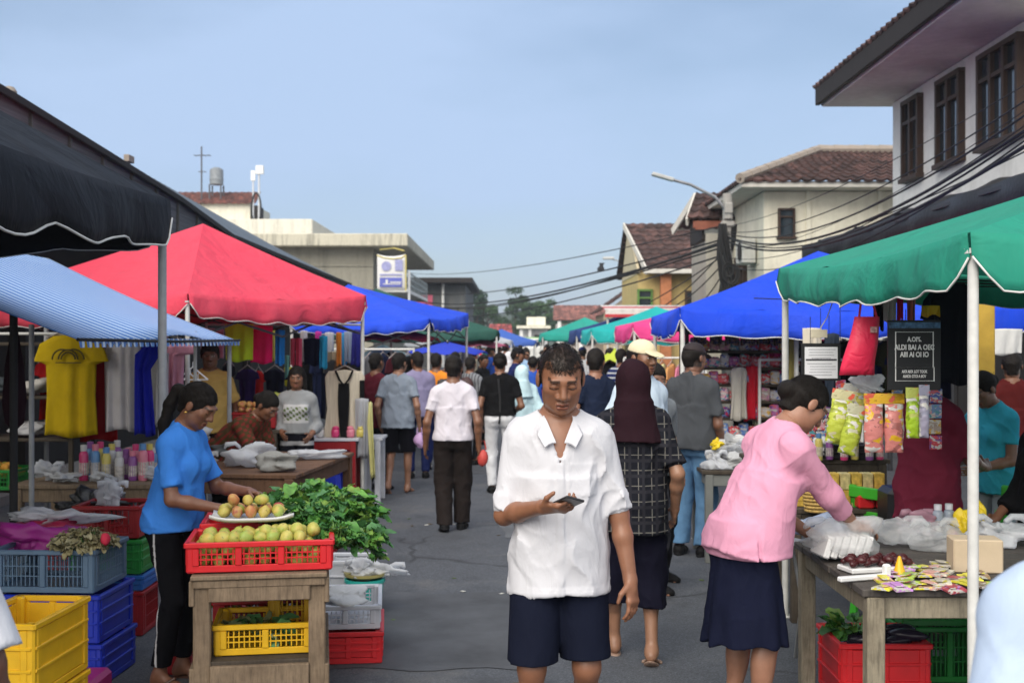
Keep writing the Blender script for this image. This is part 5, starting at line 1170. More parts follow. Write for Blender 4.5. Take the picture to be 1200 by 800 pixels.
# left, nearest: dark tent
DT = fabric('charcoal', (.009, .010, .014), .0)
tent('market_tent', 'charcoal grey tent with a wavy white-trimmed valance at the left edge', [V((-4.9, 2.4, 2.5)), V((-1.92, 2.4, 2.50)), W(197, 234, 214), V((-4.9, 6.55, 2.5))], (-3.4, 4.4, 3.42), [.30, .34, .24, .26], DT, legs=(2,), sag=.05, scal=.05, seed=7, frame=False, trim_r=.006, legmat=M('grey tent pole', (.33, .34, .36), rough=.4), legr=.024)
# left: blue and white striped awning sheet
def striped():
    m, nt, b, out = newmat('striped awning sheet'); tc = nd(nt, 'ShaderNodeTexCoord'); sx = nd(nt, 'ShaderNodeSeparateXYZ'); nt.links.new(tc.outputs['Object'], sx.inputs[0])
    a = nd(nt, 'ShaderNodeMath', operation='MULTIPLY'); nt.links.new(sx.outputs[1], a.inputs[0]); a.inputs[1].default_value = 60
    s_ = nd(nt, 'ShaderNodeMath', operation='SINE'); nt.links.new(a.outputs[0], s_.inputs[0])
    c = ramp(nt, s_.outputs[0], [(.40, (.07, .20, .52)), (.60, (.58, .70, .84))]); nt.links.new(c, b.inputs['Base Color']); b.inputs['Roughness'].default_value = .6; return m
aw = thing('striped_awning', 'blue and white striped sheet awning over the left clothes stall', 'awning', (-3.0, 6.3, 0))
P = [[V((lerp(-.80, .76, v), lerp(-.15, 3.5, u), lerp(2.40, 1.735, v) - .03 * math.sin(u * 9) * v - .03 * math.sin(math.pi * v))) for v in np.linspace(0, 1, 10)] for u in np.linspace(0, 1, 60)]
sh = MB().slab(P, (.4, 0, .9), .004).build('sheet', striped(), aw, True)
mb = MB()
for i in range(33):
    y = -.15 + 3.65 * (i + .5) / 33; mb.add([(.765, y - .05, 1.738), (.765, y + .045, 1.738), (.77, y + .03, 1.688), (.77, y - .035, 1.688)], [(0, 1, 2, 3)])
mb.build('fringe', striped(), sh)
mb = MB(); mb.tube([(.765, -.15, 1.73), (.765, 1.7, 1.72), (.765, 3.5, 1.73)], .010); mb.build('edge_cord', CABLE, sh)
for px, py_, s, nm, mt, r_ in ((16, 365, 214, 'post', M('black post', (.012, .012, .013)), .022), (37, 380, 175, 'post', M('grey tent pole', (.33, .34, .36)), .018)):
    p = W(px, py_, s); MB().cyl((p.x + 3.0, p.y - 6.3, 0), (p.x + 3.0, p.y - 6.3, p.z), r_).build(nm, mt, aw)
mb = MB(); mb.cyl((-.8, -.1, 0), (-.8, -.1, 2.4), .02); mb.cyl((-.8, 3.45, 0), (-.8, 3.45, 2.4), .02); mb.cyl((.70, 3.42, 0), (.70, 3.42, 1.72), .018); mb.build('post', M('grey tent pole', (.33, .34, .36)), aw)
# left: red tent turned cornerwise
A_ = W(220, 344, 138.5); B_ = W(428, 346, 111.6); ax = V((B_.x - A_.x, B_.y - A_.y, 0)); pr_ = V((-ax.y, ax.x, 0))
tent('market_tent', 'coral red pop-up tent turned cornerwise over the clothes stall', [A_, B_, B_ + pr_, A_ + pr_], W(238, 262, 116), [.19, .27, .25, .25], fabric('red', (.78, .070, .12), .10), legs=(0, 1, 2, 3), sag=.05, seed=8)
# left: blue tent
N_ = W(503, 373, 85); R_ = W(548, 367, 74); L_ = W(340, 378, 90)
tent('market_tent', 'royal blue pop-up tent behind the red one on the left', [L_, N_, R_, V((R_.x + L_.x - N_.x - .1, R_.y + L_.y - N_.y + 1.6, 2.1))], W(408, 333, 78), [.12, .16, .21, .2], fabric('royal blue', (.016, .072, .66), .05), legs=(0, 1, 2), sag=.05, seed=9)
tent('market_tent', 'dark green sloping tent beyond the royal blue one', quad(-2.3, 25.5, 3.6, 3.4, 8, 1.95), (-2.9, 25.5, 2.85), .2, fabric('dark green', (.03, .10, .08)), legs=(1, 2), seed=10, frame=False, trim=False)
tent('market_tent', 'pale grey sloping tent in the far left row', quad(-1.5, 35, 3.0, 3, 0, 1.75), (-1.7, 35, 2.35), .18, fabric('pale grey', (.42, .45, .50)), legs=(1, 2), seed=11, frame=False, trim=False)
tent('market_tent', 'mid blue tent at the far end of the left row', quad(-.6, 46, 3.0, 3, 0, 1.75), (-.4, 46, 2.2), .2, fabric('mid blue', (.06, .14, .50)), legs=(1, 2), seed=12, frame=False, trim=False)
def parasol(label, x, y, z, r, mat, sl=0):
    t = thing('parasol', label, 'parasol', (x, y, 0), 0, 'parasols over the far stalls'); mb = MB(); n = 16; P = []
    for i in range(n + 1):
        a = 2 * math.pi * i / n; P.append([V((q * r * math.cos(a), q * r * math.sin(a), z + .22 * (1 - q) - .03 * math.cos(a * 8) * q)) for q in (0.02, .35, .7, 1)])
    mb.slab(P, (0, 0, 1), .006); mb.build('shade', mat, t, True); MB().cyl((0, 0, 0), (0, 0, z + .24), .018).build('pole', STEEL, t)
parasol('flat pink-red parasol under the royal blue tent', -1.75, 17.3, 1.74, .72, fabric('rose', (.60, .07, .12))); parasol('pink parasol in the far left row', -1.0, 25, 1.62, .95, fabric('light pink', (.70, .16, .28)))
parasol('pale mint parasol over the far left stalls', -2.1, 19.5, 1.45, .5, fabric('mint', (.45, .62, .60))); parasol('small blue parasol below the pink one', -1.25, 23, 1.5, .8, fabric('blue2', (.03, .06, .55)))
parasol('yellow-green parasol in the far right row', 1.72, 20, 1.40, .28, fabric('lime', (.50, .60, .06))); parasol('white parasol at the end of the street', .35, 48, 1.7, .8, fabric('white', (.6, .62, .6)))
# ------------------------------------------------------------------ goods: crates, tables, food, garments
def tri(P0, P1): return V(P0), V(P1)
def crate(name, label, loc, rz, w, d, h, mat, group=None, bars=True, solid=.0, slots=2):
    """open plastic crate: corner posts, rims, panels with lattice windows; origin at bottom centre"""
    mb = MB(); t = .012
    mb.box((0, 0, .008), (w - .01, d - .01, .012))
    for sx in (-1, 1):
        for sy in (-1, 1): mb.box((sx * (w / 2 - .02), sy * (d / 2 - .02), h / 2), (.042, .042, h), bev=.008)
    for a in range(4):
        L = w if a % 2 == 0 else d; off = (d if a % 2 == 0 else w) / 2 - t / 2; Rm = Matrix.Rotation(a * math.pi / 2, 3, 'Z')
        q = lambda x, z, e=0: Rm @ V((x, -off - e, z))
        mb.box(q(0, h - .012, .004), (L + .012, t + .012, .024), mat=Rm, bev=.004); mb.box(q(0, .018), (L - .05, t, .03), mat=Rm)
        z0, z1 = .036, h - .03
        if solid: mb.box(q(0, lerp(z0, z1, 1 - solid / 2)), (L - .06, t * .8, (z1 - z0) * solid), mat=Rm); z1 = lerp(z0, z1, 1 - solid)
        n = slots if a % 2 == 0 else max(1, slots - 1); cw = (L - .08) / n
        for i in range(n + 1): mb.box(q(-L / 2 + .04 + i * cw, (z0 + z1) / 2, .002), (.03, t + .006, z1 - z0 + .01), mat=Rm)
        if bars:
            nb = max(2, int(cw / .022))
            for i in range(n):
                for k in range(1, nb): mb.box(q(-L / 2 + .04 + i * cw + k * cw / nb, (z0 + z1) / 2), (.006, .006, z1 - z0), mat=Rm, bev=.001)
                for zz in (.33, .66): mb.box(q(-L / 2 + .04 + (i + .5) * cw, lerp(z0, z1, zz), -.001), (cw - .03, .007, .006), mat=Rm, bev=.001)
        else:
            mb.box(q(0, (z0 + z1) / 2), (L - .06, t * .7, z1 - z0), mat=Rm)
            for zz in (.36, .72): mb.box(q(0, lerp(z0, z1, zz), .006), (L - .02, .014, .014), mat=Rm)
    return tag(mb.build(name, mat, loc=loc), label, 'crate', group) if rz == 0 else _rot(tag(mb.build(name, mat, loc=loc), label, 'crate', group), rz)
def _rot(o, rz): o.rotation_euler = (0, 0, rad(rz)); return o
CR = dict(red=plastic('red', (.62, .016, .022)), yellow=plastic('yellow', (.72, .42, .012)), blue=plastic('deep blue', (.010, .030, .42)), grey=plastic('slate blue', (.10, .17, .26)), green=plastic('green', (.012, .20, .03)), dred=plastic('dark red', (.28, .010, .014)), lblue=plastic('blue', (.02, .12, .42)), mag=plastic('magenta', (.42, .012, .16)), white=plastic('white', (.55, .57, .62)), lime=plastic('lime green', (.05, .42, .03)))
WOOD = wood('grey wood', (.24, .175, .115)); WOODB = wood('brown wood', (.15, .075, .04)); WOODD = wood('dark wood', (.07, .055, .04))
def table(name, label, loc, rz, w, d, h, top, legm, lt=.06, apron=.09, shelf=None, th=.03):
    t = thing(name, label, 'table', loc, rad(rz)); mb = MB(); n = max(2, int(d / .16))
    for i in range(n): mb.box((U(-.006, .006), -d / 2 + (i + .5) * d / n, h - th / 2), (w + .04, d / n - .006, th), bev=.004)
    mb.build('tabletop', top, t)
    mb = MB()
    for sy in (-1, 1): mb.box((0, sy * (d / 2 - .03), h - th - apron / 2 - .002), (w - .12, .022, apron))
    for sx in (-1, 1): mb.box((sx * (w / 2 - .03), 0, h - th - apron / 2 - .002), (.022, d - .12, apron))
    mb.build('apron', legm, t)
    for sx in (-1, 1):
        for sy in (-1, 1): MB().box((sx * (w / 2 - .035), sy * (d / 2 - .035), (h - th) / 2), (lt, lt, h - th - .003), bev=.005).build('leg', legm, t)
    if shelf: MB().box((0, 0, shelf), (w - .09, d - .09, .025)).build('shelf', legm, t)
    return t
def fruit_mat(name, col, col2):
    m, nt, b, out = newmat(name); vec = coords(nt); c = ramp(nt, noise(nt, vec, 16, 4), [(.36, col2), (.60, col)])
    sp = ramp(nt, noise(nt, vec, 60, 2), [(.66, (0, 0, 0)), (.72, (.6, .6, .6))]); c = mixc(nt, sp, c, (.12, .07, .03)); nt.links.new(c, b.inputs['Base Color']); b.inputs['Roughness'].default_value = .5; b.inputs['Subsurface Weight'].default_value = .05; return m
FR = dict(mango=[fruit_mat('fruit mango %d' % i, c, (.30, .36, .05) if i % 2 else (.55, .40, .09)) for i, c in enumerate(((.44, .46, .10), (.54, .47, .12), (.32, .42, .08), (.50, .42, .10)))], apple=[fruit_mat('fruit apple %d' % i, c, (.50, .38, .10)) for i, c in enumerate(((.45, .42, .07), (.36, .05, .055), (.50, .40, .08), (.48, .18, .07)))])
def fruit_mesh(seed, r=.034, mat=None, stem=True):
    mb = MB().blob((0, 0, 0), (r * .93, r * .95, r * 1.08), .16, seed, 10, 14); mb.tube([(0, 0, r * 1.02), (.002, .001, r * 1.18)], .003, 5)
    return mb
def fruits(name, label, cat, group, pts, mats, r=.034, seed=0):
    protos = []
    for i, m in enumerate(mats):
        o = fruit_mesh(seed + i, r).build(name, m, None, True, loc=pts[i]); o.rotation_euler = (U(0, 6), U(0, 6), 0); tag(o, label, cat, group); protos.append(o)
    for i, p in enumerate(pts[len(mats):]):
        o = random.choice(protos).copy(); COL.objects.link(o); o.location = p; o.rotation_euler = (U(0, 6), U(0, 6), U(0, 6)); k = U(.88, 1.12); o.scale = (k, k, k * U(.95, 1.1)); tag(o, label, cat, group)
def heap(x0, x1, y0, y1, z, step, layers=2, rot=0, org=(0, 0)):
    pts = []
    for L in range(layers):
        s = step; nx, ny = max(1, int((x1 - x0) / s) - L), max(1, int((y1 - y0) / s) - L)
        for i in range(nx):
            for j in range(ny):
                x = x0 + (i + .5 + L * .5) * s + U(-.006, .006); y = y0 + (j + .5 + L * .5) * s + U(-.006, .006)
                c, q = math.cos(rot), math.sin(rot); pts.append(V((org[0] + x * c - y * q, org[1] + x * q + y * c, z + L * s * .72 + U(-.005, .005))))
    random.shuffle(pts); return pts
PB = plastic('bag white', (.76, .78, .82), rough=.3, transl=.4, alpha=.80, bmp=.5, bs=22, bd=.02, crease=.8); PBC = plastic('bag clear', (.90, .92, .95), rough=.08, transl=.55, alpha=.40, bmp=.6, bs=16, bd=.03, crease=1.0, spec=.8)
def bag(label, loc, r, mat=None, seed=0, group=None, rz=0, ears=True, name='plastic_bag', amp=.5):
    t = thing(name, label, 'bag', loc, rad(rz), group); MB().blob((0, 0, r[2] * .85), r, amp * (1.25 if (mat or PB) in (PB, PBC) else 1), seed, 26, 40, .004, True).build('pouch', mat or PB, t, True)
    if ears:
        for k in (-1, 1): MB().tube([(k * r[0] * .2, 0, r[2] * 1.45), (k * r[0] * .42, .01, r[2] * 1.75), (k * r[0] * .75, .02 * k, r[2] * 1.7), (k * r[0] * .85, .0, r[2] * 1.4)], [.012, .016, .02, .008], 6).build('handle', mat or PB, t, True)
    return t
def clothes_pile(label, loc, r, mat, seed, name='folded_cloth', rz=0):
    o = MB().blob((0, 0, r[2] * .7), r, .45, seed, 16, 26, 0.004, True).build(name, mat, None, True, loc=loc); o.rotation_euler.z = rad(rz); return tag(o, label, 'cloth')
# ------------------------------------------------------------------ hanging garments
TEE = [(0, -.10, .10), (.02, -.20, .20), (.10, -.36, .36), (.27, -.43, .43), (.275, -.36, .36), (.30, -.285, .285), (.6, -.27, .27), (1, -.29, .29)]
SHEET = [(0, -.5, .5), (1, -.46, .47)]; VEST = [(0, -.16, .16), (.02, -.22, .22), (.10, -.27, .27), (.3, -.26, .26), (.55, -.24, .24), (1, -.30, .30)]
DRESS = [(0, -.14, .14), (.03, -.2, .2), (.12, -.22, .22), (.35, -.20, .20), (1, -.36, .36)]; PANTS = [(0, -.22, .22), (1, -.17, .17)]
def hang(name, label, loc, w, h, prof, mat, rz=0, amp=.022, folds=5, seed=0, cat='garment', group=None, hanger=True, extra=None, th=.02):
    t = thing(name, label, cat, loc, rad(rz), group); rg = np.random.default_rng(seed); ph = rg.uniform(0, 6, 4)
    vs = sorted({p[0] for p in prof} | set(np.linspace(0, 1, 16).tolist())); pv = [p[0] for p in prof]; sc = w / (max(p[2] for p in prof) - min(p[1] for p in prof)); P = []
    for i in range(33):
        u = i / 32; row = []
        for v in vs:
            xl = np.interp(v, pv, [p[1] for p in prof]) * sc; xr = np.interp(v, pv, [p[2] for p in prof]) * sc; x = lerp(xl, xr, u)
            y = amp * (v ** .7) * (math.sin(u * folds * 6.28 * .5 + ph[0] + v * 1.3) + .5 * math.sin(u * folds * 4.4 + ph[1])) - .03 * math.sin(math.pi * u) * (1 - v * .5)
            row.append(V((x, y, -v * h - (.02 * h * abs(2 * u - 1) if v < .02 else 0) + (.012 * math.sin(u * 7 + ph[2]) if v > .98 else 0))))
        P.append(row)
    c = MB().slab(P, (0, -1, 0), th).build('cloth', mat, t, True)
    if extra: extra(c, sc)
    if hanger:
        s = min(w * .36, .2); MB().tube([(-s, 0, -.035), (0, 0, .045), (s, 0, -.035)], .006).tube([(0, 0, .045), (0, 0, .085), (.018, 0, .10), (.03, 0, .085)], .003).build('hanger', plastic('hanger', (.35, .3, .28)), t)
    return t
def Wl(px, py, s): return W(px, py, s)

# ================================================================== LEFT FOREGROUND: wooden vegetable stand
SX, SY, SA = -1.115, 5.28, 9            # front edge centre and turn of the stand
ca, sa = math.cos(rad(SA)), math.sin(rad(SA))
def st(x, y, z): return V((SX + x * ca - y * sa, SY + x * sa + y * ca, z))
t = thing('vegetable_stand', 'rough grey wooden stand holding the red crate of fruit', 'stand', (SX, SY, 0), rad(SA)); Wd, Dp, Hs = .56, 1.02, .675
for sx in (-1, 1):
    for y in (.03, Dp - .03): MB().box((sx * (Wd / 2 - .03), y, Hs / 2), (.075, .06, Hs), bev=.006).build('leg', WOOD, t)
mb = MB(); mb.box((0, -.004, Hs - .055), (Wd - .12, .03, .085)); mb.box((0, -.006, Hs - .018), (Wd + .01, .034, .034), bev=.004); MB().box((0, Dp, Hs - .06), (Wd - .1, .03, .1)).build('back_beam', WOOD, t); mb.build('front_beam', WOOD, t)
for sx in (-1, 1): mb = MB(); mb.beam((sx * (Wd / 2 + .012), -.01, Hs - .06), (sx * (Wd / 2 + .012), Dp + .01, Hs - .06), .024, .11); mb.build('side_beam', WOOD, t)
for sx in (-1, 1): mb = MB(); mb.beam((sx * (Wd / 2 + .012), 0, .24), (sx * (Wd / 2 + .012), Dp, .24), .024, .09); mb.build('side_rail', WOOD, t)
mb = MB(); mb.box((0, -.004, .245), (Wd - .13, .03, .10)); mb.box((0, -.002, .155), (Wd - .13, .026, .07)); mb.build('lower_beam', WOOD, t)
mb = MB()
for i in range(6): mb.box((0, .09 + i * .168, .30), (Wd - .02, .155, .02))
mb.build('shelf', WOODD, t)
mb = MB()
for i in range(6): mb.box((0, .05 + i * .185, Hs + .012), (Wd + .03, .17, .02))
mb.build('deck', WOOD, t)
# red crate tray of fruit on the deck (two crates, one behind the other)
ZD = Hs + .026
crate('crate', 'shallow red crate of green mangoes at the front of the wooden stand', st(0.0, .22, ZD), SA, .635, .42, .135, CR['red'], slots=3)
crate('crate', 'second shallow red crate buried under the greens on the stand', st(.02, .70, ZD), SA, .63, .46, .15, CR['red'], slots=3)
fruits('mango', 'small yellow-green mango heaped in the front red crate', 'mango', 'mangoes in the red crate', heap(-.29, .26, .03, .36, ZD + .095, .058, 2, rad(SA), (SX, SY)), FR['mango'], .030, 5)
fruits('mango', 'small orange-green mango at the bottom of the front red crate', 'mango', 'mangoes in the red crate', heap(-.28, .28, .04, .40, ZD + .045, .068, 1, rad(SA), (SX, SY)), FR['mango'][1::2], .031, 9)
tr = thing('tray', 'white foam tray of apples tilted on top of the red crate', 'tray', st(-.05, .36, ZD + .185), rad(SA)); mb = MB(); mb.slab([[V((x, y, .02 * (abs(x) / .19) ** 4 + .015 * (abs(y) / .12) ** 4 - .04 * y)) for y in np.linspace(-.12, .12, 7)] for x in np.linspace(-.19, .19, 11)], (0, 0, 1), .012); mb.build('dish', plastic('foam white', (.66, .66, .66), rough=.6), tr, True)
fruits('apple', 'yellow, red or orange apple heaped on the white tray', 'apple', 'apples on the white tray', [st(-.05 + x, .38 + y, ZD + .225 + z) for x, y, z in [(a * .062 - .13, b * .062 - .07, 0) for a in range(5) for b in range(3)] + [(a * .066 - .09, -.03, .05) for a in range(3)]], [FR['apple'][0], FR['mango'][0], FR['apple'][2], FR['apple'][1], FR['mango'][2], FR['apple'][3]], .030, 15)
fruits('mango', 'plump green mango under the edge of the white tray', 'mango', 'mangoes in the red crate', [st(.02 + i * .07, .16 + .02 * (i % 2), ZD + .155) for i in range(4)], FR['mango'][:2], .035, 22)
# leafy greens
GL = [M('green leaf %d' % i, c, rough=.42, vs=22, var=.4, bmp=.5, bs=70, spec=.45, transl=.2) for i, c in enumerate(((.085, .26, .045), (.055, .19, .038), (.15, .36, .07), (.10, .26, .09), (.20, .34, .06)))]
def greens(label, loc, seed, n=46, spread=.20, hgt=.16, leaf=.085, name='leafy_greens', group='bunches of leafy greens on the stand', curl=1.0, droop=None, mats=None):
    rg = random.Random(seed); t = thing(name, label, 'greens', loc, 0, group); mb = MB(); stm = MB()
    for i in range(n):
        a = rg.uniform(0, 6.28); rr = spread * math.sqrt(rg.random()); px, py = rr * math.cos(a), rr * math.sin(a); pz = hgt * (1 - (rr / spread) ** 2 * .75) * rg.uniform(.45, 1.05)
        if droop: px += droop[0] * rg.random(); pz += droop[1] * max(0, px) 
        L = leaf * rg.uniform(.6, 1.35); wd = L * rg.uniform(.62, .92); ya = a + rg.uniform(-.9, .9); ti = rg.uniform(-.35, .85); cu = rg.uniform(.3, 1.3) * curl; Rm = Matrix.Rotation(ya, 3, 'Z') @ Matrix.Rotation(-ti, 3, 'Y') @ Matrix.Rotation(rg.uniform(-.6, .6), 3, 'X'); P = []
        for u in np.linspace(0, 1, 6):
            wv = (math.sin(math.pi * min(1, u * .90 + .08)) ** .55) * wd * .5
            P.append([V((px, py, pz)) + Rm @ V((u * L, s * wv, -cu * L * u * u * .5 + abs(s) * wv * .35 + .007 * math.sin(u * 13 + s * 6 + i) * (.3 + abs(s)))) for s in (-1, -.5, 0, .5, 1)])
        mb.m = rg.randrange(len(mats or GL)); mb.grid(P)
        if i % 3 == 0: stm.tube([(px * .3, py * .3, 0), (px * .8, py * .8, pz * .6), (px, py, pz)], .0035, 5)
    mb.build('leaves', mats or GL, t, True); stm.build('stems', M('green stem', (.16, .30, .08), rough=.5), t, True); return t
k = 0
for x, y, z, n, sp, hg, lf in ((.05, .62, .12, 60, .17, .17, .10), (.22, .50, .10, 60, .16, .18, .10), (.33, .30, .06, 46, .13, .15, .085), (.16, .86, .13, 60, .20, .20, .11), (.36, .72, .12, 64, .20, .20, .12), (.28, .95, .12, 50, .20, .20, .10), (.04, .95, .10, 46, .16, .17, .07), (.02, .78, .12, 44, .13, .14, .07), (.12, .42, .10, 40, .11, .13, .075), (.44, .45, .04, 40, .14, .14, .09)):
    greens(['glossy bunch of leafy greens at the heart of the heap', 'broad-leaved greens in the middle of the pile', 'bunch of small rounded leaves at the front right corner', 'tall pale-veined greens at the back of the heap', 'bright large-leaved bunch on the right of the pile', 'upright greens at the back right of the stand', 'fine feathery greens at the back left of the stand', 'small-leaved bunch beside the white tray', 'low cress-like greens just right of the mangoes', 'drooping bunch over the right edge of the crate'][k], st(x, y, ZD + z - .012), 40 + k, int(n * 2.9), sp * .88, hg * .85, lf * .58); k += 1
for i, (x, y, z) in enumerate(((.42, .42, .06), (.40, .62, .08), (.46, .82, .10))):
    greens(['lowest spray of leaves hanging off the stand side', 'middle spray of leaves hanging off the stand side', 'rear spray of leaves hanging off the stand side'][i], st(x, y, ZD + z), 60 + i, 90, .10, .07, .052, droop=(.04, -1.0), curl=1.4)
crate('crate', 'yellow crate of vegetables on the lower shelf of the wooden stand', st(.02, .27, .312), SA, .45, .36, .14, CR['yellow'], slots=2)
crate('crate', 'small red crate at the back of the stand shelf', st(-.02, .74, .312), SA, .46, .34, .15, CR['dred'])
crate('crate', 'small yellow crate in the middle of the stand shelf', st(.13, .52, .312), SA, .22, .2, .2, CR['yellow'], slots=1)
fruits('lime', 'small dark green lime in the rear crate under the stand', 'lime', 'limes under the stand', heap(-.22, .20, .60, .86, .44, .055, 2, rad(SA), (SX, SY)), [M('fruit lime', (.07, .13, .03), rough=.45), M('fruit lime2', (.11, .16, .04), rough=.45)], .027, 31)
greens('pale cabbage leaves in the yellow crate under the stand', st(0, .27, .36), 71, 30, .14, .07, .08, group='loose vegetables below the stands', mats=[GL[3], M('pale leaf', (.30, .36, .18), rough=.5)])
# white crate on red crate, turquoise basket right of the stand
crate('crate', 'red crate on the road right of the wooden stand', (-.90, 6.62, .006), 6, .36, .55, .17, CR['red'], bars=False)
crate('crate', 'white lattice crate stacked on the red one beside the stand', (-.92, 6.66, .18), 6, .37, .56, .13, CR['white'])
clothes_pile('folded white paper inside the white lattice crate', (-.92, 6.62, .26), (.15, .2, .06), cloth('paper white', (.6, .6, .6)), 4, 'paper_sheet')
bk = thing('basket', 'turquoise plastic basket with a yellow tray behind the crates', 'basket', (-.93, 7.55, .006))
MB().lathe([(.09, 0), (.10, .01), (.12, .20), (.13, .20), (.13, .22), (.11, .22), (.095, .03), (.01, .02)], 20).build('tub', plastic('turquoise', (.03, .46, .40)), bk, 40); MB().lathe([(.09, .225), (.13, .24), (.135, .26), (.12, .255), (.08, .235), (.01, .232)], 18).build('tray', plastic('pale yellow', (.55, .48, .18)), bk, 40)
bag('white bag folded over the turquoise basket', (-.96, 7.5, .24), (.10, .08, .06), PB, 6, rz=20); bag('white bag spilling off the right of the turquoise basket', (-.80, 7.56, .235), (.15, .08, .045), PB, 8, rz=-15)
MB_ = crate('crate', 'white box behind the turquoise basket', (-1.06, 7.75, .006), 0, .3, .3, .32, CR['white'], bars=False)

# ================================================================== LEFT EDGE: stacked crates
def cstack(px, py, s): p = W(px, py, s); return p
crate('crate', 'upper yellow crate with a torn rim at the bottom left', (-1.995, 4.90, .315), -3, .31, .52, .31, CR['yellow'], bars=False); crate('crate', 'lower yellow crate under the torn-rimmed one', (-1.995, 4.90, .006), -3, .31, .52, .305, CR['yellow'], bars=False)
crate('crate', 'slate blue lattice crate on top of the blue stack at the left', (-2.32, 6.15, .47), -3, .52, .44, .215, CR['grey'], slots=2)
crate('crate', 'deep blue crate under the slate blue one', (-2.31, 6.15, .225), -3, .56, .46, .24, CR['blue'], bars=False); crate('crate', 'lowest deep blue crate of the left stack', (-2.30, 6.16, .006), -3, .56, .46, .215, CR['blue'], bars=False)
MB().box((0, 0, .06), (.20, .3, .12), bev=.02).build('pink_box', CR['mag'], None, loc=(-2.06, 5.72, .006)); tag(bpy.data.objects['pink_box'], 'magenta box on the ground beside the blue crates', 'box')
clothes_pile('magenta cloth bundle on the slate blue crate', (-2.47, 6.2, .64), (.24, .17, .09), plastic('magenta sheet', (.28, .012, .20), rough=.5), 12, 'cloth_bundle'); clothes_pile('crimson sheet lying over the magenta bundle', (-2.46, 6.32, .70), (.26, .14, .05), plastic('crimson sheet', (.30, .01, .05)), 13, 'cloth_bundle'); bag('white plastic sheet crumpled over the crimson cloth', (-2.45, 6.40, .73), (.26, .12, .06), PB, 14, ears=False)
DRY = [M('dried leaf %d' % i, c, rough=.8) for i, c in enumerate(((.38, .33, .17), (.30, .26, .13), (.44, .40, .24)))]
greens('heap of pale dried leaves on the slate blue crate', (-2.17, 6.05, .67), 81, 300, .14, .10, .042, 'dried_leaves', 'loose vegetables below the stands', mats=DRY)
o = fruit_mesh(3, .026).build('onion', M('fruit radish', (.60, .03, .07)), None, True, loc=(-2.03, 5.96, .735)); tag(o, 'bright red onion at the right edge of the dried leaf heap', 'onion')
xs = -2.36
crate('crate', 'dark red crate standing on the road behind the yellow crates', (xs, 7.15, .006), 0, .42, .4, .26, CR['dred'], bars=True, slots=2); crate('crate', 'flat blue crate on the dark red one', (xs - .01, 7.15, .27), 0, .44, .4, .09, CR['lblue'], bars=False)
crate('crate', 'green crate in the middle of the far left stack', (xs - .01, 7.15, .365), 0, .42, .4, .20, CR['green'], bars=False); crate('crate', 'red lattice crate topping the far left stack', (xs - .01, 7.15, .57), 0, .38, .36, .19, CR['dred'])
bag('white bag on the red lattice crate', (xs - .02, 7.12, .74), (.10, .09, .08), PB, 17); bag('black rubbish bag behind the dried leaves', (-2.60, 7.4, .61), (.22, .2, .11), plastic('black bag', (.02, .02, .022), rough=.3, crease=.8), 18, ears=False)
crate('crate', 'support crate under the black rubbish bag', (-2.72, 7.5, .006), 0, .4, .4, .60, CR['dred'], bars=False)
crate('crate', 'red crate with a cabbage bag on the ground left of the wooden stand', (-1.62, 6.35, .006), 4, .34, .4, .27, CR['dred']); greens('dark cabbage leaves in the red crate left of the stand', (-1.62, 6.3, .24), 83, 30, .12, .08, .08, group='loose vegetables below the stands'); bag('clear bag of onions in the red crate left of the stand', (-1.62, 6.2, .20), (.11, .08, .07), PBC, 21)

# ================================================================== LEFT: tables behind
t1 = table('trestle_table', 'worn grey table with bottles behind the blue-shirted woman', (-2.85, 8.55, 0), 0, 1.15, .75, .74, WOOD, WOOD)
BT = [plastic('bottle ' + n, c, rough=.3) for n, c in (('pink', (.60, .05, .18)), ('blue', (.10, .25, .5)), ('yellow', (.6, .5, .12)), ('white', (.55, .55, .55)), ('violet', (.25, .08, .3)), ('rose', (.65, .2, .28)))]
def bottle(label, loc, r, h, mat, cap, group):
    t = thing('bottle', label, 'bottle', loc, 0, group); MB().lathe([(r * .9, 0), (r, .008), (r, h * .70), (r * .82, h * .78), (r * .62, h * .80), (r * .62, h * .9)], 14).build('body', mat, t, 40); MB().lathe([(r * .70, h * .82), (r * .70, h * .99), (.004, h)], 14).build('cap', cap, t, 40)
    MB().lathe([(r * 1.01, h * .15), (r * 1.02, h * .15), (r * 1.02, h * .5), (r * 1.01, h * .5)], 12).build('label', M('bottle label', (.5, .46, .42), vs=40, var=.5), t, 40); return t
i = 0
for row in range(3):
    for c in range(6): bottle(['pink', 'blue', 'yellow', 'white', 'violet', 'rose'][(c + row) % 6] + ' bottle in the cluster on the worn grey table', (-3.02 + c * .085 + U(-.01, .01), 8.42 + row * .11, .742), .032, U(.20, .27), BT[(c + row) % 6], BT[(c * 2 + row + 3) % 6], 'bottles on the grey table'); i += 1
bag('small white bag at the left of the bottles', (-3.25, 8.4, .742), (.11, .08, .07), PB, 25); bag('pale silver sack in front of the bottles', (-3.1, 8.28, .742), (.10, .06, .045), M('silver sack', (.45, .46, .48), rough=.35, crease=.6), 26, ears=False); bag('second silver sack in front of the bottles', (-2.86, 8.28, .742), (.11, .06, .045), M('silver sack', (.45, .46, .48)), 27, ears=False); bag('white plastic heap at the right end of the grey table', (-2.5, 8.45, .742), (.13, .1, .05), PB, 28)
t2 = table('market_table', 'long brown plank table with wrapped goods beside the red-patterned top', (-2.02, 9.35, 0), -6, 1.15, 1.75, .78, WOODB, WOODB, .07, .11)
zt = .782
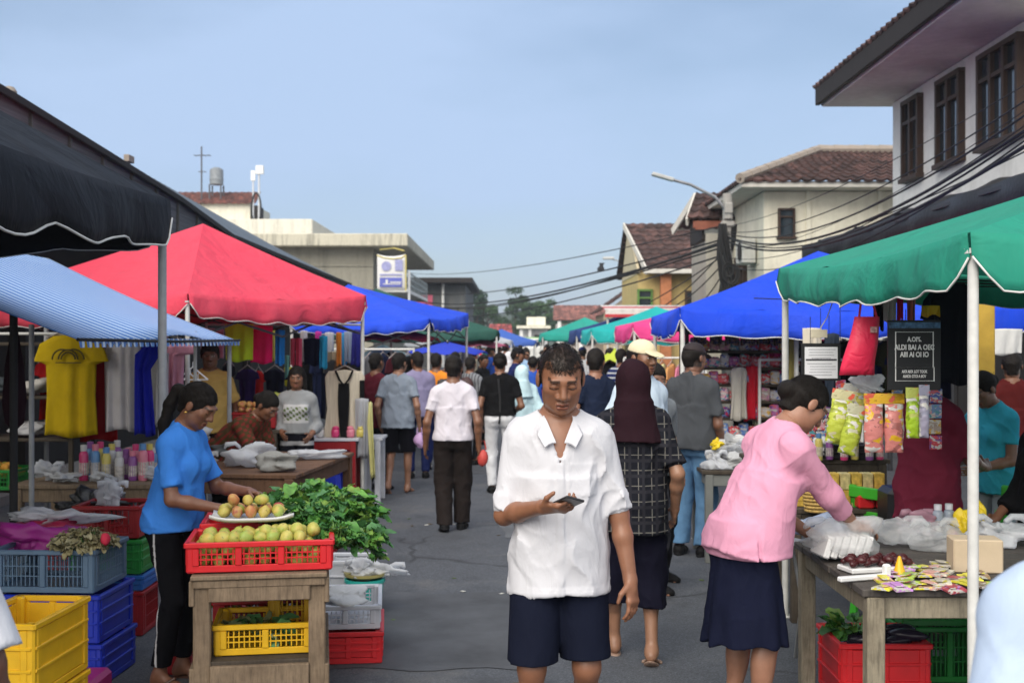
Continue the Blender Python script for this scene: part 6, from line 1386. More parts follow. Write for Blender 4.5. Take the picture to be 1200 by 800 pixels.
bag('white plastic wrap covering goods on the long brown table', (-2.0, 8.95, zt), (.18, .13, .10), PB, 31); bag('flat white wrap at the far right of the brown table', (-1.62, 9.5, zt), (.24, .12, .05), PB, 32, ears=False, rz=14); bag('round grey sack at the front corner of the brown table', (-1.68, 8.62, zt), (.14, .10, .085), M('grey sack', (.24, .24, .23), crease=.5), 33, ears=False); bag('clear bag of beans on the brown table', (-2.25, 8.75, zt), (.11, .09, .07), PBC, 34); bag('grey folded tarpaulin on the brown table', (-2.2, 9.55, zt), (.25, .2, .09), M('slate tarp', (.10, .11, .12)), 35, ears=False); bag('brown sack on the left of the brown table', (-2.35, 8.62, zt), (.12, .09, .08), M('brown sack', (.20, .12, .06), crease=.5), 36, ears=False)
bk = thing('basket', 'small orange basket at the left end of the brown table', 'basket', (-2.42, 8.95, zt)); MB().lathe([(.08, 0), (.10, .10), (.11, .10), (.10, .0)], 16).build('tub', plastic('orange', (.55, .22, .03)), bk, 40); MB().lathe([(.105, .10), (.115, .10), (.115, .12), (.105, .12)], 16).build('rim', plastic('yellow', (.72, .42, .012)), bk, 40)
wb = thing('basket', 'white wire basket draped in white cloth behind the blue-shirted woman', 'basket', (-2.62, 9.6, zt)); mb = MB()
for a in range(12): mb.cyl((.16 * math.cos(a * .524), .12 * math.sin(a * .524), 0), (.19 * math.cos(a * .524), .15 * math.sin(a * .524), .17), .005, n=5)
for z in (.0, .08, .17): mb.tube([((.16 + z * .18) * math.cos(a), (.12 + z * .18) * math.sin(a), z) for a in np.linspace(0, 6.28, 17)[:-1]], .005, 5, True)
mb.build('wires', M('white wire', (.5, .5, .5)), wb); MB().blob((0, 0, .19), (.2, .16, .08), .3, 5, 12, 18, None, True).build('cover', cloth('paper white', (.6, .6, .6)), wb, True)
for i in range(5): crate('crate', ['orange-red box under the right end of the brown table', 'second orange-red box under the brown table', 'third red box under the brown table', 'dark box under the brown table', 'rear dark box under the brown table'][i], (-1.55 - .26 * (i % 3), 9.1 + .7 * (i // 3) + .25 * (i % 3), .006), 0, .24, .3, .34 + .1 * (i % 2), [plastic('orange red', (.45, .07, .03)), CR['dred']][i % 2], bars=False)
# produce heaps seen between the stall keepers
for i, (px, py, s, nm, m) in enumerate(((322, 470, 122, 'yellow-green pears heaped by the printed-top woman', FR['mango']), (300, 480, 124, 'red tomatoes heaped behind the leaning person', [FR['apple'][1], FR['apple'][3]]))):
    p = W(px, py, s); fruits(['pear', 'tomato'][i], nm.replace('heaped', 'in the heap'), ['pear', 'tomato'][i], nm, [p + V((a * .065 - .13 + U(-.01, .01), b * .06, c * .05)) for a in range(5) for b in range(2) for c in range(2)], m, .033, 60 + i)
    crate('crate', ['yellow crate carrying the pears', 'dark crate carrying the tomatoes'][i], (p.x, p.y + .03, p.z - .17), 0, .40, .26, .15, [CR['yellow'], CR['dred']][i]); table('small_table', ['dark table under the pear crate', 'dark table under the tomato crate'][i], (p.x, p.y + .05, 0), 0, .46, .4, p.z - .18, WOODD, WOODD)
# dim shelves, baskets and seats at the far left edge
def rack(label, loc, rz, w, d, levels, mat, name='shelf_rack'):
    t = thing(name, label, 'rack', loc, rad(rz))
    for sx in (-1, 1):
        for sy in (-1, 1): MB().box((sx * w / 2, sy * d / 2, levels[-1] / 2 + .02), (.035, .035, levels[-1] + .04)).build('post', mat, t)
    for z in levels: MB().box((0, 0, z), (w - .04, d + .02, .025)).build('shelf', mat, t)
    return t
rack('dim wooden shelf rack at the far left behind the yellow T-shirt', (-4.05, 9.6, 0), 0, 1.2, .5, (.55, .95, 1.28, 1.7), WOODD)
for i, (x, z, m, l) in enumerate(((-4.4, 1.31, (.5, .5, .5), 'folded white linen on the upper dim shelf'), (-4.0, 1.31, (.06, .07, .08), 'folded dark cloth on the upper dim shelf'), (-4.3, .98, (.30, .32, .34), 'folded grey cloth on the middle dim shelf'), (-3.85, .98, (.45, .45, .46), 'folded pale cloth on the middle dim shelf'), (-3.75, 1.31, (.5, .48, .45), 'folded cream linen on the upper dim shelf'))): clothes_pile(l, (x, 9.5, z), (.2, .16, .07), cloth('linen%d' % i, m), 90 + i)
crate('crate', 'green crate of oranges on the lowest dim shelf', (-4.15, 9.45, .565), 0, .6, .4, .16, CR['green']); fruits('orange', 'dull orange in the green crate on the dim shelf', 'orange', 'oranges on the dim shelf', heap(-4.42, -3.88, 9.28, 9.62, .68, .075, 2), [M('fruit orange', (.45, .22, .03)), M('fruit orange2', (.30, .30, .05))], .038, 95)
def chair(label, loc, rz, mat, group='green plastic chairs'):
    t = thing('plastic_chair', label, 'chair', loc, rad(rz), group); MB().slab([[V((x, y, .43 - .01 * math.cos(x * 6))) for y in np.linspace(-.2, .2, 6)] for x in np.linspace(-.21, .21, 6)], (0, 0, 1), .02).build('seat', mat, t, 40)
    for sx in (-1, 1):
        for sy in (-1, 1): MB().beam((sx * .22, sy * .22, 0), (sx * .19, sy * .18, .42), .05, .035, .01).build('leg', mat, t)
        mb = MB(); mb.tube([(sx * .22, -.2, .42), (sx * .24, -.18, .63), (sx * .24, .1, .65), (sx * .2, .2, .66)], .022, 6); mb.build('armrest', mat, t, True)
    mb = MB()
    for sx in (-1, 1): mb.beam((sx * .19, .19, .42), (sx * .17, .27, .84), .05, .03, .01)
    for z in (.55, .66, .80): mb.beam((-.19, .205 + (z - .42) * .19, z), (.19, .205 + (z - .42) * .19, z), .025, .07 if z > .7 else .05, .01)
    mb.build('backrest', mat, t); return t
ch = chair('green plastic chair in the dimness at the far left', (-3.55, 7.3, 0), 160, CR['lime']); dup(ch, (-4.1, 7.5, 0), rad(190), 'second green plastic chair further into the dim left stall')
ub = thing('umbrella', 'folded dark maroon umbrella hung on the black awning post', 'umbrella', W(17, 470, 212)); MB().lathe([(.01, -.16), (.05, -.12), (.065, .0), (.05, .2), (.02, .38), (.008, .42)], 12).build('folded_cloth', cloth('dark maroon scarf', (.02, .008, .012)), ub, True); MB().cyl((0, 0, -.16), (0, 0, -.36), .008).build('handle', plastic('black', (.012, .012, .014)), ub)

# ================================================================== LEFT: hanging clothes
def arcs(c, sc):
    mb = MB()
    for r, x0, lo, hi in ((.055, .0, 0, 3.14), (.075, .0, 0, 3.14), (.078, -.045, 1.2, 3.14), (.078, .045, 0, 1.9)): mb.tube([(x0 + r * math.cos(a), -.058, -.20 + r * math.sin(a)) for a in np.linspace(lo, hi, 14)], .007, 5)
    mb.beam((-.10, -.056, -.225), (.10, -.056, -.225), .006, .008); mb.build('print', M('print olive', (.09, .07, .012)), c)
s = 150
hang('tshirt', 'big mustard yellow T-shirt with an arch print hanging under the striped awning', W(83, 391, s), .58, .80, TEE, cloth('yellow tee', (.52, .36, .012)), seed=1, extra=arcs, group='clothes hanging under the striped awning')
hang('tshirt', 'deep red T-shirt half behind the yellow one', W(116, 396, 146), .42, .82, TEE, cloth('deep red tee', (.33, .012, .016)), rz=24, seed=2, group='clothes hanging under the striped awning'); hang('tshirt', 'red shirt sleeve showing at the left of the yellow T-shirt', W(60, 420, 146), .3, .5, TEE, cloth('deep red tee', (.33, .012, .016)), seed=22, group='clothes hanging under the striped awning')
hang('dress', 'long white shirt hanging between red and royal blue clothes', W(144, 398, 148), .30, .72, [(0, -.4, .4), (.1, -.5, .45), (1, -.5, .5)], cloth('white hang', (.60, .58, .60)), seed=3, folds=7, group='clothes hanging under the striped awning')
hang('dress', 'royal blue one-shouldered dress under the striped awning', W(171, 400, 152), .20, .72, [(0, .1, .35), (.14, -.4, .5), (.3, -.42, .15), (1, -.45, .35)], cloth('royal blue dress', (.014, .020, .36)), seed=4, group='clothes hanging under the striped awning')
hang('scarf', 'narrow cream scarf beside the royal blue dress', W(181, 415, 149), .07, .56, SHEET, cloth('cream', (.55, .52, .46)), seed=5, hanger=False, group='clothes hanging under the striped awning'); hang('scarf', 'white wrap hanging behind the grey tent pole', W(190, 412, 145), .10, .60, SHEET, cloth('white hang', (.60, .58, .60)), seed=35, hanger=False, group='clothes hanging under the striped awning')
hang('dress', 'pale pink top hanging just right of the grey pole', W(208, 403, 140), .24, .52, [(0, -.5, .9), (.15, -.5, .9), (.18, -.5, .32), (1, -.5, .2)], cloth('pale pink', (.60, .27, .36)), seed=6, group='clothes hanging under the striped awning')
for i, (px, py, s_) in enumerate(((226, 438, 136), (223, 446, 134), (232, 452, 133))): h_ = thing('hanger', ['upper white wire hanger beside the pink top', 'middle white hanger beside the pink top', 'lowest white hanger beside the pink top'][i], 'hanger', W(px, py, s_), 0, 'empty white hangers'); MB().tube([(-.13, 0, -.05), (0, 0, .06), (.13, 0, -.05)], .007).tube([(0, 0, .06), (0, 0, .10), (.02, 0, .12)], .004).tube([(-.13, 0, -.05), (.13, 0, -.05)], .006).build('frame', plastic('white', (.55, .57, .62)), h_)
rl = thing('clothes_rail', 'steel rail carrying clothes under the striped awning', 'rail', (-3.1, 9.35, 0)); MB().cyl((-1.1, 0, 1.78), (.62, 0, 1.78), .012).build('bar', STEEL, rl); MB().cyl((-1.1, 0, 0), (-1.1, 0, 1.8), .014).build('post', STEEL, rl); MB().cyl((.62, 0, 0), (.62, 0, 1.8), .014).build('post', STEEL, rl)
G2 = 'clothes hanging in the red tent'
for px, py, s_, w_, h_, prof, nm, c, lb in ((280, 379, 119, .28, .37, SHEET, 'top', (.58, .85, .04), 'lime yellow top hanging at the front of the red tent'), (306, 381, 117, .23, .38, SHEET, 'top', (.88, .015, .15), 'hot pink top next to the lime yellow one'), (328, 386, 115, .10, .36, SHEET, 'shorts', (.03, .30, .80), 'bright blue narrow shorts right of the hot pink top'), (343, 396, 108, .05, .30, SHEET, 'camisole', (.75, .10, .18), 'thin coral camisole in the red tent'), (350, 396, 108, .07, .33, SHEET, 'camisole', (.72, .09, .16), 'wider coral strip beside the thin one'), (366, 396, 107, .20, .30, SHEET, 'shorts', (.008, .010, .03), 'navy shorts between coral and sky blue garments'), (379, 393, 107, .09, .36, SHEET, 'leggings', (.04, .42, .70), 'sky blue leggings hanging in the red tent'), (389, 412, 106, .12, .10, SHEET, 'cloth_piece', (.62, .50, .32), 'small cream cloth below the orange scarf'), (397, 389, 107, .06, .36, SHEET, 'scarf', (.75, .25, .04), 'orange scarf with cream tail in the red tent'), (409, 388, 106, .11, .34, SHEET, 'leggings', (.30, .36, .48), 'patterned grey-blue leggings near the tent pole'), (418, 386, 106, .14, .40, SHEET, 'wrap', (.03, .03, .22), 'indigo wrap closest to the red tent pole'), (336, 416, 106, .05, .25, SHEET, 'ribbon', (.20, .50, .42), 'pale teal ribbon hanging low in the red tent'), (290, 432, 104, .28, .42, TEE, 'tshirt', (.03, .015, .09), 'dark violet shirt behind the mustard T-shirt man'), (303, 434, 103, .16, .46, TEE, 'tshirt', (.50, .02, .02), 'bright red sleeve behind the dark violet shirt'), (322, 432, 103, .3, .46, TEE, 'tshirt', (.012, .014, .03), 'black shirt behind the printed-top woman'), (342, 430, 102, .18, .22, SHEET, 'top', (.52, .50, .03), 'mustard yellow top behind the printed-top woman'), (268, 425, 104, .16, .5, TEE, 'tshirt', (.02, .02, .03), 'charcoal shirt behind the mustard T-shirt man')):
    hang(nm, lb, W(px, py, s_), w_, h_, prof, cloth(lb[:14], c), seed=hash(lb) % 97 if False else len(lb) + px, group=G2, amp=.012, th=.012, folds=4, hanger=prof is TEE)
for i, (px, c, w_, h_, lb) in enumerate(((243, (.60, .60, .62), .16, .3, 'white vest at the left end of the red tent rail'), (255, (.70, .35, .45), .14, .34, 'dusty pink top near the left end of the red tent rail'), (318, (.62, .60, .10), .10, .34, 'citron top between pink and blue garments'), (356, (.62, .62, .64), .08, .36, 'white leggings behind the coral strips'), (373, (.60, .05, .35), .07, .34, 'magenta leggings beside the sky blue ones'), (386, (.55, .56, .60), .10, .32, 'pale grey shorts behind the orange scarf'), (403, (.05, .30, .60), .08, .36, 'azure top right of the orange scarf'))):
    hang('top', lb, W(px, 384 + i, 105), w_, h_, SHEET, cloth('rowtop%d' % i, c), seed=300 + i, group=G2, amp=.012, th=.012, hanger=False)
def vestx(c, sc):
    m = cloth('black band', (.008, .008, .009)); mb = MB()
    P = [[V((x, -.055 - .002, -z)) for x in (-.045 - .02 * math.sin(z * 5), .045 + .01 * math.sin(z * 6))] for z in np.linspace(.14, .73, 12)]; mb.slab(P, (0, -1, 0), .010)
    mb.tube([(-.09, -.05, -.01), (-.05, -.062, -.10), (0, -.064, -.16), (.05, -.062, -.10), (.09, -.05, -.01)], .012); mb.build('front_band', m, c)
    MB().box((.185, -.03, -.42), (.05, .03, .62), bev=.01).build('side_band', m, c)
hang('cardigan', 'cream cardigan with a black centre band hanging by the red tent pole', W(404, 433, 112), .46, .74, VEST, M('cloth cream knit', (.56, .50, .40), rough=.9, vs=8, stretch=(8, 8, .4), bmp=.5, bs=12, bd=.006), seed=9, extra=vestx, amp=.014, group=G2)
hang('cloth_drape', 'grey and white cloth tied to the red tent pole', W(424, 466, 112.5), .14, .62, SHEET, cloth('grey drape', (.36, .37, .40)), seed=10, hanger=False, group=G2); hang('cloth_drape', 'pale yellow cloth tied to the red tent pole', W(434, 470, 112.5), .09, .80, [(0, -.2, .2), (.3, -.4, .3), (1, .0, .6)], cloth('pale yellow drape', (.62, .60, .28)), seed=11, hanger=False, group=G2)
rl = thing('clothes_rail', 'steel rail carrying bright clothes inside the red tent', 'rail', (-2.4, 12.9, 0)); MB().cyl((-.9, 0, 1.90), (.78, 0, 1.90), .012).build('bar', STEEL, rl); MB().cyl((-.9, 0, 0), (-.9, 0, 1.92), .014).build('post', STEEL, rl); MB().cyl((.78, 0, 0), (.78, 0, 1.92), .014).build('post', STEEL, rl)
pd = table('display_table', 'small white-topped table with a red cloth front below the cardigan', (-1.86, 12.55, 0), 0, .50, .45, .72, plastic('white', (.55, .57, .62)), CR['dred']); MB().box((0, -.19, .36), (.40, .01, .6)).build('front_cloth', cloth('wine cloth', (.10, .012, .016)), pd)
for i, (x, c) in enumerate(((-2.0, BT[3]), (-1.84, BT[0]), (-1.68, BT[5]), (-1.58, BT[2]))): o = MB().box((0, 0, .045), (.08, .08, .09), bev=.015).blob((0, 0, .095), (.035, .035, .02), .3, i).build('packet', c, None, True, loc=(x, 12.45, .722)); tag(o, ['white', 'pink', 'rose', 'yellow'][i] + ' packet on the small white-topped table', 'packet')
def stool(label, loc, mat):
    t = thing('stool', label, 'stool', loc, 0); MB().box((0, 0, .41), (.30, .30, .04), bev=.015).build('seat', mat, t)
    for sx in (-1, 1):
        for sy in (-1, 1): MB().beam((sx * .15, sy * .15, 0), (sx * .115, sy * .115, .40), .06, .03, .008).build('leg', mat, t)
    MB().box((0, -.135, .33), (.22, .02, .08)).box((0, .135, .33), (.22, .02, .08)).build('skirt_band', mat, t); return t
stool('deep blue plastic stool in front of the red cloth table', (-1.87, 12.1, 0), CR['blue'])
pt_ = table('plastic_table', 'white plastic table behind the red tent pole', (-1.50, 12.9, 0), 0, .22, .5, .70, CR['white'], CR['white'])
# dark garments under the royal blue tent
rl = thing('clothes_rail', 'rail of dark coats under the royal blue tent', 'rail', (-2.0, 15.2, 0)); MB().cyl((-.7, 0, 1.62), (.75, 0, 1.62), .014).build('bar', STEEL, rl); MB().cyl((-.7, 0, 0), (-.7, 0, 1.64), .014).build('post', STEEL, rl); MB().cyl((.75, 0, 0), (.75, 0, 1.64), .014).build('post', STEEL, rl)
for i in range(9): hang('coat', ['black', 'navy', 'charcoal', 'dark brown', 'black', 'grey', 'navy', 'dark maroon', 'black'][i] + ' coat number %s on the dark rail' % ['one', 'two', 'three', 'four', 'five', 'six', 'seven', 'eight', 'nine'][i] if False else ['black coat at the left end of the dark rail', 'navy coat second on the dark rail', 'charcoal coat with wide sleeves on the dark rail', 'dark brown coat on the dark rail', 'short black jacket mid rail', 'grey jacket on the dark rail', 'navy jacket right of the grey jacket', 'dark maroon coat on the dark rail', 'black coat at the right end of the dark rail'][i], (-2.6 + .16 * i, 15.2, 1.54), .42, .8, TEE, cloth('coat%d' % i, [(.01, .01, .011), (.01, .014, .04), (.03, .03, .033), (.03, .018, .012), (.012, .012, .013), (.12, .12, .13), (.012, .018, .05), (.05, .01, .015), (.009, .009, .01)][i]), rz=55 + 6 * (i % 3), seed=i + 120, group='coats under the royal blue tent')

# ================================================================== RIGHT: snack table in front of the pink blouse
t = table('snack_table', 'worn dark-topped wooden table covered with snacks and plastic bags', (2.12, 5.24, 0), 0, 1.46, 1.14, .75, wood('dark board', (.075, .065, .058)), wood('pale leg wood', (.27, .235, .17)), .07, .085)
zt = .752
def on(px, py):                              # point of the table top seen at that pixel
    s = (py - 400) / (CH - zt); return V(((px - 600) / s, F / s, zt))
p = on(985, 655); bag('big clear bag of white foam boxes on the left of the snack table', p, (.19, .14, .10), PBC, 41, amp=.35)
for i in range(6): o = MB().box((0, 0, .05), (.03, .16, .10), bev=.006).build('foam_box', plastic('foam white', (.66, .66, .66)), None, loc=p + V((-.10 + .034 * i, -.02, .02))); o.rotation_euler = (0, rad(18), rad(8)); tag(o, 'white foam box inside the big clear bag', 'box', 'foam boxes in the clear bag')
bag('second clear bag with white paper on the snack table', on(1045, 640), (.19, .11, .075), PBC, 42, amp=.4); bag('tall clear bag beside the dates on the snack table', on(1095, 645), (.13, .10, .08), PBC, 43, amp=.4); bag('pale blue plastic sheet at the back left of the table', on(958, 632), (.14, .10, .07), plastic('bag blue', (.40, .47, .62), rough=.3, transl=.3, crease=.8), 44, ears=False)
bag('crumpled white film at the right back of the snack table', on(1170, 640), (.16, .12, .08), PB, 45); 
dt = thing('date_tray', 'long foam tray of dark red dates on the snack table', 'tray', on(1027, 668), rad(14)); MB().box((0, 0, .012), (.30, .13, .022), bev=.008).build('dish', plastic('foam white', (.66, .66, .66)), dt); dp = dt.location
rz_ = rad(14)
for i in range(9):
    for j in range(3): x, y = -.13 + i * .032, -.04 + j * .036; o = MB().blob((0, 0, 0), (.024, .017, .016), .25, i + j, 7, 10).build('date', M('fruit date', (.055, .010, .012), rough=.3), None, True, loc=dp + V((x * math.cos(rz_) - y * math.sin(rz_), x * math.sin(rz_) + y * math.cos(rz_), .04 + .012 * ((i + j) % 2)))); o.rotation_euler.z = U(0, 6); tag(o, 'glossy dark red date in the long foam tray', 'date', 'dates in the foam tray')
cn = thing('plastic_cone', 'small bright yellow cone standing in front of the date tray', 'cone', on(1054, 675)); MB().lathe([(.034, 0), (.034, .006), (.026, .01), (.006, .082), (.001, .085)], 16).build('cone_body', plastic('yellow', (.72, .42, .012)), cn, 40)
bx = MB().box((0, 0, .07), (.20, .14, .14), bev=.006).build('cardboard_box', M('cardboard', (.50, .40, .28), rough=.9, vs=4, var=.12), None, loc=on(1142, 668)); bx.rotation_euler.z = rad(-8); tag(bx, 'plain beige cardboard box behind the tent pole', 'box')
o = MB().box((0, 0, .022), (.055, .02, .045), bev=.006).build('label_card', M('peach card', (.62, .22, .14)), None, loc=on(1004, 648) + V((0, -.10, .12))); tag(o, 'peach coloured card on the clear bags', 'card')
for i, (px, py) in enumerate(((1099, 628), (1112, 627))): bottle(['left small water bottle behind the clear bags', 'right small water bottle behind the clear bags'][i], on(px, py), .027, .16, plastic('clear bottle', (.45, .52, .62), rough=.12, transl=.3, alpha=.75), plastic('white', (.55, .57, .62)), 'water bottles on the snack table')
bag('yellow paper bag of sweets behind the cardboard box', on(1148, 628), (.085, .06, .09), plastic('yellow pack', (.68, .50, .01), rough=.5), 48, ears=False, name='sweet_bag'); bag('yellow packet beside the yellow sweets bag', on(1128, 630), (.06, .05, .07), plastic('yellow pack', (.68, .50, .01)), 49, ears=False, name='sweet_bag')
o = fruit_mesh(4, .032).build('tomato', FR['apple'][1], None, True, loc=on(1117, 634) + V((0, 0, .03))); tag(o, 'small red tomato by the yellow packets', 'tomato')
bag('mauve clear packet leaning behind the water bottles', on(1075, 628), (.10, .05, .07), plastic('mauve film', (.45, .25, .32), transl=.2, alpha=.8), 50, name='film_packet')
PKC = [(.55, .50, .04), (.45, .22, .52), (.30, .42, .06), (.58, .53, .04), (.60, .35, .30), (.5, .47, .38), (.35, .06, .08), (.62, .56, .06), (.22, .14, .08)]
for i in range(26):
    px, py = 1036 + (i % 9) * 14 + U(-5, 5), 689 - (i // 9) * 11 + U(-3, 3); c = PKC[i % 9]
    o = MB().slab([[V((x, y, .008 + .006 * math.cos(x * 22 + i) * math.cos(y * 26))) for y in np.linspace(-.05, .05, 5)] for x in np.linspace(-.036, .036, 5)], (0, 0, 1), .008).box((0, 0, .016), (.04, .06, .002), bev=.0005).build('snack_packet', printed('packet %d' % (i % 9), [c, c, tuple(min(1, x * 1.5) for x in c), PKC[(i + 4) % 9], c, (.5, .48, .45)], 38), None, 40, loc=on(px, py) + V((0, 0, .002 + .006 * (i % 3)))); o.rotation_euler = (U(-.12, .12), U(-.12, .12), U(-.8, .8))
    tag(o, ['yellow', 'lilac', 'green', 'bright yellow', 'salmon', 'cream', 'dark red', 'gold', 'brown'][i % 9] + ' flat snack packet on the front edge of the snack table', 'packet', 'flat snack packets on the snack table')
o = MB().slab([[V((x, y, .002)) for y in (-.08, .08)] for x in (-.06, .06)], (0, 0, 1), .003).build('leaflet', M('green card', (.35, .55, .02)), None, loc=on(1165, 686)); tag(o, 'lime green leaflet at the right front of the table', 'leaflet')
cq = thing('cutter', 'white plastic tool lying in front of the date tray', 'tool', on(1010, 680), rad(20)); MB().box((0, 0, .012), (.22, .03, .02), bev=.006).box((.12, 0, .03), (.03, .03, .06), bev=.01).build('handle', plastic('foam white', (.66, .66, .66)), cq)
# crates under the snack table
crate('crate', 'red crate of aubergines under the snack table', (1.75, 5.80, .006), 0, .42, .42, .30, CR['red'], bars=False); greens('green leaves at the left of the aubergine crate', (1.66, 5.86, .28), 91, 26, .09, .08, .09, group='loose vegetables below the stands')
for i in range(12): o = MB().blob((0, 0, 0), (.09, .028, .028), .18, i, 9, 10).build('aubergine', M('fruit aubergine', (.020, .016, .030), rough=.25, bmp=0), None, True, loc=(1.64 + .05 * (i % 6), 5.70 + .12 * (i // 6), .27 + .025 * (i % 3))); o.rotation_euler = (0, U(-.3, .3), U(-.6, .6)); tag(o, 'dark glossy aubergine in the red crate under the table', 'aubergine', 'aubergines under the snack table')
for i, (x, y, z, m, l) in enumerate(((2.2, 6.2, .006, 'green', 'lower green crate behind the aubergine crate'), (2.2, 6.2, .29, 'green', 'upper green crate behind the aubergine crate'), (2.72, 6.25, .006, 'green', 'green crate at the right under the table'), (2.72, 6.25, .29, 'green', 'upper green crate at the right under the table'), (2.62, 5.6, .006, 'blue', 'blue crate at the right under the snack table'), (2.6, 5.6, .29, 'blue', 'upper blue crate at the right under the snack table'))): crate('crate', l, (x, y, z), 0, .48, .40, .28, CR[m])
sc_ = thing('scale', 'metal folding scale stand behind the pink-bloused woman', 'scale', (1.42, 6.35, 0)); mb = MB()
for x in (-.12, .12): mb.tube([(x, -.1, 0), (x, 0, .35), (x * .6, 0, .62)], .010); mb.tube([(x, .15, 0), (x, 0, .35)], .010)
mb.build('frame', M('galvanised steel', (.35, .36, .37)), sc_); MB().lathe([(.01, .62), (.14, .64), (.15, .66), (.01, .65)], 16).build('pan', M('galvanised steel', (.35, .36, .37)), sc_, 40)

# ================================================================== RIGHT: things hanging in the green tent
sg = thing('sign_board', 'black hanging sign board with white lettering in two framed panels', 'sign', W(1071, 416, 246)); k_ = 1 / 246
MB().box((0, 0, 0), (62 * k_, .012, 82 * k_), bev=.002).build('board', M('sign black', (.008, .009, .011), rough=.6, bmp=0), sg)
MB().box((0, -.001, 35 * k_), (61 * k_, .013, 7 * k_), bev=.001).build('top_strip', M('sign blue strip', (.06, .13, .24), vs=40, var=.7), sg)
mb = MB(); f0 = -.0072
for (x0, x1, z0, z1) in ((-22, 22, -14.5, 27), (-22, 23, -30, -14.5)):
    for a, b in (((x0, z0), (x1, z0)), ((x1, z0), (x1, z1)), ((x1, z1), (x0, z1)), ((x0, z1), (x0, z0))): mb.beam((a[0] * k_, f0, a[1] * k_), (b[0] * k_, f0, b[1] * k_), .0045, .002, .0003, ext=.002)
mb.build('panel_frame', M('sign white', (.66, .66, .66), bmp=0), sg)
def text(body, parent, loc, size, mat, nm='lettering', sx=1, rz=0, bold=.0):
    c = bpy.data.curves.new(nm, 'FONT'); c.body = body; c.size = size; c.align_x = 'CENTER'; c.align_y = 'CENTER'; c.extrude = .0006; c.offset = bold
    tmp = bpy.data.objects.new(nm, c); COL.objects.link(tmp); bpy.context.view_layer.update()
    me = bpy.data.meshes.new_from_object(tmp.evaluated_get(bpy.context.evaluated_depsgraph_get())); bpy.data.objects.remove(tmp)
    o = bpy.data.objects.new(nm, me); COL.objects.link(o); o.parent = parent; o.location = loc; o.rotation_euler = (rad(90), 0, rz); o.scale = (sx, 1, 1); me.materials.clear(); me.materials.append(mat); return o
WM = MATS['sign white']
for z, tx, sz in ((18.3, 'A.OI%.', 6.6), (9, 'ALDI BAI A OEC', 7.4), (.5, 'AIII AI OI IO', 7.2), (-19.3, 'AIOI AIOI .LOT TOOK', 4.2), (-24.8, 'AIAIOI: GTOI A IIOV', 4.2)): text(tx, sg, (0, -.0082, z * k_), sz * k_ * 1.15, WM, sx=.76 if sz > 5 else .62, bold=.0011 if sz > 5 else .0006)
mb = MB(); mb.tube([(0, 0, 41 * k_), (0, 0, 62 * k_), (.0, 0, 80 * k_)], .003); mb.build('cord', CABLE, sg)
rbg = thing('tote_bag', 'bright red-pink tote bag hanging tilted beside the black sign', 'bag', W(1016, 404, 236)); RM = plastic('tote red', (.78, .025, .085), rough=.5, crease=.6)
P = []
for i in range(13):
    u = i / 12 * 2 * math.pi; row = []
    for v in np.linspace(0, 1, 9): wx = lerp(.062, .088, v) * (1 + .05 * math.sin(v * 6 + u)); d_ = .045 * math.sin(math.pi * (v * .8 + .12)); row.append(V((wx * (abs(math.cos(u)) ** .6) * (1 if math.cos(u) > 0 else -1) - .05 * v, d_ * math.sin(u), .14 - .29 * v)))
    P.append(row)
mb = MB().grid(P); mb.f.append(tuple(i * 9 + 8 for i in range(12))); mb.mi.append(0); mb.build('pouch', RM, rbg, True); MB().tube([(-.04, 0, .13), (-.03, 0, .21), (.02, 0, .24), (.05, 0, .13)], .006).build('handle', RM, rbg); MB().box((.02, -.045, .075), (.035, .004, .03), bev=.001).build('badge', M('badge pale', (.55, .30, .30), vs=60, var=.6), rbg)
pr2 = thing('price_list', 'white price list on a black board hanging from a wire', 'notice', W(962, 424, 214)); MB().box((0, 0, 0), (.215, .008, .205), bev=.001).build('board', M('sign black', (.008, .009, .011)), pr2); MB().box((0, -.006, -.004), (.18, .002, .172), bev=.0005).build('paper', M('paper', (.68, .69, .72), bmp=0, var=.03), pr2)
mb = MB()
for i in range(10):
    if i != 4: mb.box((U(-.01, .01), -.0078, .068 - i * .0155), (U(.10, .15), .0006, .0028), bev=.0001)
mb.build('text_lines', M('ink grey', (.22, .22, .26), bmp=0), pr2); MB().box((0, -.0078, .012), (.17, .0008, .010), bev=.0001).build('bar', M('ink dark', (.05, .05, .06)), pr2)
mb = MB(); mb.tube([(.0, 0, .10), (0, 0, .19), (.03, -.01, .24), (.06, -.02, .33)], .003); mb.box((-.01, 0, .155), (.09, .01, .045), bev=.002); mb.build('hook_wire', M('pale card', (.55, .50, .38)), pr2)
def packs(label, px, py, s, n, w, h, c1, c2, rz=0, group='snack packs hanging in the green tent', tilt=0):
    t = thing('snack_pack', label, 'snack pack', W(px, py, s), rad(rz), group); t.rotation_euler.y = rad(tilt); m1 = printed('pack ' + label[:18], [c1, c1, c1, (.6, .58, .55), c1, tuple(x * .6 for x in c1), c1, c2], 30); m2 = printed('packb ' + label[:18], [c2, c2, tuple(x * .7 for x in c2), c2, (.6, .1, .05)], 30)
    MB().box((0, 0, -.02), (w * n, .006, .05), bev=.001).build('header', m2, t)
    for i in range(n):
        x = (i - (n - 1) / 2) * w; P = []
        for u in np.linspace(-1, 1, 9): P.append([V((x + u * w * .46 * (1 - .06 * math.sin(v * 9)), -.026 * (1 - u * u) ** .5 * math.sin(math.pi * min(1, v * .94 + .04)) - .004 * math.sin(v * 30 + u * 4 + i), -.045 - v * h)) for v in np.linspace(0, 1, 14)])
        MB().slab(P, (0, -1, 0), .006).build('pouch', m1, t, True)
    return t
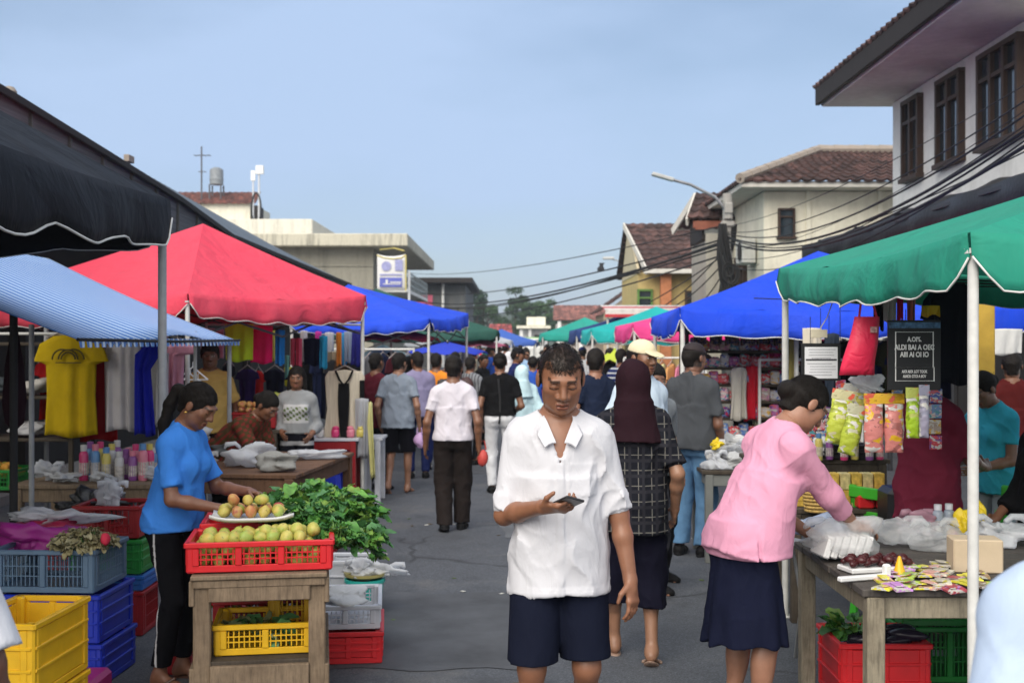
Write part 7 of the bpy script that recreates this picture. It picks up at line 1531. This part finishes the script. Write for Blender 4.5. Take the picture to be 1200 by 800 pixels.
packs('pink and white twin sweet pack with a yellow header', 1036, 462, 243, 2, .098, .235, (.62, .22, .20), (.68, .40, .02)); packs('yellow-green crisp pack hanging at the left of the sweets', 990, 458, 238, 1, .12, .22, (.46, .52, .06), (.55, .52, .30), tilt=10); packs('smaller lime crisp pack in front of the yellow-green one', 1006, 475, 240, 1, .10, .20, (.42, .50, .05), (.5, .5, .35), tilt=14); packs('narrow lime green pack under the black sign', 1070, 455, 247, 1, .07, .19, (.38, .58, .03), (.45, .5, .1)); packs('silver-violet pack beside the narrow lime one', 1083, 452, 248, 1, .05, .20, (.36, .34, .45), (.3, .3, .4)); packs('yellow pouch of crisps at the back of the hanging packs', 1000, 450, 228, 1, .13, .1, (.55, .50, .10), (.55, .55, .5))
bag('pale sheet of plastic over the hanging packs', W(1022, 462, 232), (.09, .03, .05), PB, 52, ears=False)
for px, py, s_, w_, h_, c, lb, nm in ((1043, 340, 232, .06, .16, (.35, .33, .32), 'pale grey strap hanging in the green tent', 'sash'), (1055, 338, 232, .03, .16, (.42, .01, .06), 'dark red ribbon hanging in the green tent', 'ribbon'), (1068, 338, 230, .045, .17, (.5, .16, .14), 'coral ribbon hanging in the green tent', 'ribbon'), (1030, 340, 228, .05, .2, (.01, .01, .014), 'black strap above the red tote', 'sash'), (1091, 358, 228, .09, .05, (.55, .36, .03), 'small yellow flag above the black sign', 'pennant'), (1118, 330, 214, .26, .56, (.008, .009, .014), 'long black coat hanging behind the white pole', 'coat'), (1100, 340, 208, .2, .6, (.012, .014, .03), 'dark navy coat hanging behind the sign', 'coat'), (1176, 385, 150, .3, .2, (.55, .55, .55), 'white cloth hung at the back right of the green tent', 'cloth_piece'), (908, 386, 120, .14, .44, (.62, .03, .22), 'hot pink scarf hanging behind the far green pole', 'scarf'), (926, 390, 128, .12, .44, (.30, .25, .08), 'olive gold scarf left of the price list', 'scarf'), (951, 384, 150, .14, .2, (.55, .5, .42), 'cream cloth above the price list', 'cloth_piece'), (975, 390, 170, .1, .5, (.03, .04, .06), 'dark blue cloth right of the price list', 'cloth_piece'), (945, 460, 160, .1, .4, (.35, .03, .08), 'dark pink pouch hanging under the price list', 'pouch')):
    hang(nm, lb, W(px, py, s_), w_, h_, TEE if nm == 'coat' else SHEET, cloth(lb[:16], c), seed=px, amp=.01, th=.010, hanger=False, group='things hanging in the green tent')
yb = MB().box((0, 0, 1.02), (.16, .06, 2.04), bev=.01).build('yellow_board', M('yellow board', (.50, .32, .05)), None, loc=W(1151, 400, 170) * 1 - V((0, 0, CH))); yb.location.z = .004; tag(yb, 'tall mustard yellow board behind the white pole', 'board')

# ================================================================== RIGHT: second table, chairs, racks
table('snack_table', 'brown low table of yellow boxes behind the pink blouse', (2.06, 7.55, 0), 0, .72, .55, .70, WOODD, WOODD)
YB = [M('yellow carton', (.60, .40, .07), vs=30, var=.4), M('cream carton', (.58, .48, .22), vs=30, var=.4)]
for i in range(8):
    for j in range(2): o = MB().box((0, 0, .05), (.062, .09, .10), bev=.003).box((0, -.0465, .06), (.045, .002, .05), bev=.0004).build('carton', YB[(i + j) % 2], None, loc=(1.78 + i * .07, 7.42, .702 + j * .104)); tag(o, 'small yellow carton stacked on the low brown table', 'carton', 'yellow cartons on the low table')
for i in range(3): o = MB().box((0, 0, .04), (.10, .10, .08), bev=.01).build('red_tub', CR['red'], None, loc=(2.16 + i * .11, 7.32, .702)); tag(o, ['left red tub before the yellow cartons', 'middle red tub before the yellow cartons', 'right red tub before the yellow cartons'][i], 'tub')
wk = thing('wicker_basket', 'pale wicker basket at the left of the yellow cartons', 'basket', (1.86, 7.22, .702)); mb = MB()
for z in np.linspace(0, .13, 7): mb.tube([((.085 + z * .15) * math.cos(a), (.07 + z * .12) * math.sin(a), z) for a in np.linspace(0, 6.28, 21)[:-1]], .010, 5, True)
mb.build('weave', M('wicker', (.50, .33, .10), vs=60, var=.5), wk, True)
table('display_table', 'dark rear table of clothes and tubs under the green tent', (2.1, 8.35, 0), 0, .9, .5, .92, WOODD, WOODD); bag('pale blue folded shirts on the rear table', (1.98, 8.2, .922), (.12, .1, .07), cloth('pale blue shirt', (.55, .66, .78)), 55, ears=False, name='folded_cloth'); bag('white folded shirts on the rear table', (2.16, 8.2, .922), (.11, .1, .08), cloth('paper white', (.6, .6, .6)), 56, ears=False, name='folded_cloth')
crate('crate', 'orange crate at the front of the rear table', (1.84, 8.16, .922), 0, .26, .16, .07, plastic('orange red', (.45, .07, .03)), bars=False); crate('crate', 'black crate with green rim on the rear table', (2.3, 8.18, .922), 0, .34, .2, .10, plastic('black', (.012, .012, .014)), bars=False); crate('crate', 'small green box on the rear table', (2.22, 8.05, 1.03), 0, .14, .1, .06, CR['lime'], bars=False)
ch2 = chair('green plastic chair turned away in the right stall', (2.98, 7.0, 0), 200, CR['lime']); dup(ch2, (3.30, 7.45, 0), rad(150), 'green plastic chair beside the turquoise T-shirt woman'); dup(ch2, (2.42, 7.35, 0), rad(120), 'green plastic chair left of the maroon T-shirt man')
crate('crate', 'tall green crate beside the green chairs', (3.25, 6.75, .006), 0, .4, .36, .62, CR['lime'], bars=False); o = MB().box((0, 0, .0), (.16, .02, .12), bev=.004).build('picture_card', M('leaf picture', (.25, .42, .04), vs=20, var=.8), None, loc=(3.24, 6.55, .50)); tag(o, 'green and yellow picture card on the tall green crate', 'card')
bk2 = thing('speaker_case', 'black suitcase-like box on a chair behind the maroon man', 'case', (2.32, 7.0, .55)); MB().box((0, 0, .15), (.3, .25, .34), bev=.03).build('shell', plastic('black', (.012, .012, .014)), bk2); MB().tube([(-.06, -.02, .32), (-.06, -.02, .37), (.06, -.02, .37), (.06, -.02, .32)], .008).build('handle', plastic('black', (.012, .012, .014)), bk2); table('small_table', 'little dark table under the black case', (2.32, 7.0, 0), 0, .34, .3, .545, WOODD, WOODD)
# white goods table and packet rack under the blue tent
table('display_table', 'grey table heaped with wrapped white goods under the blue tent', (2.02, 9.6, 0), 0, 1.05, .7, .72, WOODD, stained('grey wood leg', (.22, .23, .22)))
for i in range(16): bag('white or grey wrapped bundle heaped on the grey table', (1.60 + (i % 6) * .16 + U(-.02, .02), 9.35 + (i // 6) * .2, .722 + .06 * (i // 6)), (U(.09, .13), U(.07, .1), U(.06, .09)), [PB, cloth('grey white', (.42, .43, .44)), cloth('paper white', (.6, .6, .6)), PBC][i % 4], 130 + i, 'wrapped bundles on the grey table', ears=i % 2 == 0, name='wrapped_bundle')
bag('yellow packet on the wrapped bundles', (1.62, 9.45, .86), (.06, .05, .05), plastic('yellow pack', (.68, .50, .01)), 150, ears=False, name='sweet_bag')
bw_ = thing('bowl', 'dark red bowl of goods at the back of the grey table', 'bowl', (2.3, 9.85, .86)); MB().lathe([(.06, 0), (.15, .05), (.16, .06), (.14, .05), (.01, .02)], 18).build('shell', CR['dred'], bw_, 40); MB().blob((0, 0, .07), (.13, .13, .05), .4, 3).build('contents', M('mixed goods', (.2, .08, .06), vs=30, var=.8), bw_, True)
rk = rack('tall rack of colourful packets under the blue tent', (2.22, 11.6, 0), 0, 1.1, .4, (.55, .80, .98, 1.14, 1.30, 1.46, 1.62, 1.80), WOODD)
PC = [(.55, .03, .05), (.05, .10, .42), (.60, .30, .35), (.50, .45, .40), (.45, .12, .30), (.08, .30, .35), (.60, .35, .05), (.20, .06, .25), (.5, .5, .52), (.62, .10, .12), (.14, .25, .5), (.4, .3, .25)]
PM = [printed('rack packet %d' % i, [c, c, PC[(i + 5) % 12], c, (.55, .52, .5), PC[(i + 3) % 12]], 34) for i, c in enumerate(PC)]
pk = MB().box((0, 0, .062), (.085, .06, .125), bev=.012).build('packet', PM[0], None, loc=(0, 0, -50)); pk2 = MB().box((0, 0, .05), (.11, .08, .10), bev=.02).build('packet', PM[1], None, loc=(0, 0, -50))
CN = ['red', 'blue', 'pink', 'cream', 'magenta', 'teal', 'orange', 'violet', 'white', 'scarlet', 'sky blue', 'tan']
for zi, z in enumerate((.80, .98, 1.14, 1.30, 1.46, 1.62)):
    for xi in range(11):
        q = random.randrange(12); o = (pk if (xi + zi) % 2 else pk2); o = o.copy(); COL.objects.link(o); o.location = (1.74 + xi * .096, 11.42 + U(-.02, .02), z + .014); o.rotation_euler = (U(-.15, .05), U(-.1, .1), U(-.3, .3)); o.material_slots[0].link = 'OBJECT'; o.material_slots[0].material = PM[q]
        tag(o, CN[q] + ' packet standing on the tall rack under the blue tent', 'packet', 'packets on the tall rack')
bpy.data.objects.remove(pk); bpy.data.objects.remove(pk2)
for i in range(7): hang('patterned_cloth', 'dark patterned cloth hanging above the packet rack', (1.78 + i * .15, 11.3, 1.93), .13, .24, SHEET, printed('pattern %d' % (i % 3), [[(.16, .03, .04), (.06, .05, .05), (.16, .10, .06)][i % 3], (.03, .02, .02), (.25, .16, .12), (.05, .05, .10)], 30, .8), seed=i, hanger=False, group='patterned cloths above the packet rack')
hang('vest', 'cream sleeveless vest on a hanger right of the packet rack', W(866, 430, 124), .17, .50, VEST, cloth('cream', (.55, .52, .46)), seed=70, group='clothes under the blue tent'); hang('tshirt', 'scarlet top on a hanger beside the cream vest', W(882, 428, 123), .16, .52, VEST, cloth('scarlet', (.62, .02, .04)), seed=71, group='clothes under the blue tent'); hang('cloth_drape', 'pale green cloth below the scarlet top', W(887, 462, 122), .08, .3, SHEET, cloth('pale green', (.45, .5, .35)), seed=72, hanger=False, group='clothes under the blue tent'); hang('tshirt', 'maroon top left of the scarlet one', W(874, 434, 121), .12, .44, TEE, cloth('maroon', (.085, .012, .022)), seed=73, group='clothes under the blue tent')
rl = thing('clothes_rail', 'white rail of clothes at the right of the packet rack', 'rail', (2.75, 11.1, 0)); MB().cyl((-.45, 0, 1.55), (.5, 0, 1.55), .013).build('bar', STEEL, rl); MB().cyl((-.45, 0, 0), (-.45, 0, 1.56), .014).build('post', STEEL, rl); MB().cyl((-.18, -.3, 0), (-.18, -.3, 1.8), .02).build('post', STEEL, rl); MB().cyl((.5, 0, 0), (.5, 0, 1.9), .016).build('post', STEEL, rl)
for i in range(8): hang('coat', ['black coat hanging deep in the blue tent', 'dark brown coat hanging deep in the blue tent', 'black long jacket deep in the blue tent', 'charcoal jacket deep in the blue tent', 'dark red jacket deep in the blue tent', 'black gown deep in the blue tent', 'deep blue coat deep in the blue tent', 'dark olive coat deep in the blue tent'][i], (2.5 + .22 * i, 12.6, 1.75), .5, 1.0, TEE, cloth('deepcoat%d' % i, [(.01, .01, .011), (.03, .018, .012), (.012, .012, .013), (.03, .03, .033), (.06, .01, .012), (.009, .009, .01), (.012, .018, .05), (.03, .03, .015)][i]), rz=10 * (i % 3), seed=i + 170, group='coats deep in the blue tent')
# goods beyond: pale clothes rail seen beside the cream cap
rl = thing('clothes_rail', 'rail of pale clothes beyond the cream cap man', 'rail', (1.9, 16, 0)); MB().cyl((-.4, 0, 1.5), (.7, 0, 1.5), .014).build('bar', STEEL, rl); MB().cyl((-.4, 0, 0), (-.4, 0, 1.5), .014).build('post', STEEL, rl); MB().cyl((.7, 0, 0), (.7, 0, 1.5), .014).build('post', STEEL, rl)
for i in range(8): hang('shirt', ['pale blue shirt', 'ice blue shirt', 'cream shirt', 'pale yellow shirt', 'orange shirt', 'pink shirt', 'red shirt', 'white shirt'][i] + ' on the rail of pale clothes', (1.62 + i * .13, 16, 1.42), .4, .75, TEE, cloth('rail%d' % i, [(.50, .60, .75), (.55, .66, .78), (.6, .56, .45), (.6, .58, .3), (.6, .3, .12), (.6, .2, .3), (.5, .04, .06), (.62, .62, .62)][i]), rz=60, seed=i + 200, group='pale clothes on the far rail')

# more small goods crowding the right stall
PK2 = [printed('small goods %d' % i, [PC[i], PC[(i + 4) % 12], (.55, .53, .5), PC[i], PC[(i + 7) % 12]], 40) for i in range(12)]
for i in range(14):
    o = MB().box((0, 0, .05), (U(.05, .09), .06, U(.07, .12)), bev=.008).build('packet', PK2[i % 12], None, loc=(1.74 + (i % 7) * .115, 8.48 + .13 * (i // 7), .922)); o.rotation_euler.z = U(-.4, .4); tag(o, CN[i % 12] + ' packet crowded on the dark rear table', 'packet', 'packets on the rear table')
for i, (px, py, s_) in enumerate(((962, 462, 168), (972, 470, 168), (1052, 452, 190), (1096, 455, 214), (985, 445, 175), (950, 470, 165), (1062, 476, 190))):
    t = thing('snack_strip', ['pink packet strip under the price list', 'teal packet strip under the price list', 'red packet strip behind the sweets', 'violet packet strip behind the sign', 'cream packet strip behind the crisps', 'orange packet strip left of the price list', 'white packet strip below the sign'][i], 'snack strip', W(px, py, s_), 0, 'strips of small packets')
    for j in range(4): MB().box((U(-.004, .004), 0, -.04 - j * .085), (.065, .018, .078), bev=.006).build('packet_pouch', PK2[(i * 3 + j) % 12], t)
    MB().cyl((0, .01, .6), (0, .01, -.33), .0025, n=5).build('cord', CABLE, t)
for i in range(10): bottle(['white', 'pink', 'blue', 'yellow', 'violet'][i % 5] + ' bottle on the black crate end of the rear table', (1.72 + i * .085, 8.02 + .05 * (i % 2), .924), .026, U(.13, .19), BT[(i * 2) % 6], BT[(i + 3) % 6], 'bottles on the rear table')

for i, (y, z) in enumerate(((5.72, 2.03), (6.12, 2.04), (6.75, 2.06), (8.3, 2.02))):
    tag(MB().tube([(1.68, y, z), (2.6, y, z - .03), (3.6, y, z - .03), (4.7, y, z)], .004, 5).build('hanging_line', CABLE), ['front cord strung across the green tent for hanging goods', 'second cord strung across the green tent', 'third cord strung across the green tent', 'rear cord strung behind the green tent'][i], 'cord')
# ------------------------------------------------------------------ the crowd further up the street
CP = []
BKT = cloth('black trousers', (.012, .012, .014))
def proto(i, **k):
    r, _ = person('person', 'walker', V((0, 0, 0)), 0, 1.6, h=.015, **k); CP.append(r)
proto(0, rh=(-.24, -.05, .85), lh=(.24, .05, .85), ra=(-.09, -.13, .085), la=(.09, .12, .11), lfoot=20, seed=41, top=dict(mat=BKT, sl=.65, hem=.84), bot=dict(kind='pants', mat=BKT, hem=.09))
proto(1, rh=(-.13, -.26, 1.05), lh=(.24, 0, .85), head=(12, 15), seed=42, top=dict(mat=BKT, sl=.65, hem=.82), bot=dict(kind='pants', mat=BKT, hem=.09), w=1.06, belly=1.1)
proto(2, fem=True, hair='hijab', capmat=BKT, rh=(-.16, -.22, 1.0), lh=(.2, -.1, .9), seed=43, top=dict(mat=BKT, sl=1.7, hem=.66, loose=.04), bot=dict(kind='skirt', mat=BKT, hem=.14))
proto(3, fem=True, hair='bun', head=(14, -20), rh=(-.2, -.12, .9), lh=(.12, -.26, 1.05), seed=44, top=dict(mat=BKT, sl=.6, hem=.86), bot=dict(kind='pants', mat=BKT, hem=.09))
proto(4, hair='cap', capmat=BKT, head=(8, 20), rh=(-.23, .05, .85), lh=(.1, -.28, 1.08), ra=(-.09, .1, .1), la=(.09, -.12, .085), seed=45, top=dict(mat=BKT, sl=.8, hem=.80), bot=dict(kind='pants', mat=BKT, hem=.09))
TC = dict(white=(.62, .62, .66), navy=(.014, .022, .09), blue=(.03, .09, .42), orange=(.70, .24, .03), red=(.48, .03, .04), black=(.010, .010, .012), grey=(.20, .21, .23), lilac=(.24, .22, .36), pink=(.60, .22, .30), teal=(.04, .30, .32), maroon=(.12, .015, .025), sky=(.30, .45, .65), green=(.05, .22, .08), cream=(.55, .48, .36), yellow=(.6, .45, .08), brown=(.12, .07, .04))
def striped_cloth(name, c1, c2, per, axis=2):
    if name in MATS: return MATS[name]
    m, nt, b, out = newmat(name); tc = nd(nt, 'ShaderNodeTexCoord'); sx = nd(nt, 'ShaderNodeSeparateXYZ'); nt.links.new(tc.outputs['Object'], sx.inputs[0])
    a = nd(nt, 'ShaderNodeMath', operation='MULTIPLY'); nt.links.new(sx.outputs[axis], a.inputs[0]); a.inputs[1].default_value = 6.283 / per
    q = nd(nt, 'ShaderNodeMath', operation='SINE'); nt.links.new(a.outputs[0], q.inputs[0]); nt.links.new(ramp(nt, q.outputs[0], [(.45, c1), (.55, c2)]), b.inputs['Base Color']); b.inputs['Roughness'].default_value = .85; b.inputs['Specular IOR Level'].default_value = .06; MATS[name] = m; return m
used = {}
def walker(px, s, kind, col, yaw, extra=None, H=1.6, bcol='black', note='', pat=None):
    k0 = CP[kind]
    if kind not in used: r = k0; used[kind] = 1
    else: r = copy_tree(k0)
    loc, _ = at(px, s=s); r.location = loc; r.rotation_euler.z = rad(yaw); r.scale = (H / 1.7,) * 3
    recolor(r, {'shirt': cloth('crowd ' + col, TC[col]), 'trousers': cloth('crowd ' + bcol, TC[bcol]), 'skirt': cloth('crowd ' + bcol, TC[bcol]), 'headscarf': cloth('crowd ' + (extra or col), TC[extra or col]), 'cap': cloth('crowd ' + (extra or 'navy'), TC[extra or 'navy'])})
    if pat: recolor(r, {'shirt': pat})
    r['label'] = note; r['group'] = 'people in the crowd up the street'; return r
seen = {}
def W_(px, s, kind, col, yaw, extra=None, H=1.6, bcol='black', where='', pat=None):
    return walker(px, s, kind, col, yaw, extra, H, bcol, where, pat)
W_(511, 87, 0, 'orange', 170, None, 1.55, 'navy', 'person in a bright orange shirt right of the grey T-shirt man')
W_(490, 93, 1, 'lilac', 190, None, 1.58, 'navy', 'man in a dusty lilac shirt beside the orange shirt')
W_(551, 84, 1, 'grey', 150, None, 1.5, 'black', 'person in a grey shirt behind the white T-shirt man')
W_(606, 77, 4, 'navy', 70, 'black', 1.62, 'black', 'man in a navy shirt and dark cap with an arm stretched forward')
W_(624, 80, 3, 'blue', 200, None, 1.5, 'maroon', 'woman in a royal blue top right of the capped navy man')
W_(640, 72, 0, 'red', 185, None, 1.5, 'brown', 'person in a red shirt close behind the phone man')
W_(648, 62, 2, 'maroon', 10, 'maroon', 1.52, 'brown', 'woman in maroon with matching headscarf far behind the phone man')
W_(671, 66, 0, 'navy', 185, None, 1.55, 'black', 'man in navy near the turquoise tent')
W_(566, 70, 3, 'black', 60, None, 1.5, 'black', 'woman in black beyond the red-white stalls')
W_(533, 64, 1, 'pink', 120, None, 1.52, 'navy', 'person in pink under the royal blue tent edge')
W_(478, 72, 2, 'teal', 80, 'white', 1.5, 'black', 'woman in teal with a white headscarf by the dark coats')
W_(458, 76, 1, 'brown', 60, None, 1.55, 'black', 'man in brown among the dark coats')
W_(683, 58, 4, 'white', 170, 'navy', 1.6, 'navy', 'man in white with a navy cap in front of the navy tent')
W_(716, 70, 1, 'black', 200, None, 1.6, 'black', 'man in black beside the pink tent pole')
W_(728, 82, 0, 'navy', 150, None, 1.6, 'black', 'man in navy left of the pale clothes rail')
W_(596, 58, 2, 'white', 175, 'white', 1.5, 'navy', 'woman in white with a white headscarf mid street')
W_(617, 54, 0, 'sky', 10, None, 1.55, 'navy', 'man in sky blue walking toward the camera')
W_(574, 52, 4, 'blue', 100, 'black', 1.6, 'black', 'man in royal blue with a black cap by the grey tent')
W_(556, 50, 0, 'cream', 200, None, 1.55, 'brown', 'man in cream below the pink parasol')
rg = random.Random(5); cols = list(TC); pos = ['near the grey tent', 'near the pink parasol', 'below the mid blue tent', 'at the end of the street', 'beside the sea-green tent', 'in front of the navy tent', 'among the far stalls', 'close to the far white parasol']
done = set(); n = 0
while n < 30:
    s = rg.uniform(24, 48); x = rg.uniform(-1.5, 2.0); px = 600 + x * s; kind = rg.randrange(5); col = rg.choice(cols); where = pos[rg.randrange(8)]; b = rg.choice(('black', 'navy', 'brown', 'grey'))
    lb = ('tiny distant ' + ['man', 'man', 'woman with a headscarf', 'woman', 'man with a cap'][kind] + ' in ' + col + ' and ' + b + ' ' + where)
    if lb in done: continue
    done.add(lb); W_(px, s, kind, col, rg.choice((0, 180)) + rg.uniform(-50, 50), rg.choice((None, 'white', 'black', 'navy')) if kind in (2, 4) else None, rg.uniform(1.42, 1.68), b, lb, [None, None, striped_cloth('stripe crowd ' + col, TC[col], (.5, .5, .5), .09), printed('print crowd ' + col, [TC[col], TC[col], (.4, .35, .3), tuple(x * .4 for x in TC[col])], 14, .85)][n % 4]); n += 1
walker_pat = {'man in navy left of the pale clothes rail': striped_cloth('stripe navy', TC['navy'], (.4, .42, .45), .07), 'person in a grey shirt behind the white T-shirt man': striped_cloth('stripe grey', TC['grey'], (.06, .06, .07), .05, 0), 'man in brown among the dark coats': printed('print brown', [TC['brown'], (.3, .2, .1), TC['brown'], (.06, .03, .02)], 16, .85)}
for o in list(COL.objects):
    if o.get('label') in walker_pat: recolor(o, {'shirt': walker_pat[o['label']]})
for i, (px, s_, dx, dz, c, lb) in enumerate(((511, 87, .12, 1.0, (.02, .02, .025), 'black backpack worn over the orange shirt'), (551, 84, -.05, 1.05, (.05, .02, .02), 'brown backpack on the grey shirt man'), (671, 66, .0, 1.05, (.25, .05, .05), 'red backpack on the navy man by the turquoise tent'), (490, 93, .26, .62, (.45, .46, .48), 'white carrier bag in the hand of the lilac shirt man'), (531, 129, .27, .66, (.5, .06, .05), 'small red bag in the hand of the white T-shirt man'), (728, 82, .25, .6, (.08, .25, .4), 'blue carrier bag held by the striped navy man'))):
    p, _ = at(px, s=s_); hand = dz < .8; t = thing('carrier_bag' if hand else 'backpack', lb, 'bag', p + V((dx, -.17 if not hand else -.02, dz)))
    MB().blob((0, 0, 0), (.045, .04, .07) if hand else (.14, .075, .19), .22, i + 3, 12, 16).build('pouch', plastic('bag%d' % i, c, rough=.6), t, True)
    if hand: MB().tube([(-.03, 0, .08), (-.015, 0, .16), (.015, 0, .16), (.03, 0, .08)], .006).build('handle', plastic('bag%d' % i, c), t)
    else: MB().box((0, -.06, -.06), (.18, .05, .14), bev=.02).build('pocket', plastic('bag%d' % i, c), t); MB().tube([(-.08, .05, .17), (-.09, .14, .24), (-.08, .2, .2)], .014).build('strap', plastic('bag%d' % i, c), t)
# a parked van and far vehicles at the end of the street
vn = thing('van', 'white delivery van with a green roof rack far up the street', 'van', (1.0, 60, 0)); mb = MB(); mb.box((0, 0, .95), (1.6, 3.4, 1.1), bev=.12); mb.box((0, .3, 1.62), (1.45, 2.6, .5), bev=.18); mb.build('body', M('van white', (.6, .6, .58), rough=.3), vn, 40); MB().box((0, -1.02, 1.62), (1.2, .06, .36), bev=.05).build('windscreen', glass(), vn)
for sx in (-1, 1):
    for sy in (-1, 1): MB().cyl((sx * .72, sy * 1.05, .31), (sx * .86, sy * 1.05, .31), .31, n=18).build('wheel', plastic('black', (.012, .012, .014)), vn)
    MB().box((sx * .55, -1.71, .85), (.26, .03, .16), bev=.02).build('headlight', M('lamp glass', (.6, .6, .55), rough=.1), vn)
MB().box((0, .3, 1.9), (1.2, 2.0, .06)).build('roof_rack', M('green rack', (.25, .45, .2)), vn)
# ------------------------------------------------------------------ light, sky, camera
SUN_EL, SUN_AZ = 38, 202          # behind the camera, a little to the left (azimuth measured clockwise from +Y)
w = bpy.data.worlds.new('World'); scn.world = w; w.use_nodes = True
nt = w.node_tree; bg = nt.nodes['Background']
sky = nt.nodes.new('ShaderNodeTexSky'); sky.sky_type = 'NISHITA'; sky.sun_disc = False
sky.sun_elevation = rad(SUN_EL); sky.sun_rotation = rad(SUN_AZ)
sky.air_density = 1.0; sky.dust_density = 1.0; sky.ozone_density = 1.6
tcw = nt.nodes.new('ShaderNodeTexCoord'); mpw = nt.nodes.new('ShaderNodeMapping'); mpw.inputs['Scale'].default_value = (1, 1, 3.2)
nt.links.new(tcw.outputs['Generated'], mpw.inputs[0])
cl = ramp(nt, noise(nt, mpw.outputs[0], 1.7, 5, .5), [(.34, (.12, .12, .12)), (.50, (.42, .42, .42)), (.66, (.88, .88, .88))])
c = mixc(nt, cl, sky.outputs[0], (4.7, 6.2, 8.8))
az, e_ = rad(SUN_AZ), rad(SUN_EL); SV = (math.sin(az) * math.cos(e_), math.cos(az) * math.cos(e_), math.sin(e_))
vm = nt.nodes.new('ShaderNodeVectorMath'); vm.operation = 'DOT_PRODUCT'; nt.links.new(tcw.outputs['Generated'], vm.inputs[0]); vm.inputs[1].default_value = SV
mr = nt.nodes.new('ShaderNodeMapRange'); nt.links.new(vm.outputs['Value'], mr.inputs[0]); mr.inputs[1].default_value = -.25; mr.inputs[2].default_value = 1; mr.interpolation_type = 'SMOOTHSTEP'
c = mixc(nt, mr.outputs[0], c, (15, 14.8, 14.6))                   # unseen haze glow added around the sun, behind the camera, to lift ambient light
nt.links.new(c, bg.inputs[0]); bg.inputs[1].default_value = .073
sd = bpy.data.lights.new('sun', 'SUN'); sd.energy = 2.2; sd.angle = rad(50); sd.color = (1, .93, .82)
so = bpy.data.objects.new('sun', sd); COL.objects.link(so)
az, e_ = rad(SUN_AZ), rad(SUN_EL)
so.rotation_euler = V((math.sin(az) * math.cos(e_), math.cos(az) * math.cos(e_), math.sin(e_))).to_track_quat('Z', 'Y').to_euler()
cam = bpy.data.cameras.new('camera'); co = bpy.data.objects.new('camera', cam); COL.objects.link(co)
co.location = (0, 0, CH); co.rotation_euler = (rad(90), 0, 0)
cam.sensor_width = 24; cam.lens = 28; cam.clip_end = 3000; cam.clip_start = .05
cam.dof.use_dof = True; cam.dof.focus_distance = 4.75; cam.dof.aperture_fstop = 3.2
scn.camera = co
scn.view_settings.view_transform = 'Standard'; scn.view_settings.look = 'None'
scn.view_settings.exposure = .60; scn.view_settings.gamma = 1
try: scn.view_settings.use_curve_mapping = False
except Exception: pass
scn.cycles.use_denoising = True
try: scn.cycles.denoiser = 'OPENIMAGEDENOISE'
except Exception: pass
scn.cycles.max_bounces = 6; scn.cycles.transparent_max_bounces = 12; scn.cycles.caustics_reflective = False; scn.cycles.caustics_refractive = False

# thin afternoon haze over the street
hz_ = MB().box((0, 430, 14), (1210, 950, 30.5), bev=.01)
hm_ = bpy.data.materials.new('haze'); hm_.use_nodes = True; n_ = hm_.node_tree; n_.nodes.clear()
o_ = n_.nodes.new('ShaderNodeOutputMaterial'); pv_ = n_.nodes.new('ShaderNodeVolumePrincipled'); pv_.inputs['Density'].default_value = .0008; pv_.inputs['Color'].default_value = (.80, .87, .95, 1); pv_.inputs['Anisotropy'].default_value = .25
n_.links.new(pv_.outputs[0], o_.inputs['Volume'])
tag(hz_.build('haze', hm_), kind='stuff')
